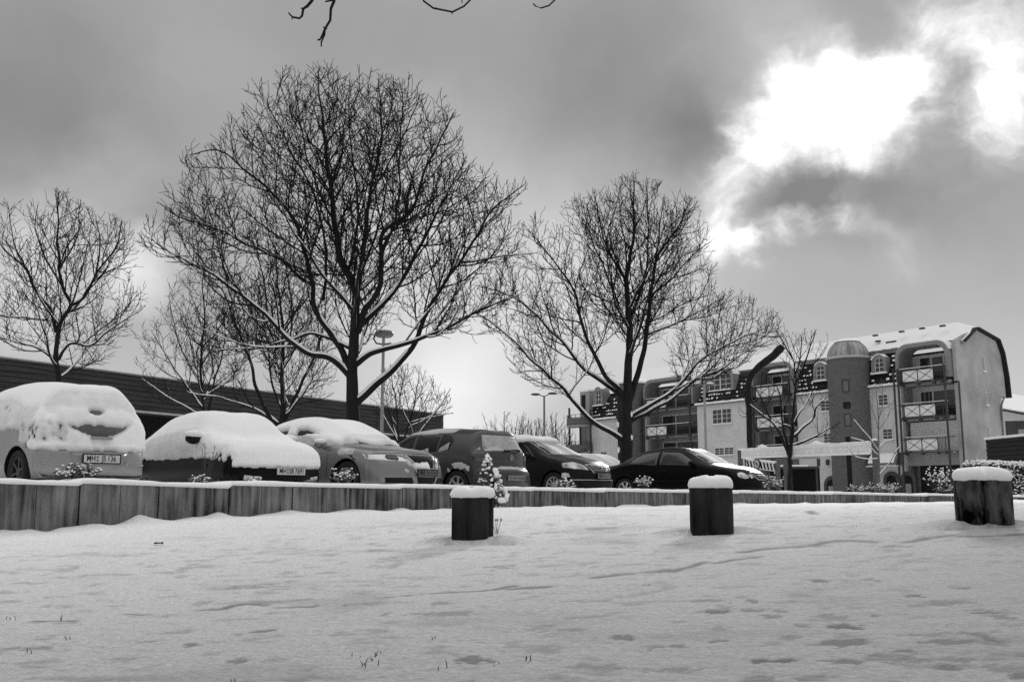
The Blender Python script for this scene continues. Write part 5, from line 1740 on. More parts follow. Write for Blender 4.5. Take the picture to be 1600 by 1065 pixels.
def car_rows(C, ns, nv):
    """half sections from sill to roof centre for every station along the car"""
    prof = catmull([Vector((x, z, 0)) for x, z in C['top']], ns)
    W = C['W'] / 2; L2 = C['L'] / 2
    rows = []
    for p in prof:
        x, zt = p.x, p.y
        wv = W * interp(x, C['plan'])
        zb = interp(x, C['sill'])
        belt = interp(x, C['belt'])
        zt = max(zt, zb + 0.03)
        b = smooth01((zt - belt - 0.03) / 0.22)
        bl = min(belt, zb + (zt - zb) * 0.80)
        gh = W * interp(x, C['gh'])
        gm = wv * 0.955 * 0.45 + gh * 0.55 + 0.02
        mid = zb + (bl - zb) * 0.55
        hood = [(wv * .955, bl + (zt - bl) * .38), (wv * .86, bl + (zt - bl) * .78), (wv * .55, bl + (zt - bl) * .965), (0, zt)]
        gre = [(gm, bl + .52 * (zt - bl)), (gh, zt - .085), (gh * .84, zt - .022), (0, zt)]
        up = [(h[0] * (1 - b) + g[0] * b, h[1] * (1 - b) + g[1] * b) for h, g in zip(hood, gre)]
        ctrl = [(wv * .93, zb), (wv * .985, zb + (bl - zb) * .16), (wv, mid), (wv * .988, zb + (bl - zb) * .86), (wv * .968, bl)] + up
        sec = catmull([Vector((y, z, 0)) for y, z in ctrl], nv)
        e = smooth01((abs(x) - (L2 - 0.85)) / 0.85)
        bow = (C['bowf'] if x > 0 else C['bowr']) * e
        row = []
        for q in sec:
            f = min(1.0, abs(q.x) / W)
            row.append(Vector((x - math.copysign(bow * f ** 2.1, x), q.x, q.y)))
        row[-1].y = 0.0
        rows.append(row)
    return rows

def ring_grid(rows):
    out = []
    for r in rows:
        left = r
        right = [Vector((p.x, -p.y, p.z)) for p in reversed(r[:-1])]
        out.append(left + right)
    return out


def patch(bvh, poly, view, lift=0.004, n=8, m=12, thick=0.012, bulge=0.0):
    """a thin shell following the car body inside a 2D outline, seen from a side"""
    dirs = {'L': Vector((0, -1, 0)), 'R': Vector((0, 1, 0)), 'F': Vector((-1, 0, 0)), 'B': Vector((1, 0, 0)), 'T': Vector((0, 0, -1))}
    d = dirs[view]
    bs = [p[1] for p in poly]
    b0, b1 = min(bs) + 1e-4, max(bs) - 1e-4
    P = []; Nn = []
    for i in range(n + 1):
        b = b0 + (b1 - b0) * i / n
        s = span(poly, b)
        if s is None:
            return MB()
        row = []; rn = []
        for j in range(m + 1):
            a = s[0] + (s[1] - s[0]) * j / m
            o = {'L': Vector((a, 3, b)), 'R': Vector((a, -3, b)), 'F': Vector((5, a, b)), 'B': Vector((-5, a, b)), 'T': Vector((a, b, 3))}[view]
            h, nr_, _, _ = bvh.ray_cast(o, d)
            if h is None:
                h, nr_, _, _ = bvh.find_nearest(o + d * 2.6)
            if nr_.dot(d) > 0:
                nr_ = -nr_
            bu = bulge * math.sin(math.pi * i / n) ** .6 * math.sin(math.pi * j / m) ** .6 if bulge and 0 < i < n and 0 < j < m else 0
            row.append(h + nr_ * (lift + bu)); rn.append(nr_)
        P.append(row); Nn.append(rn)
    mb = MB()
    for r in P:
        mb.v.extend([tuple(p) for p in r])
    q = m + 1
    for i in range(n):
        for j in range(m):
            mb.f.append((i * q + j, i * q + j + 1, (i + 1) * q + j + 1, (i + 1) * q + j))
    loop = [(0, j) for j in range(q)] + [(i, m) for i in range(1, n + 1)] + [(n, j) for j in range(m - 1, -1, -1)] + [(i, 0) for i in range(n - 1, 0, -1)]
    o = len(mb.v)
    for i, j in loop:
        mb.v.append(tuple(P[i][j] - Nn[i][j] * thick))
    for k in range(len(loop)):
        k2 = (k + 1) % len(loop)
        i, j = loop[k]; i2, j2 = loop[k2]
        mb.f.append((i * q + j, o + k, o + k2, i2 * q + j2))
    return mb

def paint(name, v, metal=0.35, rough=0.28, var=0.05):
    return mat(name, v, rough=rough, var=var, scale=3, metal=metal, spec=0.35 if v > .03 else .12, coat=0.25 if v > .03 else 0.0)

WHEEL_CACHE = {}
def wheel_meshes(rad, spokes, style):
    key = (rad, spokes, style)
    if key in WHEEL_CACHE:
        return WHEEL_CACHE[key]
    def ylathe(prof, n=36):
        m = MB(); m.lathe(prof, (0, 0, 0), n)
        m.v = [(x, -z, y) for x, y, z in m.v]
        return m
    w = 0.1
    rr = rad * 0.66
    tyre = ylathe([(rr, -w), (rad * .93, -w * 1.02), (rad * .985, -w * .8), (rad, -w * .4), (rad, w * .4), (rad * .985, w * .8), (rad * .93, w * 1.02), (rr, w), (rr * .97, w * .8), (rr * .97, -w * .8)])
    tm = tyre.mesh('tyre', True); tm.materials.append(RUBBER)
    rim = ylathe([(rr * 1.005, w * .98), (rr * .95, w * 1.0), (rr * .90, w * .75), (rr * .9, -w * .2)])
    hub = ylathe([(0.0, w * .78), (.045, w * .76), (.065, w * .66), (.07, w * .3)], 18)
    rim.add(hub.v, hub.f)
    for k in range(spokes):
        a = 2 * math.pi * k / spokes + .3
        wid = .16 * rr * (1.6 if style == 'wide' else 1.0)
        vs = []
        for r_, wy, ww in ((.05, w * .72, wid * .8), (rr * .5, w * .80, wid * .9), (rr * .93, w * .86, wid * 1.25)):
            for sgn in (-1, 1):
                x = r_ * math.cos(a) - sgn * ww * .5 * math.sin(a); z = r_ * math.sin(a) + sgn * ww * .5 * math.cos(a)
                vs.append((x, -wy, z)); vs.append((x, -wy + .025, z))
        fs = []
        for s_ in range(2):
            o = s_ * 4
            fs += [(o, o + 4, o + 6, o + 2), (o + 1, o + 3, o + 7, o + 5), (o, o + 1, o + 5, o + 4), (o + 2, o + 6, o + 7, o + 3)]
        rim.add(vs, fs)
    back = ylathe([(0.0, -w * .3), (rr * .97, -w * .3)], 24)
    rm = rim.mesh('rim', False); rm.materials.append(ALLOY if style != 'steel' else DSTEEL)
    bk = back.mesh('brake_disc', False); bk.materials.append(BLACKP)
    WHEEL_CACHE[key] = (tm, rm, bk)
    return WHEEL_CACHE[key]

def mirror_poly(poly, ax):
    return [(-a, b) for a, b in poly] if ax else poly

def text_part(body, size, parent, loc, rot, m=INK, name='lettering', align='CENTER', ext=0.0012, squeeze=1.0):
    cu = bpy.data.curves.new(name, 'FONT')
    cu.body = body
    cu.size = size
    cu.align_x = align; cu.align_y = 'CENTER'
    cu.extrude = ext
    cu.offset = size * 0.012
    cu.materials.append(m)
    o = link(name, cu, None)
    bpy.context.view_layer.update()
    me = bpy.data.meshes.new_from_object(o.evaluated_get(bpy.context.evaluated_depsgraph_get()))
    bpy.data.objects.remove(o)
    me.transform(Matrix.Diagonal((squeeze, 1, 1, 1)))
    if not me.materials: me.materials.append(m)
    o = link(name, me, parent, loc, rot)
    return o

def make_car(name, label, cat, C, end, Y, px, py=740, heading=0.0):
    """end = 'front' or 'rear': the end that faces the wall stands at photo column px, Y metres away"""
    ep = at(px, py, Y)
    axis = Vector((-WN.x, -WN.y, 0)) if end == 'rear' else Vector((WN.x, WN.y, 0))
    ang = math.atan2(axis.y, axis.x) + R(heading)
    ax = Vector((math.cos(ang), math.sin(ang), 0))
    ctr = Vector((ep.x, ep.y, 0)) - ax * (C['L'] / 2 * (1 if end == 'front' else -1))
    gz = park(ctr.x, ctr.y) + C.get('dz', 0)
    car = thing(name, label, cat, (ctr.x, ctr.y, gz), ang, 'cars parked behind the retaining wall')
    W = C['W']; L = C['L']
    rows = ring_grid(car_rows(C, 88, 26))
    nring = len(rows[0])
    mb = MB()
    for r in rows:
        mb.v.extend([tuple(p) for p in r])
    for i in range(len(rows) - 1):
        for j in range(nring):
            j2 = (j + 1) % nring
            mb.f.append((i * nring + j, i * nring + j2, (i + 1) * nring + j2, (i + 1) * nring + j))
    mb.f.append(tuple(reversed(range(nring))))
    mb.f.append(tuple((len(rows) - 1) * nring + j for j in range(nring)))
    bvh = BVHTree.FromPolygons([Vector(v) for v in mb.v], mb.f)
    body = mb.build('body', C['paint'], car, smooth=True)
    body.data.materials.append(BLACKP)
    # wheel arches cut out of the shell
    cut = MB()
    rad = C['wheel']
    for x in (C['axf'], C['axr']):
        for s in (-1, 1):
            tmp = MB(); tmp.lathe([(0.0, -0.16), (rad + .045, -0.16), (rad + .045, 0.3), (0.0, 0.3)], (0, 0, 0), 40)
            yc = s * (W / 2 - 0.14)
            vs = [(x + a, yc + s * c, rad + b_ * s) for a, b_, c in tmp.v]
            cut.add(vs, tmp.f)
    cme = cut.mesh('cutter')
    bmx = bmesh.new(); bmx.from_mesh(cme)
    bmesh.ops.remove_doubles(bmx, verts=bmx.verts, dist=1e-5)
    bmesh.ops.dissolve_degenerate(bmx, edges=bmx.edges, dist=1e-5)
    bmesh.ops.recalc_face_normals(bmx, faces=bmx.faces); bmx.to_mesh(cme); bmx.free()
    co = bpy.data.objects.new('cutter', cme); COL.objects.link(co)
    co.matrix_world = Matrix.Translation((ctr.x, ctr.y, gz)) @ Matrix.Rotation(ang, 4, 'Z')
    md = body.modifiers.new('arch', 'BOOLEAN'); md.operation = 'DIFFERENCE'; md.object = co; md.solver = 'EXACT'
    bpy.context.view_layer.update()
    dg = bpy.context.evaluated_depsgraph_get()
    nm = bpy.data.meshes.new_from_object(body.evaluated_get(dg))
    body.modifiers.clear()
    if len(nm.polygons) > 500:
        old = body.data; body.data = nm; bpy.data.meshes.remove(old); nm.name = 'body'
    bpy.data.objects.remove(co)
    for p in body.data.polygons:
        c = p.center
        for x in (C['axf'], C['axr']):
            if math.hypot(c.x - x, c.z - rad) < rad + .0449 and abs(c.y) < W / 2 - 0.02 and abs(c.y) > W / 2 - 0.34:
                p.material_index = 1; p.use_smooth = False
    # wheels
    tm, rm, bk = wheel_meshes(rad, C.get('spokes', 5), C.get('rimstyle', 'wide'))
    for x in (C['axf'], C['axr']):
        for s in (1, -1):
            wh = thing_part('wheel', car, (x, s * (W / 2 - 0.125), rad), 0 if s < 0 else math.pi)
            link('tyre', tm, wh); link('rim', rm, wh); link('brake_disc', bk, wh)
    # wheel arch mouldings give the body its lip
    for nm_, poly, view, m_, kw in C['patches']:
        views = [view]
        if view == 'S':
            views = ['L', 'R']
        for v in views:
            pm = patch(bvh, poly, v, **kw)
            if pm.v:
                pm.build(nm_, m_, car, smooth=True)
        if kw.get('_m'):
            pass
    # mirrors
    mx_, mz_ = C['mirror']
    for s in (1, -1):
        m = MB(); yb = s * (W / 2 * .93)
        ms_ = C.get('mirscale', 1.0)
        m.blob((mx_, yb + s * .13, mz_), .07 * ms_, .115 * ms_, .075 * ms_, 0, 2)
        m.bar((mx_ + .03, yb - s * .02, mz_ - .04), (mx_ + .02, yb + s * .08, mz_ - .03), .06, .05)
        mo = m.build('wing_mirror', C.get('mirmat', C['paint']), car, smooth=True)
        if C.get('mirsnow'):
            q = MB(); q.blob((mx_, yb + s * .12, mz_ + .055 * ms_), .095 * ms_, .135 * ms_, .055 * ms_, .03, 2)
            q.build('snow', SNOW, mo, smooth=True)
    # snow lying on the body
    if C.get('snow'):
        ns, nv = C.get('snowres', (240, 84))
        g = ring_grid(car_rows(C, ns, nv))
        NR = len(g[0])
        q = MB(); tv = []; pts_ = []; nrs_ = []
        for i in range(ns):
            for j in range(NR):
                p = g[i][j]
                a = g[min(i + 1, ns - 1)][j] - g[max(i - 1, 0)][j]
                b_ = g[i][min(j + 1, NR - 1)] - g[i][max(j - 1, 0)]
                nrm = b_.cross(a)
                nrm = nrm.normalized() if nrm.length > 1e-9 else Vector((0, 0, 1))
                if nrm.dot(Vector(((p.x / L * 2) ** 9, p.y * .8, p.z - .45))) < 0:
                    nrm = -nrm
                tv.append(max(0.0, C['snow'](p, nrm))); pts_.append(p); nrs_.append(nrm)
        G_ = np.array(tv).reshape(ns, NR)
        for _ in range(2):
            Pd = np.pad(G_, 1, mode='edge'); G_ = (Pd[1:-1, 1:-1] * 2 + Pd[:-2, 1:-1] + Pd[2:, 1:-1] + Pd[1:-1, :-2] + Pd[1:-1, 2:]) / 6
        tv = (G_ - .0055).ravel().tolist()
        for p, nrm, t in zip(pts_, nrs_, tv):
            if t > 0:
                up = Vector((0, 0, 1)) * max(0, nrm.z)
                q.v.append(tuple(p + (nrm * .6 + up * .5) * t + nrm * .004))
            else:
                q.v.append(tuple(p - nrm * (.004 + min(.010, -t * 2))))
        for i in range(ns - 1):
            for j in range(NR - 1):
                ids = (i * NR + j, i * NR + j + 1, (i + 1) * NR + j + 1, (i + 1) * NR + j)
                if max(tv[k] for k in ids) > 0:
                    q.f.append(ids)
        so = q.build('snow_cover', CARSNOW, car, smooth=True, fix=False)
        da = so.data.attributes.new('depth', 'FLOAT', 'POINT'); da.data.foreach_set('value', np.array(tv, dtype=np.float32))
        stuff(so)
        bm = bmesh.new(); bm.from_mesh(so.data)
        loose = [v for v in bm.verts if not v.link_faces]
        bmesh.ops.delete(bm, geom=loose, context='VERTS')
        bmesh.ops.recalc_face_normals(bm, faces=bm.faces)
        bm.to_mesh(so.data); bm.free()
    return car, bvh


def number_plate(car, bvh, view, y, z, wd, ht, text, m=PLATE, frame=True, size=None, smudge=0, tilt=0.0):
    s = 1 if view == 'F' else -1
    o = Vector((5 * s, y, z)); d = Vector((-s, 0, 0))
    xs = []
    for yy in (-wd / 2, 0, wd / 2):
        for zz in (-ht / 2, ht / 2):
            h, _, _, _ = bvh.ray_cast(Vector((5 * s, y + yy, z + zz)), d)
            if h: xs.append(h.x)
    x = (max(xs) if s > 0 else min(xs)) + s * .008
    mb = MB()
    mb.box(x, x + s * .006, y - wd / 2, y + wd / 2, z - ht / 2, z + ht / 2)
    pl = mb.build('license_plate', m, car)
    if frame:
        f = MB(); e = .014
        for a, b_, c, d_ in ((-wd / 2 - e, wd / 2 + e, -ht / 2 - e, -ht / 2), (-wd / 2 - e, wd / 2 + e, ht / 2, ht / 2 + e), (-wd / 2 - e, -wd / 2, -ht / 2, ht / 2), (wd / 2, wd / 2 + e, -ht / 2, ht / 2)):
            f.box(x - s * .01, x + s * .009, y + a, y + b_, z + c, z + d_)
        f.build('plate_frame', BLACKP, pl)
    xt = x + s * .0075
    rot_ = (R(90), 0, R(90) * s)
    sz = size or ht * 1.05
    if text:
        a, b_ = text
        ya = -s * 0
        # the city code, two round stickers, then the rest
        text_part(a, sz, pl, (xt, y - s * wd * .30, z), rot_, squeeze=.74)
        st = MB()
        for zz in (.022, -.022):
            ring = [(0.016 * math.cos(k * math.pi / 6), 0.016 * math.sin(k * math.pi / 6)) for k in range(12)]
            st.prism([(y - s * wd * .125 + p, z + zz + q_) for p, q_ in ring], xt - s * .001, xt + s * .001, 'x')
        st.build('sticker', mat('sticker', .16, var=.3, scale=40), pl)
        text_part(b_, sz, pl, (xt, y + s * wd * .19, z), rot_, squeeze=.72)
    if smudge:
        r = random.Random(smudge)
        q = MB()
        yy = -wd * .42
        while yy < wd * .40:
            ww = r.uniform(.02, .045); hh = ht * r.uniform(.35, .6)
            q.box(xt - s * .001, xt + s * .0012, y + s * yy, y + s * (yy + ww * .45), z - hh / 2, z + hh / 2)
            q.box(xt - s * .001, xt + s * .0011, y + s * yy, y + s * (yy + ww), z + hh * r.uniform(-.4, .3), z + hh * .38)
            yy += ww + r.uniform(.012, .03)
        q.build('lettering', mat('worn_ink', .05, var=.6, scale=60), pl)
    return pl, x

def badge(parent, x, y, z, r, s, m=CHROME):
    """round badge: a ring holding a V over a W"""
    mb = MB()
    n = 24
    for k in range(n):
        a0 = 2 * math.pi * k / n; a1 = 2 * math.pi * (k + 1) / n
        vs = []
        for a in (a0, a1):
            for rr_ in (r, r * .86):
                for xx in (x, x + s * .008):
                    vs.append((xx, y + rr_ * math.cos(a), z + rr_ * math.sin(a)))
        mb.add(vs, [(0, 1, 5, 4), (2, 6, 7, 3), (1, 3, 7, 5), (0, 4, 6, 2)])
    def stroke(p, q):
        mb.bar((x + s * .004, y + p[0] * r, z + p[1] * r), (x + s * .004, y + q[0] * r, z + q[1] * r), r * .15, .007)
    stroke((-.38, .80), (0, .12)); stroke((.38, .80), (0, .12))
    stroke((-.76, .42), (-.30, -.74)); stroke((-.30, -.74), (0, -.06)); stroke((0, -.06), (.30, -.74)); stroke((.30, -.74), (.76, .42))
    return mb.build('badge', m, parent)

S_ = dict(n=7, m=16)
def windows(polys, m):
    return [('side_window', p, 'S', m, dict(n=8, m=12, lift=.003)) for p in polys]

# body tables: x runs from the tail (-) to the nose (+)
def table(L, kind):
    h = L / 2
    plan = [(-h, .86), (-h + .10, .93), (-h + .35, .975), (-h + .9, 1.0), (h - 1.1, 1.0), (h - .5, .985), (h - .15, .95), (h, .89)]
    sill = [(-h, .23), (-h + .25, .20), (-h + .9, .19), (h - .9, .19), (h - .2, .20), (h, .23)]
    return plan, sill

# ---- silver hatchback, tail to the wall, deep in snow
silver = paint('silver_paint', 0.31, metal=.45, rough=.35)
pl_, si_ = table(3.92, 'h')
POLO = dict(L=3.92, W=1.66, plan=pl_, sill=si_, paint=silver, wheel=.30, axf=1.27, axr=-1.20, bowf=.30, bowr=.33, mirror=(.62, .98), mirsnow=True, spokes=6, rimstyle='steel',
    top=[(-1.93, .20), (-1.955, .32), (-1.957, .48), (-1.93, .60), (-1.89, .66), (-1.885, .80), (-1.86, .93), (-1.75, 1.14), (-1.64, 1.29), (-1.53, 1.375), (-1.2, 1.44), (-.6, 1.475), (0, 1.46), (.45, 1.40), (.8, 1.24), (1.12, 1.04), (1.3, .95), (1.65, .84), (1.84, .73), (1.92, .58), (1.955, .42), (1.93, .25)],
    belt=[(-1.96, .90), (-1.2, .95), (0, .92), (.9, .90), (1.3, .86), (1.96, .66)],
    gh=[(-1.96, .66), (-1.6, .62), (-1.2, .64), (0, .70), (.6, .70), (1.2, .74)],
    patches=windows([[(-1.32, .985), (-.55, .96), (-.55, 1.35), (-1.05, 1.34), (-1.28, 1.15)], [(-.48, .955), (.82, .935), (.45, 1.25), (.25, 1.34), (-.48, 1.36)]], GLASSD) + [
        ('rear_window', [(-.60, .73), (.60, .73), (.52, 1.30), (-.52, 1.30)], 'B', mat('wet_rear_glass', .10, rough=.25, var=.5, scale=4, spec=.4), dict(n=8, m=14, lift=.003)),
        ('tail_light', [(.55, .64), (.80, .62), (.80, .93), (.66, .95), (.55, .80)], 'B', TAIL, dict(n=6, m=6)), ('tail_light', [(-.55, .64), (-.80, .62), (-.80, .93), (-.66, .95), (-.55, .80)], 'B', TAIL, dict(n=6, m=6)),
        ('bumper_strip', [(-.70, .385), (-.46, .38), (-.46, .405), (-.70, .412)], 'B', silver, dict(n=2, m=10, lift=.018, thick=.03)), ('bumper_strip', [(.70, .385), (.46, .38), (.46, .405), (.70, .412)], 'B', silver, dict(n=2, m=10, lift=.018, thick=.03)),
        ('tailgate_gap', [(-.56, .575), (.56, .575), (.56, .583), (-.56, .583)], 'B', BLACKP, dict(n=1, m=16, lift=.001)), ('tailgate_gap', [(-.565, .575), (-.557, .575), (-.55, .80), (-.56, .80)], 'B', BLACKP, dict(n=6, m=1, lift=.001)), ('tailgate_gap', [(.565, .575), (.557, .575), (.55, .80), (.56, .80)], 'B', BLACKP, dict(n=6, m=1, lift=.001)),
        ('bumper_gap', [(.47, .545), (.76, .552), (.76, .562), (.47, .555)], 'B', BLACKP, dict(n=1, m=10, lift=.002)), ('bumper_gap', [(-.47, .545), (-.76, .552), (-.76, .562), (-.47, .555)], 'B', BLACKP, dict(n=1, m=10, lift=.002)),
        ('door_gap', [(-.52, .30), (-.51, .30), (-.51, .93), (-.52, .93)], 'S', BLACKP, dict(n=10, m=1, lift=.001)),
        ('plate_recess', [(-.36, .39), (.36, .39), (.40, .56), (-.40, .56)], 'B', paint('recess_shade', .26, metal=.3, rough=.4), dict(n=3, m=10, lift=.003)),  # shade of the recess painted as a slightly darker patch on the bumper
        ('door_handle', [(-.40, .80), (-.24, .80), (-.24, .83), (-.40, .83)], 'S', silver, dict(n=2, m=4, lift=.02)),
    ])
def polo_snow(p, n):
    x, y, z = p.x, p.y, p.z
    w = N3(x * 3, y * 3, z * 3); f = N3(x * 11, y * 11, z * 11); f2 = N3(x * 26, y * 26, z * 26)
    if x < -1.5 and abs(y) < .80 and z < 1.36:          # tailgate
        lim = .60 + .03 * f
        t = .045 + .012 * w + .010 * f + .004 * f2 if z > lim else 0
        low = .755 + .17 * (abs(y) / .45) ** 2 + .010 * f                                 # a smile of bare glass above the snow shelf
        if low < z < .925 + .035 * f + .02 * w and abs(y) < .47: t = 0
        elif z < low and z > .62: t *= 1.25
        if z > .93 and z < 1.13: t *= 1.0 + .25 * smooth01((z - .98) / .12)
        if math.hypot((y - .03) / .11, (z - 1.105) / .045) < 1.0 + .2 * f: t = 0
        if .42 < y < .86 and .70 < z < .95:               # broken crust over the tail lamp
            t = .055 + .06 * f2 + .02 * f
            if f2 + .6 * f > .14: t = 0
        return t
    if n.z > .55:
        return .085 + .014 * w
    lim = .90 + .04 * w + .035 * f
    if x < -1.25: lim = .62 + .10 * max(0, (x + 1.75) / .5) + .05 * f + .03 * w
    if z < lim: return 0
    t = .028 + .012 * w + .012 * f + .005 * f2 + .05 * max(0, n.z)
    if f + .6 * f2 > .34 and z < 1.0 and x < -1.2: t = 0
    if f > .40 and .98 < z < 1.3 and x > -1.1: t = 0
    if z > .98: t *= .75
    return t
POLO['snow'] = polo_snow
c, bv = make_car('hatchback', 'silver hatchback buried in snow with its dark-framed rear plate showing', 'car', POLO, 'rear', 13.5, 158, 730, 3)
plt, xx = number_plate(c, bv, 'B', .0, .475, .50, .105, ('MH', 'JS 136'))
m = MB(); m.box(xx - .02 + .05, xx + .09, -.14, .14, .735, .775); h_ = m.build('tailgate_handle', silver, c)
h_.location.x = -.012
# ---- black saloon under a thick quilt of snow
blackp = paint('black_paint', 0.004, metal=0, rough=.3)
pl_, si_ = table(4.2, 's')
BLK = dict(L=4.2, W=1.70, plan=pl_, sill=si_, paint=blackp, wheel=.30, axf=1.08, axr=-1.60, bowf=.42, bowr=.25, mirror=(.55, .94), mirmat=BLACKP, mirscale=1.3, mirsnow=True, spokes=7,
    top=[(-2.06, .26), (-2.10, .45), (-2.08, .70), (-2.02, .90), (-1.85, .98), (-1.60, 1.12), (-1.25, 1.28), (-.9, 1.36), (-.4, 1.38), (.1, 1.375), (.38, 1.33), (.70, 1.13), (.96, .93), (1.12, .865), (1.5, .835), (1.82, .785), (2.00, .69), (2.07, .53), (2.10, .38), (2.07, .21)],
    belt=[(-2.1, .84), (-1.2, .90), (0, .87), (.8, .85), (1.3, .80), (2.1, .60)],
    gh=[(-2.1, .70), (-1.5, .66), (-1.0, .68), (0, .70), (.6, .70), (1.2, .78)],
    patches=windows([[(-1.2, .92), (-.25, .90), (-.25, 1.27), (-.75, 1.24)], [(-.2, .90), (.72, .875), (.35, 1.17), (.1, 1.26), (-.2, 1.27)]], GLASSD) + [
        ('fog_lamp', [(.44, .215), (.69, .225), (.68, .32), (.46, .31)], 'F', LAMPG, dict(n=4, m=6, lift=.008)), ('fog_lamp', [(-.44, .215), (-.69, .225), (-.68, .32), (-.46, .31)], 'F', LAMPG, dict(n=4, m=6, lift=.008)),
        ('headlight', [(.50, .52), (.74, .55), (.72, .66), (.50, .64)], 'F', LAMPG, dict(n=4, m=6)), ('headlight', [(-.50, .52), (-.74, .55), (-.72, .66), (-.50, .64)], 'F', LAMPG, dict(n=4, m=6)),
        ('bumper_grille', [(-.42, .21), (.42, .21), (.40, .29), (-.40, .29)], 'F', BLACKP, dict(n=3, m=8, lift=.004)),
        ('rubbing_strip', [(-1.0, .47), (.95, .47), (.95, .51), (-1.0, .51)], 'S', BLACKP, dict(n=2, m=16, lift=.012)),
        ('rear_window', [(-.55, 1.02), (.55, 1.02), (.45, 1.27), (-.45, 1.27)], 'B', GLASSD, dict(n=5, m=8, lift=.003)),
    ])
def blk_snow(p, n):
    x, y, z = p.x, p.y, p.z
    w = N3(x * 2.4, y * 2.4 + 5, z * 2.4); f = N3(x * 9, y * 9, z * 9 + 4); f2 = N3(x * 24, y * 24, z * 24)
    lim = .62 + .04 * w + .035 * f
    if x > 0.55: lim = .62 - .13 * smooth01((x - .8) / .7) + .02 * w + .02 * f
    if x > 1.55: lim = .455 + .012 * w + .01 * f2
    if abs(y) > .6 and .95 < x < 1.65 and z < .60 + .14 * f: return 0
    if z < lim: return 0
    if n.z > .45:
        return .068 + .020 * w + .006 * f
    t = (.017 if x < .45 and abs(n.y) > .45 else .04) + .014 * w + .010 * f + .004 * f2 + .05 * max(0, n.z)
    if x > 1.5: t += .022
    return t * smooth01((z - lim) / .05 + .35)
BLK['snow'] = blk_snow
c, bv = make_car('saloon_car', 'black saloon under a thick quilt of snow with its white front plate showing', 'car', BLK, 'front', 16.2, 455, 730, 0)
number_plate(c, bv, 'F', .0, .385, .52, .112, ('MH', 'SB 7691'), frame=False)
m = MB(); m.box(2.02, 2.10, -.3, .3, .315, .33); m.build('plate_frame', BLACKP, c)
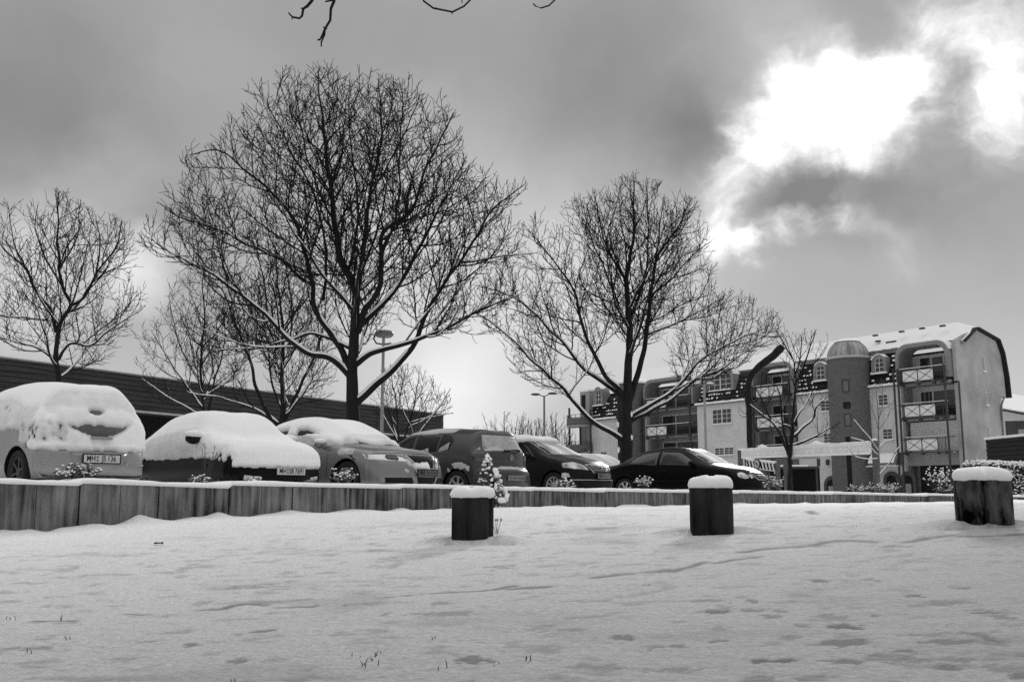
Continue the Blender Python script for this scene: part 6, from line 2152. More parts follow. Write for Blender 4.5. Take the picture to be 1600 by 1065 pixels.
# ---- grey saloon with a chrome grille
greyp = paint('grey_paint', 0.25, metal=.45, rough=.30)
pl_, si_ = table(4.76, 's')
GREY = dict(L=4.76, W=1.82, plan=pl_, sill=si_, paint=greyp, wheel=.345, axf=1.22, axr=-1.45, bowf=.46, bowr=.28, mirror=(.60, 1.00), mirsnow=True, spokes=5, dz=-.07,
    top=[(-2.34, .28), (-2.38, .5), (-2.34, .74), (-2.27, .98), (-2.15, 1.04), (-1.80, 1.10), (-1.5, 1.22), (-1.1, 1.38), (-.65, 1.46), (-.3, 1.47), (.12, 1.42), (.58, 1.25), (1.02, 1.05), (1.25, .985), (1.7, .925), (2.12, .83), (2.29, .70), (2.35, .55), (2.38, .38), (2.33, .21)],
    belt=[(-2.4, .92), (-1.2, .97), (0, .94), (.9, .92), (1.4, .87), (2.0, .76), (2.4, .62)],
    gh=[(-2.4, .70), (-1.6, .66), (-1.0, .68), (0, .71), (.7, .70), (1.3, .80)],
    patches=windows([[(-1.45, 1.01), (-.42, .985), (-.42, 1.37), (-.90, 1.34), (-1.25, 1.20)], [(-.36, .98), (.72, .955), (.36, 1.20), (.10, 1.33), (-.36, 1.37)]], GLASSD) + [
        ('windscreen', [(-.62, 1.02), (.62, 1.02), (.56, 1.36), (-.56, 1.36)], 'F', GLASSD, dict(n=8, m=12, lift=.003)),
        ('headlight_bezel', [(.33, .64), (.62, .65), (.90, .685), (.885, .815), (.62, .80), (.40, .76)], 'F', BLACKP, dict(n=7, m=10, lift=.002)), ('headlight_bezel', [(-.33, .64), (-.62, .65), (-.90, .685), (-.885, .815), (-.62, .80), (-.40, .76)], 'F', BLACKP, dict(n=7, m=10, lift=.002)),
        ('headlight', [(.36, .655), (.62, .665), (.885, .70), (.87, .80), (.62, .785), (.42, .745)], 'F', CLEARL, dict(n=7, m=10, lift=.004, bulge=.012)), ('headlight', [(-.36, .655), (-.62, .665), (-.885, .70), (-.87, .80), (-.62, .785), (-.42, .745)], 'F', CLEARL, dict(n=7, m=10, lift=.004, bulge=.012)), ('lamp_reflector', [(.54, .675), (.66, .68), (.70, .73), (.66, .775), (.54, .77), (.50, .72)], 'F', mat('lamp_dark', .06, rough=.2, var=.5, scale=14), dict(n=5, m=6, lift=.020, bulge=.004)), ('lamp_reflector', [(-.54, .675), (-.66, .68), (-.70, .73), (-.66, .775), (-.54, .77), (-.50, .72)], 'F', mat('lamp_dark', .06), dict(n=5, m=6, lift=.020, bulge=.004)),
        ('grille_surround', [(-.17, .30), (.17, .30), (.26, .52), (.37, .785), (-.37, .785), (-.26, .52)], 'F', mat('satin_trim', .42, rough=.3, metal=.8, var=.05, scale=5), dict(n=12, m=10, lift=.010)),
        ('grille', [(-.17, .56), (.17, .56), (.32, .765), (-.32, .765)], 'F', BLACKP, dict(n=6, m=10, lift=.018)),
        ('bumper_grille', [(-.19, .275), (.19, .275), (.24, .40), (-.24, .40)], 'F', BLACKP, dict(n=5, m=8, lift=.018)),
        ('bumper_grille', [(.28, .27), (.74, .28), (.76, .385), (.34, .385)], 'F', BLACKP, dict(n=5, m=8, lift=.006)), ('bumper_grille', [(-.28, .27), (-.74, .28), (-.76, .385), (-.34, .385)], 'F', BLACKP, dict(n=5, m=8, lift=.006)),
        ('bonnet_gap', [(-.80, .812), (.80, .812), (.80, .820), (-.80, .820)], 'F', BLACKP, dict(n=1, m=24, lift=.002)),
        ('bumper_gap', [(.42, .625), (.86, .64), (.86, .648), (.42, .633)], 'F', BLACKP, dict(n=1, m=10, lift=.002)), ('bumper_gap', [(-.42, .625), (-.86, .64), (-.86, .648), (-.42, .633)], 'F', BLACKP, dict(n=1, m=10, lift=.002)),
        ('door_gap', [(.735, .30), (.745, .30), (.755, .95), (.745, .95)], 'S', BLACKP, dict(n=10, m=1, lift=.001)), ('door_gap', [(-.29, .28), (-.28, .28), (-.28, .98), (-.29, .98)], 'S', BLACKP, dict(n=10, m=1, lift=.001)),
        ('door_handle', [(-.22, .80), (-.02, .80), (-.02, .835), (-.22, .835)], 'S', greyp, dict(n=2, m=4, lift=.025)),
        ('lip_spoiler', [(-.80, .225), (.80, .225), (.80, .245), (-.80, .245)], 'F', BLACKP, dict(n=1, m=20, lift=.02)),
    ])
def grey_snow(p, n):
    x, y, z = p.x, p.y, p.z
    w = N3(x * 2.2 + 9, y * 2.2, z * 2.2); f = N3(x * 8, y * 8 + 3, z * 8); f2 = N3(x * 22, y * 22, z * 22)
    if x > .86:
        if x > 2.05 and abs(y) < .62 and .50 < z < .70:      # clumps hanging on the grille
            c_ = f + .5 * w - abs(y - .05) * .6 - abs(z - .60) * 4 + .32
            return max(0, c_) * .09 if c_ > 0.05 else 0
        if z > .86 and n.z > .4 and x < 1.16 - .22 * abs(y) + .10 * f + .10 * w and abs(y) < .82:
            return .05 * smooth01((1.28 + .1 * f - .3 * abs(y) - x) / .3)
        if abs(y) > .80 and 1.0 < x < 1.36 and .80 + .05 * f < z < .90: return max(0, .022 + .05 * f)
        return 0
    if -1.35 < x < .62 and abs(n.y) > .5 and 1.19 + .02 * f < z < 1.315 - .30 * max(0, x + .05) - .12 * max(0, -x - .9) and not (-.52 < x < -.28):
        return 0
    if n.z > .50 and z > 1.06:
        return (.085 + .014 * w) * smooth01((.94 - x) / .2 + .4)
    if x < -1.7 and n.z > .4: return .08
    if z < .975 + .02 * f: return 0
    # side glass: frost patches with dark gaps along the upper edge
    lo = 1.02; g_ = smooth01((z - 1.24 - .03 * f + .10 * max(0, abs(x + .2) - .7)) / .05)
    if -1.3 < x < .85 and z < 1.37 and abs(n.y) > .6:
        if g_ > .5 and not (-.40 < x < -.18): return 0
        return .018 + .010 * f + .004 * f2
    return .045 + .02 * w + .012 * f + .05 * max(0, n.z)
GREY['snow'] = grey_snow
c, bv = make_car('saloon_car', 'mid grey saloon with snowy roof and windscreen, cleared bonnet and bright grille surround', 'car', GREY, 'front', 18.0, 668, 730, 8)
number_plate(c, bv, 'F', .0, .475, .50, .10, ('MH', ''), m=mat('plate_grimy', .10, var=.4, scale=20), smudge=5)
# ---- dark grey hatchback, tail to the wall
dgp = paint('dark_grey_paint', 0.055, metal=.35, rough=.33)
pl_, si_ = table(4.2, 'h')
DGH = dict(L=4.2, W=1.76, plan=pl_, sill=si_, paint=dgp, wheel=.315, axf=1.30, axr=-1.28, bowf=.34, bowr=.32, mirror=(.66, 1.02), spokes=6, dz=-.12,
    top=[(-2.08, .20), (-2.10, .34), (-2.10, .52), (-2.08, .62), (-2.02, .665), (-1.985, .70), (-1.975, .85), (-1.93, 1.0), (-1.82, 1.19), (-1.725, 1.345), (-1.715, 1.38), (-1.66, 1.412), (-1.3, 1.455), (-.6, 1.485), (0, 1.475), (.4, 1.42), (.8, 1.25), (1.15, 1.06), (1.35, .98), (1.75, .89), (1.98, .78), (2.06, .62), (2.1, .42), (2.06, .22)],
    belt=[(-2.1, .93), (-1.2, .97), (0, .93), (.9, .90), (1.3, .86), (2.1, .66)],
    gh=[(-2.1, .70), (-1.7, .68), (-1.2, .70), (0, .72), (.6, .70), (1.2, .76)],
    patches=windows([[(-1.02, 1.005), (-.72, .995), (-.72, 1.375), (-.98, 1.365), (-1.10, 1.22)], [(-.67, .99), (-.0, .97), (-.0, 1.385), (-.67, 1.38)], [(.06, .965), (.95, .93), (.55, 1.25), (.32, 1.355), (.06, 1.38)]], GLASSD) + [
        ('frost', [(-1.02, 1.008), (-.74, .998), (-.76, 1.08), (-1.0, 1.20)], 'S', FROST, dict(n=4, m=4, lift=.006)), ('frost', [(-.50, .988), (-.04, .975), (-.06, 1.05), (-.22, 1.03), (-.42, 1.10)], 'S', FROST, dict(n=4, m=6, lift=.006)), ('frost', [(.10, .968), (.60, .95), (.40, 1.08), (.12, 1.10)], 'S', FROST, dict(n=4, m=6, lift=.006)),
        ('window_trim', [(-1.05, .975), (.9, .915), (.9, .932), (-1.05, .998)], 'S', mat('frosted_trim', .55, rough=.6, var=.3, scale=20), dict(n=1, m=20, lift=.008)),
        ('rear_window', [(-.60, 1.015), (.60, 1.015), (.52, 1.335), (-.52, 1.335)], 'B', FROST, dict(n=8, m=14, lift=.003)),
        ('tail_light', [(.56, .80), (.80, .78), (.82, .94), (.74, 1.02), (.56, .97)], 'B', TAIL, dict(n=6, m=6, bulge=.01)), ('tail_light', [(-.56, .80), (-.80, .78), (-.82, .94), (-.74, 1.02), (-.56, .97)], 'B', TAIL, dict(n=6, m=6, bulge=.01)),
        ('tailgate_gap', [(-.56, .705), (.56, .705), (.56, .713), (-.56, .713)], 'B', BLACKP, dict(n=1, m=16, lift=.002)),
        ('bumper_strip', [(-.82, .49), (-.27, .485), (-.27, .50), (-.82, .51)], 'B', mat('frosted_trim', .55), dict(n=1, m=10, lift=.01)), ('bumper_strip', [(.82, .49), (.27, .485), (.27, .50), (.82, .51)], 'B', mat('frosted_trim', .55), dict(n=1, m=10, lift=.01)),
        ('tailgate_gap', [(-.575, .71), (-.567, .71), (-.555, .80), (-.563, .80)], 'B', BLACKP, dict(n=3, m=1, lift=.002)), ('tailgate_gap', [(.575, .71), (.567, .71), (.555, .80), (.563, .80)], 'B', BLACKP, dict(n=3, m=1, lift=.002)),
        ('door_gap', [(-.70, .42), (-.69, .42), (-.69, .97), (-.70, .97)], 'S', BLACKP, dict(n=10, m=1, lift=.001)), ('door_gap', [(.025, .28), (.035, .28), (.035, .96), (.025, .96)], 'S', BLACKP, dict(n=10, m=1, lift=.001)),
        ('door_handle', [(-.62, .82), (-.44, .82), (-.44, .86), (-.62, .86)], 'S', BLACKP, dict(n=2, m=4, lift=.025)), ('door_handle', [(.1, .81), (.28, .81), (.28, .85), (.1, .85)], 'S', BLACKP, dict(n=2, m=4, lift=.025)),
    ])
def dgh_snow(p, n):
    x, y, z = p.x, p.y, p.z
    w = N3(x * 3 + 2, y * 3, z * 3); f = N3(x * 9, y * 9 + 1, z * 9)
    if z > 1.40 and n.z > .45: return (.015 + .012 * w) * smooth01((abs(y) - .1) / .3 + .35) * smooth01((x + 1.15) / .4)
    if x < -1.95 and .65 < z < .71 and abs(y) < .80: return .014 + .012 * f
    if abs(y) > .78 and -1.62 < x < -1.05:                     # splash of snow above the rear wheel
        d = abs(z - (.735 - .25 * (abs(x + 1.33) / .3) ** 2 * .4)) 
        return .012 if d < .05 * (1 + 1.0 * f) and f + .6 * w > -.10 else 0
    if x < -1.6 and abs(z - 1.03) < .02 and abs(y) < .6: return .012 + .01 * f
    if x < -1.6 and 1.02 < z < 1.12 and y > .15: return .006 if f + w > .0 else 0
    return 0
DGH['snow'] = dgh_snow
c, bv = make_car('hatchback', 'dark grey hatchback showing its tailgate and frosted rear window behind the small conifer', 'car', DGH, 'rear', 20.2, 805, 740, 5)
plt, xx = number_plate(c, bv, 'B', -.02, .475, .50, .10, ('', ''), m=PLATED, frame=False, smudge=8)
bd = badge(c, -1.985, -.02, .885, .055, -1)
m = MB(); m.bar((-1.955, .16, 1.02), (-1.92, -.30, 1.045), .022, .03); m.blob((-1.955, -.28, 1.03), .03, .06, .03, 0, 1); m.build('rear_wiper', BLACKP, c)
# ---- dark saloon, nose to the wall
dkp = paint('dark_paint', 0.012, metal=.1, rough=.3)
pl_, si_ = table(4.4, 's')
DKS = dict(L=4.4, W=1.78, plan=pl_, sill=si_, paint=dkp, wheel=.315, axf=1.38, axr=-1.2, bowf=.42, bowr=.28, mirror=(.70, 1.02), spokes=10, rimstyle='thin', dz=-.07,
    top=[(-2.14, .26), (-2.18, .5), (-2.14, .74), (-2.07, .98), (-1.95, 1.03), (-1.6, 1.12), (-1.25, 1.30), (-.85, 1.43), (-.4, 1.48), (.0, 1.475), (.4, 1.41), (.8, 1.24), (1.15, 1.07), (1.35, 1.0), (1.7, .93), (1.95, .85), (2.10, .74), (2.17, .58), (2.2, .40), (2.16, .21)],
    belt=[(-2.2, .93), (-1.2, .97), (0, .94), (.9, .92), (1.3, .88), (1.9, .78), (2.2, .64)],
    gh=[(-2.2, .70), (-1.6, .66), (-1.0, .69), (0, .71), (.7, .70), (1.3, .80)],
    patches=windows([[(-1.2, 1.01), (-.28, .985), (-.28, 1.38), (-.75, 1.35), (-1.02, 1.2)], [(-.22, .98), (.86, .95), (.5, 1.22), (.28, 1.35), (-.22, 1.38)]], GLASSD) + [
        ('windscreen', [(-.64, 1.04), (.64, 1.04), (.56, 1.38), (-.56, 1.38)], 'F', FROST, dict(n=8, m=12, lift=.003)),
        ('headlight', [(.40, .665), (.64, .675), (.84, .72), (.82, .84), (.62, .85), (.46, .78)], 'F', LAMPG, dict(n=7, m=10, lift=.004, bulge=.015)), ('headlight', [(-.40, .665), (-.64, .675), (-.84, .72), (-.82, .84), (-.62, .85), (-.46, .78)], 'F', LAMPG, dict(n=7, m=10, lift=.004, bulge=.015)),
        ('grille_surround', [(-.30, .60), (.30, .60), (.43, .80), (-.43, .80)], 'F', CHROME, dict(n=6, m=10, lift=.008)),
        ('grille', [(-.285, .615), (.285, .615), (.39, .775), (-.39, .775)], 'F', BLACKP, dict(n=6, m=10, lift=.016)),
        ('grille_slat', [(-.30, .648), (.30, .648), (.31, .658), (-.31, .658)], 'F', CHROME, dict(n=1, m=10, lift=.024)), ('grille_slat', [(-.33, .69), (.33, .69), (.335, .70), (-.335, .70)], 'F', CHROME, dict(n=1, m=10, lift=.024)), ('grille_slat', [(-.35, .732), (.35, .732), (.355, .742), (-.355, .742)], 'F', CHROME, dict(n=1, m=10, lift=.024)),
        ('bumper_grille', [(-.62, .28), (.62, .28), (.66, .40), (-.66, .40)], 'F', BLACKP, dict(n=5, m=10, lift=.008)),
        ('bumper_strip', [(-.80, .435), (.80, .435), (.80, .45), (-.80, .45)], 'F', CHROME, dict(n=1, m=20, lift=.010)),
        ('bumper_gap', [(.40, .635), (.87, .65), (.87, .658), (.40, .643)], 'F', BLACKP, dict(n=1, m=10, lift=.002)),
        ('door_gap', [(.865, .30), (.875, .30), (.885, .95), (.875, .95)], 'S', BLACKP, dict(n=10, m=1, lift=.001)),
    ])
def dks_snow(p, n):
    x, y, z = p.x, p.y, p.z
    w = N3(x * 3 + 2, y * 3, z * 3); f = N3(x * 9, y * 9 + 1, z * 9)
    if z > 1.375 + .02 * f and n.z > .45: return (.07 + .015 * w) * smooth01((z - 1.36) / .03 + .2)
    if abs(y) > .80 and 1.62 < x < 2.1 and abs(z - .56) < .05 + .03 * f: return max(0, .018 + .04 * f)
    return 0
DKS['snow'] = dks_snow
c, bv = make_car('saloon_car', 'dark saloon with a pad of snow on its roof and chrome barred grille', 'car', DKS, 'front', 23.2, 944, 745, 5)
number_plate(c, bv, 'F', .0, .53, .50, .105, ('MH', ''), m=PLATED, smudge=11)
h, _, _, _ = bv.ray_cast(Vector((5, 0, .70)), Vector((-1, 0, 0)))
badge(c, h.x + .028, 0, .70, .068, 1)
# ---- long black saloon standing broadside further back
blk2 = paint('deep_black_paint', 0.003, metal=0, rough=.3)
pl_, si_ = table(4.82, 's')
LBS = dict(L=4.82, W=1.82, plan=pl_, sill=si_, paint=blk2, wheel=.33, axf=1.52, axr=-1.33, bowf=.46, bowr=.3, mirror=(.80, 1.00), spokes=7, dz=-.15,
    top=[(-2.36, .28), (-2.40, .5), (-2.36, .74), (-2.27, .93), (-2.12, .99), (-1.75, 1.06), (-1.4, 1.20), (-.95, 1.36), (-.45, 1.44), (0, 1.45), (.4, 1.40), (.85, 1.20), (1.2, 1.02), (1.4, .965), (1.8, .90), (2.10, .81), (2.27, .68), (2.36, .52), (2.41, .38), (2.36, .22)],
    belt=[(-2.4, .90), (-1.2, .95), (0, .92), (.9, .90), (1.4, .86), (2.0, .74), (2.4, .60)],
    gh=[(-2.4, .70), (-1.6, .64), (-1.0, .66), (0, .70), (.7, .68), (1.3, .80)],
    patches=[
        ('windscreen', [(-.64, 1.01), (.64, 1.01), (.55, 1.36), (-.55, 1.36)], 'F', mat('pale_glass', .42, rough=.65, var=.35, scale=2.5, spec=.15), dict(n=8, m=12, lift=.003)),  # windscreen given a pale, mottled base colour
        ('side_window', [(-1.25, .985), (-.32, .965), (-.32, 1.345), (-.80, 1.31), (-1.08, 1.17)], 'S', mat('tinted_glass', .05, rough=.08, var=.2, scale=3, spec=.6), dict(n=8, m=12, lift=.003)),
        ('side_window', [(-.24, .965), (.90, .935), (.55, 1.17), (.30, 1.30), (-.24, 1.35)], 'S', mat('tinted_glass', .05), dict(n=8, m=12, lift=.003)),
        ('headlight', [(.50, .60), (.60, .585), (.70, .60), (.735, .66), (.71, .73), (.62, .755), (.53, .73), (.485, .66)], 'F', LAMPG, dict(n=8, m=10, lift=.006, bulge=.03)), ('headlight', [(-.50, .60), (-.60, .585), (-.70, .60), (-.735, .66), (-.71, .73), (-.62, .755), (-.53, .73), (-.485, .66)], 'F', LAMPG, dict(n=8, m=10, lift=.006, bulge=.03)),
        ('headlight', [(.375, .60), (.44, .60), (.475, .655), (.45, .71), (.385, .71), (.35, .655)], 'F', LAMPG, dict(n=6, m=6, lift=.006, bulge=.02)), ('headlight', [(-.375, .60), (-.44, .60), (-.475, .655), (-.45, .71), (-.385, .71), (-.35, .655)], 'F', LAMPG, dict(n=6, m=6, lift=.006, bulge=.02)),
        ('grille_surround', [(-.22, .56), (.22, .56), (.33, .64), (.35, .775), (-.35, .775), (-.33, .64)], 'F', CHROME, dict(n=8, m=10, lift=.010)),
        ('grille', [(-.20, .575), (.20, .575), (.305, .65), (.325, .755), (-.325, .755), (-.305, .65)], 'F', BLACKP, dict(n=8, m=10, lift=.020)),
        ('grille_slat', [(-.24, .615), (.24, .615), (.25, .621), (-.25, .621)], 'F', ALLOY, dict(n=1, m=8, lift=.027)), ('grille_slat', [(-.30, .66), (.30, .66), (.30, .666), (-.30, .666)], 'F', ALLOY, dict(n=1, m=8, lift=.027)), ('grille_slat', [(-.31, .71), (.31, .71), (.31, .716), (-.31, .716)], 'F', ALLOY, dict(n=1, m=8, lift=.027)),
        ('bumper_grille', [(-.60, .25), (.60, .25), (.64, .36), (-.64, .36)], 'F', BLACKP, dict(n=5, m=10, lift=.008)),
        ('fog_lamp', [(.66, .29), (.74, .30), (.74, .36), (.66, .35)], 'F', LAMPG, dict(n=3, m=4, lift=.008)),
        ('rubbing_strip', [(-1.0, .52), (1.1, .52), (1.1, .56), (-1.0, .56)], 'S', blk2, dict(n=2, m=16, lift=.014)),
        ('door_gap', [(.95, .30), (.96, .30), (.96, .92), (.95, .92)], 'S', BLACKP, dict(n=10, m=1, lift=.001)), ('door_gap', [(-.285, .30), (-.275, .30), (-.275, .95), (-.285, .95)], 'S', BLACKP, dict(n=10, m=1, lift=.001)),
        ('door_handle', [(-.22, .79), (.0, .79), (.0, .82), (-.22, .82)], 'S', blk2, dict(n=2, m=4, lift=.03)), ('door_handle', [(-1.2, .80), (-1.0, .80), (-1.0, .83), (-1.2, .83)], 'S', blk2, dict(n=2, m=4, lift=.03)),
        ('rear_window', [(-.55, 1.06), (.55, 1.06), (.48, 1.33), (-.48, 1.33)], 'B', GLASSD, dict(n=5, m=8, lift=.003)),
    ])
c, bv = make_car('saloon_car', 'long black saloon with twin oval headlights standing nearly broadside beyond the middle post', 'car', LBS, 'front', 26.0, 1196, 745, 6)
# ---- pale roof of a snowed-in car between the two dark ones
pl_, si_ = table(4.1, 'h')
FAR = dict(POLO); FAR.update(L=3.92, paint=paint('white_car_paint', .5, metal=.1, rough=.35))
FAR['snow'] = lambda p, n: (.09 + .01 * N3(p.x * 3, p.y * 3, 0)) if (n.z > .5 and p.z > .6) else (.02 if p.z > .95 else 0)
FAR['snowres'] = (80, 26)
make_car('hatchback', 'snowed-in pale car of which only the roof shows between the two dark saloons', 'car', FAR, 'front', 34.0, 995, 745, 0)

# ------------------------------------------------------------------ height barrier before the block
YR, YL = 45.0, 54.0
pr = at(1361, 700, YR); pl = at(1160, 712, YL)
bb = Vector((pr.x, pr.y, park(pr.x, pr.y)))
dv = Vector((pl.x - pr.x, pl.y - pr.y, 0)); bl = dv.length
bar_ = thing('height_barrier', 'long white barrier beam on posts across the car park entrance with snow on top', 'height barrier', bb, math.atan2(dv.y, dv.x))
def bz(px, py, f):
    return at(px, py, YR + (YL - YR) * f).z - bb.z
zR0, zR1 = bz(1357, 707.5, 0), bz(1357, 692, 0); zL0, zL1 = bz(1162, 714.5, 1), bz(1162, 703.5, 1)
segs = [0.0, .14, .27, .41, .55, .70, .85, 1.0]
def bzz(f, k):
    a = (zR0, zL0) if k == 0 else (zR1, zL1); return a[0] + (a[1] - a[0]) * f
m = MB()
for i in range(7):
    f0, f1 = segs[i], segs[i + 1]
    u0, u1 = f0 * bl + .02, f1 * bl - .02
    vs = []
    for y in (-.03, .03):
        vs += [(u0, y, bzz(f0, 0)), (u1, y, bzz(f1, 0)), (u1, y, bzz(f1, 1)), (u0, y, bzz(f0, 1))]
    m.add(vs, [(0, 1, 2, 3), (7, 6, 5, 4), (0, 4, 5, 1), (1, 5, 6, 2), (2, 6, 7, 3), (3, 7, 4, 0)])
m.build('beam_panel', mat('beam_grey', .78, rough=.6, var=.08, scale=3), bar_)
m = MB()
for f0, f1 in zip(segs[:-1], segs[1:]):
    for k in (0, 1):
        m.bar((f0 * bl, 0, bzz(f0, k)), (f1 * bl, 0, bzz(f1, k)), .16, .10)
for f in segs:
    m.bar((f * bl, 0, bzz(f, 0)), (f * bl, 0, bzz(f, 1)), .12, .07)
m.build('beam_frame', mat('bright_white', .88, rough=.5, var=.03, scale=4), bar_)
m = MB()
N_ = 60
for i in range(N_ + 1):
    f = i / N_; h = .05 + .02 * N3(f * 20, 0, 3)
    for c_, w_ in ((.38, .045), (.82, .04)):
        h += .16 * math.exp(-((f - c_) / w_) ** 2 * 1.5) ** 1.0
    z = bzz(f, 1) + .05
    m.v += [(f * bl, -.1, z), (f * bl, -.09, z + h * .7), (f * bl, 0, z + h), (f * bl, .09, z + h * .7), (f * bl, .1, z)]
for i in range(N_):
    for k in range(4): m.f.append((i * 5 + k, i * 5 + k + 1, i * 5 + k + 6, i * 5 + k + 5))
m.build('snow', SNOW, bar_, smooth=True)
POSTM = mat('post_timber', .10, rough=.8, var=.3, scale=5, stretch=(1, 1, .3))
for f, w_, top in ((-.025, .20, .10), (.62, .26, -.12), (1.02, .20, .02)):
    m = MB(); z1 = bzz(min(1, max(0, f)), 1) + top if top > -.1 else bzz(f, 0) - .06
    m.box(f * bl - w_ / 2, f * bl + w_ / 2, -.1, .1, -.2, z1); po = m.build('post', POSTM, bar_)
    if top > -.1:
        m = MB(); m.blob((f * bl, 0, z1 + .03), .13, .12, .07, 0, 2); m.build('snow', SNOW, po, smooth=True)
# striped board with a round sign
Y = 50.0
a = at(1166, 717, Y); b_ = at(1213, 722.5, Y - 2.5)
dv = Vector((b_.x - a.x, b_.y - a.y, 0)); ln = dv.length
sg = thing('striped_board', 'black and white striped board with a round sign under the barrier beam', 'sign', (a.x, a.y, park(a.x, a.y)), math.atan2(dv.y, dv.x))
za = a.z - sg.location.z; zc = b_.z - sg.location.z; hh = .42
m = MB()
vs = []
for y in (-.02, .02): vs += [(0, y, za - hh), (ln, y, zc - hh), (ln, y, zc), (0, y, za)]
m.add(vs, [(0, 1, 2, 3), (7, 6, 5, 4), (0, 4, 5, 1), (1, 5, 6, 2), (2, 6, 7, 3), (3, 7, 4, 0)]); m.build('board', WHITEP, sg)
ns_ = 9
for k in range(ns_):
    u0 = ln * (k + .25) / ns_ - .02; u1 = u0 + ln / ns_ * .5; sl = .11
    zz = lambda u: za + (zc - za) * u / ln
    m = MB(); m.add([(u0 + sl, -.026, zz(u0) - hh + .03), (u1 + sl, -.026, zz(u1) - hh + .03), (u1, -.026, zz(u1) - .06), (u0, -.026, zz(u0) - .06), (u0 + sl, -.019, zz(u0) - hh + .03), (u1 + sl, -.019, zz(u1) - hh + .03), (u1, -.019, zz(u1) - .06), (u0, -.019, zz(u0) - .06)], [(0, 1, 2, 3), (0, 4, 5, 1), (1, 5, 6, 2), (2, 6, 7, 3), (3, 7, 4, 0)])
    m.build('stripe', BLACKP, sg)
def disc(m, u, y0, y1, z, r, n=24): m.prism([(u + r * math.cos(2 * math.pi * k / n), z + r * math.sin(2 * math.pi * k / n)) for k in range(n)], y0, y1, 'y')
us = ln * .40; zs = za + (zc - za) * .4 - .16
m = MB(); disc(m, us, -.07, -.04, zs, .27); rs = m.build('round_sign', DSTEEL, sg)
m = MB(); disc(m, us, -.078, -.071, zs, .20); m.build('sign_face', mat('sign_face', .45, rough=.5, var=.15, scale=8), rs)
m = MB(); m.box(us - .09, us + .0, -.084, -.079, zs - .02, zs + .08); m.box(us - .02, us + .09, -.084, -.079, zs - .09, zs + .01); m.build('worn_symbol', mat('worn_ink', .05), rs)
m = MB(); m.box(ln - .02, ln + .16, -.06, .10, -.2, zc + .02); m.build('post', POSTM, sg)
m = MB(); m.box(-.1, .02, -.04, .08, -.2, za); m.build('post', POSTM, sg)
m = MB(); m.bar((0, 0, za + .03), (ln, 0, zc + .03), .09, .06); m.build('snow', SNOW, sg)
# dark open shelter behind it
Y = 62.0
p = at(1228, 760, Y)
sh = thing('shelter', 'dark open shelter with flat snowy roof behind the striped board', 'shelter', (p.x, p.y, -.1), R(-18))
zt = at(1228, 729, Y).z + .1
m = MB(); m.box(-1.2, 2.0, -.6, 3, zt - .12, zt); m.build('roof', DSTEEL, sh)
m = MB(); m.box(-1.2, 1.4, -.6, 3, zt + .002, zt + .10); m.build('snow', SNOW, sh)
m = MB(); m.box(-1.0, 2.0, 1.5, 1.7, 0, zt - .12); m.build('back_wall', DARKIN, sh)
for x in (-1.1, .3, 1.8):
    m = MB(); m.box(x, x + .12, -.5, -.38, 0, zt - .12); m.build('post', DSTEEL, sh)
m = MB(); m.box(.2, 2.1, -.6, -.5, zt + .45, zt + .75); m.build('fascia', RENDERD, sh)
m = MB(); m.box(.2, .3, -.6, -.5, zt, zt + .45); m.box(1.9, 2.1, -.6, -.5, zt, zt + .45); m.build('strut', DSTEEL, sh)

# ------------------------------------------------------------------ lamp posts
LAMPG2 = mat('lamp_grey', .17, rough=.5, var=.15, scale=5, metal=.2)
def lamp_base(px, Y, label):
    p = at(px, 765, Y); return thing('lamp_post', label, 'lamp post', (p.x, p.y, park(p.x, p.y)), 0)
l = lamp_base(594.5, 30.0, 'pale lamp post with oval mushroom head rising beside the largest tree')
zt = at(596, 520, 30).z - l.location.z; zl = at(596, 533, 30).z - l.location.z
m = MB(); m.tube([(0, 0, -.2), (0, 0, zt - .1)], [.055, .045], 12); m.build('pole', mat('lamp_pale', .30, rough=.5, var=.15, scale=4), l)
m = MB(); m.lathe([(.02, -.14), (.22, -.13), (.29, -.06), (.27, .03), (.16, .085), (.0, .10)], (.02, 0, zt), 24); m.build('lamp_head', LAMPG2, l, smooth=True)
m = MB(); m.tube([(-.27, 0, zt - .06), (-.30, 0, zl + .08), (-.22, 0, zl - .06), (0, 0, zl - .10), (.24, 0, zl - .06)], .025, 6); m.build('bracket', DSTEEL, l)
m = MB(); m.lathe([(.25, .05), (.16, .10), (.0, .125)], (.02, 0, zt), 20); m.build('snow', SNOW, l, smooth=True)
l = lamp_base(851, 60.0, 'distant lamp post with two flat arms beside the far bare trees')
zt = at(851, 618, 60).z - l.location.z
m = MB(); m.tube([(0, 0, -.2), (0, 0, zt)], [.09, .055], 10); m.build('pole', LAMPG2, l)
for s, dz in ((-1, .12), (1, .20)):
    m = MB(); m.tube([(0, 0, zt - .05), (s * .35, 0, zt + dz * .6)], .03, 6); m.blob((s * .52, 0, zt + dz * .7), .30, .12, .08, 0, 2); m.build('lamp_head', DSTEEL, l, smooth=True)
l = lamp_base(1105, 52.0, 'slim pale lamp post with two snowy heads before the projecting bay')
zt = at(1105, 602, 52).z - l.location.z
m = MB(); m.tube([(0, 0, -.2), (0, 0, zt)], [.085, .06], 10); m.build('pole', mat('lamp_pale', .30), l)
for s in (-1, 1):
    m = MB(); m.tube([(0, 0, zt - .05), (s * .16, 0, zt + .04)], .03, 6); m.blob((s * .32, 0, zt + .05), .20, .10, .07, 0, 2); m.build('lamp_head', LAMPG2, l, smooth=True)
    m = MB(); m.blob((s * .32, 0, zt + .12), .20, .10, .06, 0, 2); m.build('snow', SNOW, l, smooth=True)

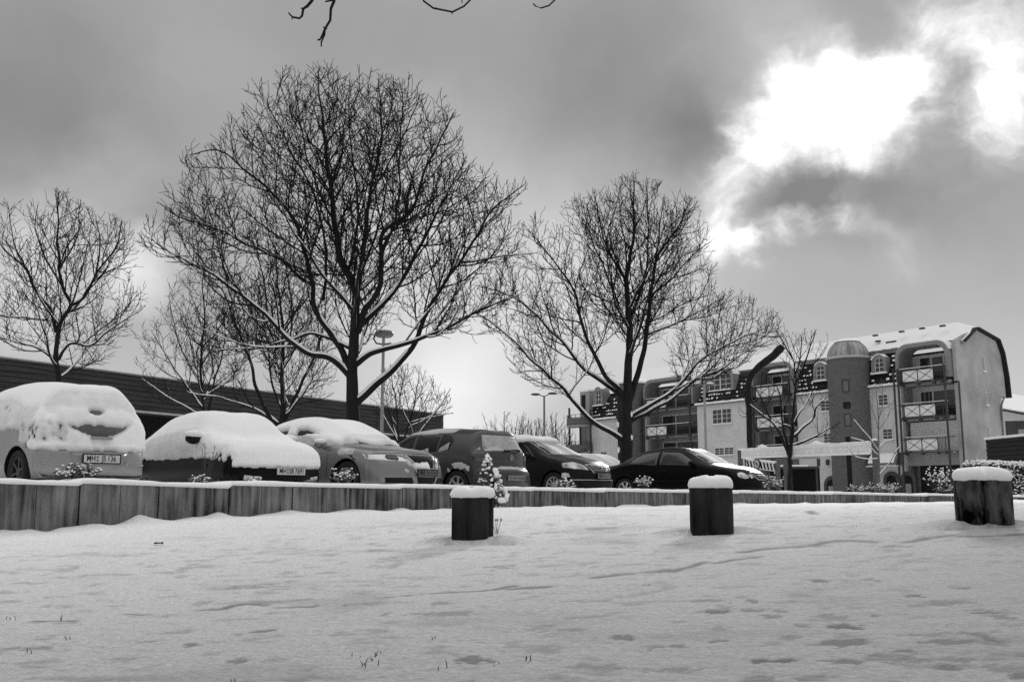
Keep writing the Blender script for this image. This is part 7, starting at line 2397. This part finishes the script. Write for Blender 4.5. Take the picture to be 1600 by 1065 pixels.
# ------------------------------------------------------------------ planting on the wall
LEAFD = mat('evergreen_leaf', .055, rough=.7, var=.5, scale=12)
SHRUBS = mat('shrub_stem', .06, rough=.9, var=.3, scale=9)
def snow_shrub(px, py, w, h, label, seed, Y=None, nst=26, dark=.6, back=.35, leafy=True):
    """low shrub: fine stems, small leaves and pads of snow"""
    r = random.Random(seed)
    if Y is None:
        t = wall_t_of_px(px, 760) ; p = wall_xy(t, -back)
        t = wall_t_of_px(px, 760) + back * .9; p = wall_xy(t, -back)
        d = ray(px, 760); A_ = np.array([[d.x, -WD.x], [d.y, -WD.y]]); q = W0 - WN * back
        s, t = np.linalg.solve(A_, np.array([q.x, q.y])); p = wall_xy(t, -back)
        z = wall_top(t) + .045
    else:
        p = at(px, py, Y); z = p.z
    k = p.y / FPX; W_ = w * k; H_ = h * k
    s_ = thing('shrub', label, 'shrub', (p.x, p.y, z), 0)
    tw = Twigs(); sn = MB(); lv = MB()
    for i in range(nst):
        a = r.uniform(0, 6.28); rr_ = r.uniform(.2, 1) ** .6
        tip = Vector((math.cos(a) * rr_ * W_ / 2, math.sin(a) * rr_ * W_ / 2 * .8, H_ * (1 - .55 * rr_ ** 2) * r.uniform(.7, 1.05)))
        mid = tip * .5 + Vector((r.uniform(-.02, .02), r.uniform(-.02, .02), H_ * .08))
        tw.add([Vector((tip.x * .1, tip.y * .1, -.03)), mid, tip], [.004, .003, .002], 4)
        for _ in range(9):
            c = mid.lerp(tip, r.uniform(-.2, 1.05)) + Vector((r.uniform(-1, 1), r.uniform(-1, 1), r.uniform(-1, 1))) * .035
            if leafy:
                ang = r.uniform(0, 6.28); L_ = r.uniform(.012, .026)
                lv.blob(c, L_ * .9, L_ * .6, L_ * .35, .3, 1, r)
            if r.random() > dark:
                g_ = r.uniform(.008, .021)
                sn.blob((c.x, c.y, c.z + .012), g_ * 1.1, g_, g_ * .75, .25, 1, r)
    stuff(tw.build('stems', SHRUBS, s_))
    if lv.v: stuff(lv.build('leaves', LEAFD, s_, fix=False))
    if sn.v: stuff(sn.build('snow', SNOW, s_, smooth=True, fix=False))
    return s_
snow_shrub(122, 748, 70, 28, 'frosty low shrub before the plate of the silver hatchback', 1, nst=40, dark=.6)
snow_shrub(312, 752, 40, 14, 'small snowy shrub at the front wheel of the black saloon', 2, nst=22)
snow_shrub(398, 748, 14, 9, 'tiny snowy sprig under the fog lamp of the black saloon', 3, nst=8)
snow_shrub(536, 752, 52, 26, 'snowy shrub before the front wheel of the grey saloon', 4, nst=30)
snow_shrub(884, 762, 34, 18, 'snow-laden shrub before the front corner of the dark saloon with snowy roof', 5, nst=24, dark=.5)
snow_shrub(1006, 761, 32, 26, 'bright snowy shrub before the tail of the long black saloon', 6, nst=26, dark=.5)
snow_shrub(1212, 763, 44, 30, 'snowy shrub at the nose of the long black saloon', 7, nst=30, dark=.5)
snow_shrub(1340, 766, 34, 16, 'low snowy shrub beside the end post of the barrier', 8, nst=22, dark=.5)
snow_shrub(1378, 766, 60, 22, 'broad snowy shrub row before the arched doors', 9, nst=40, dark=.5)
snow_shrub(1480, 768, 46, 18, 'snowy ground shrub before the dark garage opening', 10, nst=30, dark=.5)
# bare berry bush with snow tips
def wisp(px, py, w, h, label, seed, nst, Y=None, tips=True):
    r = random.Random(seed)
    d = ray(px, 760); back = .5; A_ = np.array([[d.x, -WD.x], [d.y, -WD.y]]); q = W0 - WN * back
    s, t = np.linalg.solve(A_, np.array([q.x, q.y])); p = wall_xy(t, -back); z = wall_top(t) + .04
    k = p.y / FPX; W_ = w * k; H_ = h * k
    s_ = thing('bush', label, 'bush', (p.x, p.y, z), 0)
    tw = Twigs(); sn = MB()
    for i in range(nst):
        a = r.uniform(0, 6.28); rr_ = r.uniform(.1, 1)
        tip = Vector((math.cos(a) * rr_ * W_ / 2, math.sin(a) * rr_ * W_ / 3, H_ * r.uniform(.55, 1.0)))
        pts = [Vector((tip.x * .15, tip.y * .15, -.04)), Vector((tip.x * .45, tip.y * .5, tip.z * .45)), tip]
        tw.add(pts, [.006, .0045, .003], 4)
        for _ in range(3):
            c = pts[1].lerp(tip, r.uniform(0, 1)); e = c + Vector((r.uniform(-1, 1), r.uniform(-1, 1), r.uniform(.2, 1))) * .12 * H_
            tw.add([c, (c + e) / 2 + Vector((0, 0, .01)), e], [.0035, .003, .002], 3)
            if tips and r.random() < .8: sn.blob(e, .011 + H_ * .018, .011 + H_ * .018, .009 + H_ * .014, .3, 1, r)
    stuff(tw.build('stems', SHRUBS, s_))
    if sn.v: stuff(sn.build('snow', SNOW, s_, smooth=True, fix=False))
wisp(1472, 768, 62, 42, 'dark bare bush with white snow tips before the garage opening', 21, 46)
wisp(322, 745, 38, 68, 'wispy bare stalk standing before the black saloon bonnet', 22, 9, tips=False)

# snow-laden dwarf conifer leaning over the wall
def conifer():
    r = random.Random(6)
    p0 = on_lawn(770, 790)
    t = wall_t_of_px(757, 770); p = wall_xy(t, .22); p = Vector((p.x, p.y, ground(p.x, p.y)))
    k = p.y / FPX
    H_ = (790 - 711) * k; W_ = 47 * k
    c_ = thing('conifer', 'small snow-laden conifer beside the wall behind the square post', 'conifer', p, 0)
    m = MB(); m.tube([(0, 0, -.1), (-.02, 0, H_ * .5), (-.10, 0, H_ * .98)], [.03, .02, .006], 6); m.build('trunk', BARK, c_)
    lv = MB(); sn = MB()
    for i in range(520):
        f = r.random() ** .8
        z = H_ * (.04 + .95 * f)
        cx = -.11 * f
        R_ = W_ * .5 * (1 - f) ** .75 * (1.0 if f > .25 else .75 + f)
        a = r.uniform(0, 6.28); rr_ = R_ * r.uniform(.45, 1.05)
        x, y = cx + rr_ * math.cos(a), rr_ * math.sin(a) * .8
        L_ = r.uniform(.03, .06)
        droop = r.uniform(.1, .8)
        # a flat drooping spray of scale leaves
        d = Vector((math.cos(a), math.sin(a), -droop)).normalized(); s = Vector((-math.sin(a), math.cos(a), 0))
        c = Vector((x, y, z)); w_ = L_ * .45
        for q_ in range(3):
            off = s * (q_ - 1) * w_ * .7
            e = c + off + d * L_ * (1.1 if q_ == 1 else .75)
            lv.add([c + off * .3 - s * .006, c + off * .3 + s * .006, e + s * .008, e - s * .008, c + off * .6 + Vector((0, 0, .012))], [(0, 1, 2, 3), (0, 4, 3), (1, 2, 4), (4, 2, 3)])
        if r.random() < .24:
            cc = c + d * L_ * .6
            sn.blob((cc.x, cc.y, cc.z + .018), L_ * .55, L_ * .5, L_ * .42, .3, 1, r)
    sn.blob((-.105, 0, H_ * .97), .035, .035, .075, .15, 2, r); sn.blob((-.09, 0, H_ * .86), .05, .045, .06, .2, 2, r)
    for _ in range(16):          # larger pads sliding down the right side
        f = r.uniform(.12, .75); a = r.uniform(-1.4, .5)
        R_ = W_ * .58 * (1 - f) ** .75
        sn.blob((-.11 * f + R_ * math.cos(a), R_ * math.sin(a) * .8, H_ * f), r.uniform(.03, .055), r.uniform(.03, .05), r.uniform(.03, .06), .3, 2, r)
    stuff(lv.build('foliage', LEAFD, c_, fix=False)); stuff(sn.build('snow', SNOW, c_, smooth=True, fix=False))
conifer()

# clipped hedge at the right edge
def hedge():
    r = random.Random(13)
    Y = 40.0
    a = at(1562, 768, Y); b_ = at(1680, 768, Y + 6)
    d = Vector((b_.x - a.x, b_.y - a.y, 0)); ln = d.length
    zt = at(1575, 721, Y).z - park(a.x, a.y)
    h_ = thing('hedge', 'clipped dense hedge dusted with snow at the right edge behind the two-lobed post', 'hedge', (a.x, a.y, park(a.x, a.y)), math.atan2(d.y, d.x))
    m = MB(); m.box(.12, ln, .12, 1.4, 0, zt - .12); m.build('core', mat('hedge_core', .02, rough=.9), h_)
    lv = MB(); sn = MB()
    for i in range(9000):
        f = r.random()
        if f < .62: x, y, z = r.uniform(0, ln), r.uniform(-.03, .12), r.uniform(0, zt)
        elif f < .86: x, y, z = r.uniform(0, ln), r.uniform(0, 1.4), zt + r.uniform(-.1, .03)
        else: x, y, z = r.uniform(-.04, .12), r.uniform(0, 1.4), r.uniform(0, zt)
        z += .05 * N3(x * 2, y * 2, 0) if z > zt - .15 else 0
        n_ = Vector((r.gauss(0, 1), r.gauss(-.4, 1), r.gauss(.3, 1))).normalized(); s = n_.orthogonal().normalized(); t = n_.cross(s); L_ = r.uniform(.035, .07)
        c = Vector((x, y, z))
        lv.add([c - s * L_, c + t * L_ * .5, c + s * L_, c - t * L_ * .5], [(0, 1, 2), (0, 2, 3)])
        if r.random() < (.75 if z > zt - .14 else .13):
            g_ = r.uniform(.03, .06); sn.blob((x, y - .01, z + .03), g_ * 1.2, g_, g_ * .7, .3, 1, r)
    stuff(lv.build('leaves', LEAFD, h_, fix=False)); stuff(sn.build('snow', SNOW, h_, smooth=True, fix=False))
hedge()
# dark low hedge mass under the outside stair
def low_hedge():
    r = random.Random(19); Y = 92.0
    a = at(858, 765, Y); b_ = at(926, 765, Y - 2)
    d = Vector((b_.x - a.x, b_.y - a.y, 0)); ln = d.length
    zt = at(890, 697, Y).z + .15
    h_ = thing('hedge', 'dark distant hedge at the foot of the outside stair', 'hedge', (a.x, a.y, -.15), math.atan2(d.y, d.x))
    lv = MB()
    for i in range(3000):
        x, y = r.uniform(0, ln), r.uniform(-.6, .6); z = r.uniform(0, zt) * (.85 + .2 * N3(x, 0, 2))
        n_ = Vector((r.gauss(0, 1), r.gauss(0, 1), r.gauss(0, 1))).normalized(); s = n_.orthogonal().normalized(); t = n_.cross(s); L_ = r.uniform(.10, .2); c = Vector((x, y, z))
        lv.add([c - s * L_, c + t * L_ * .5, c + s * L_, c - t * L_ * .5], [(0, 1, 2), (0, 2, 3)])
    stuff(lv.build('leaves', LEAFD, h_, fix=False))
low_hedge()
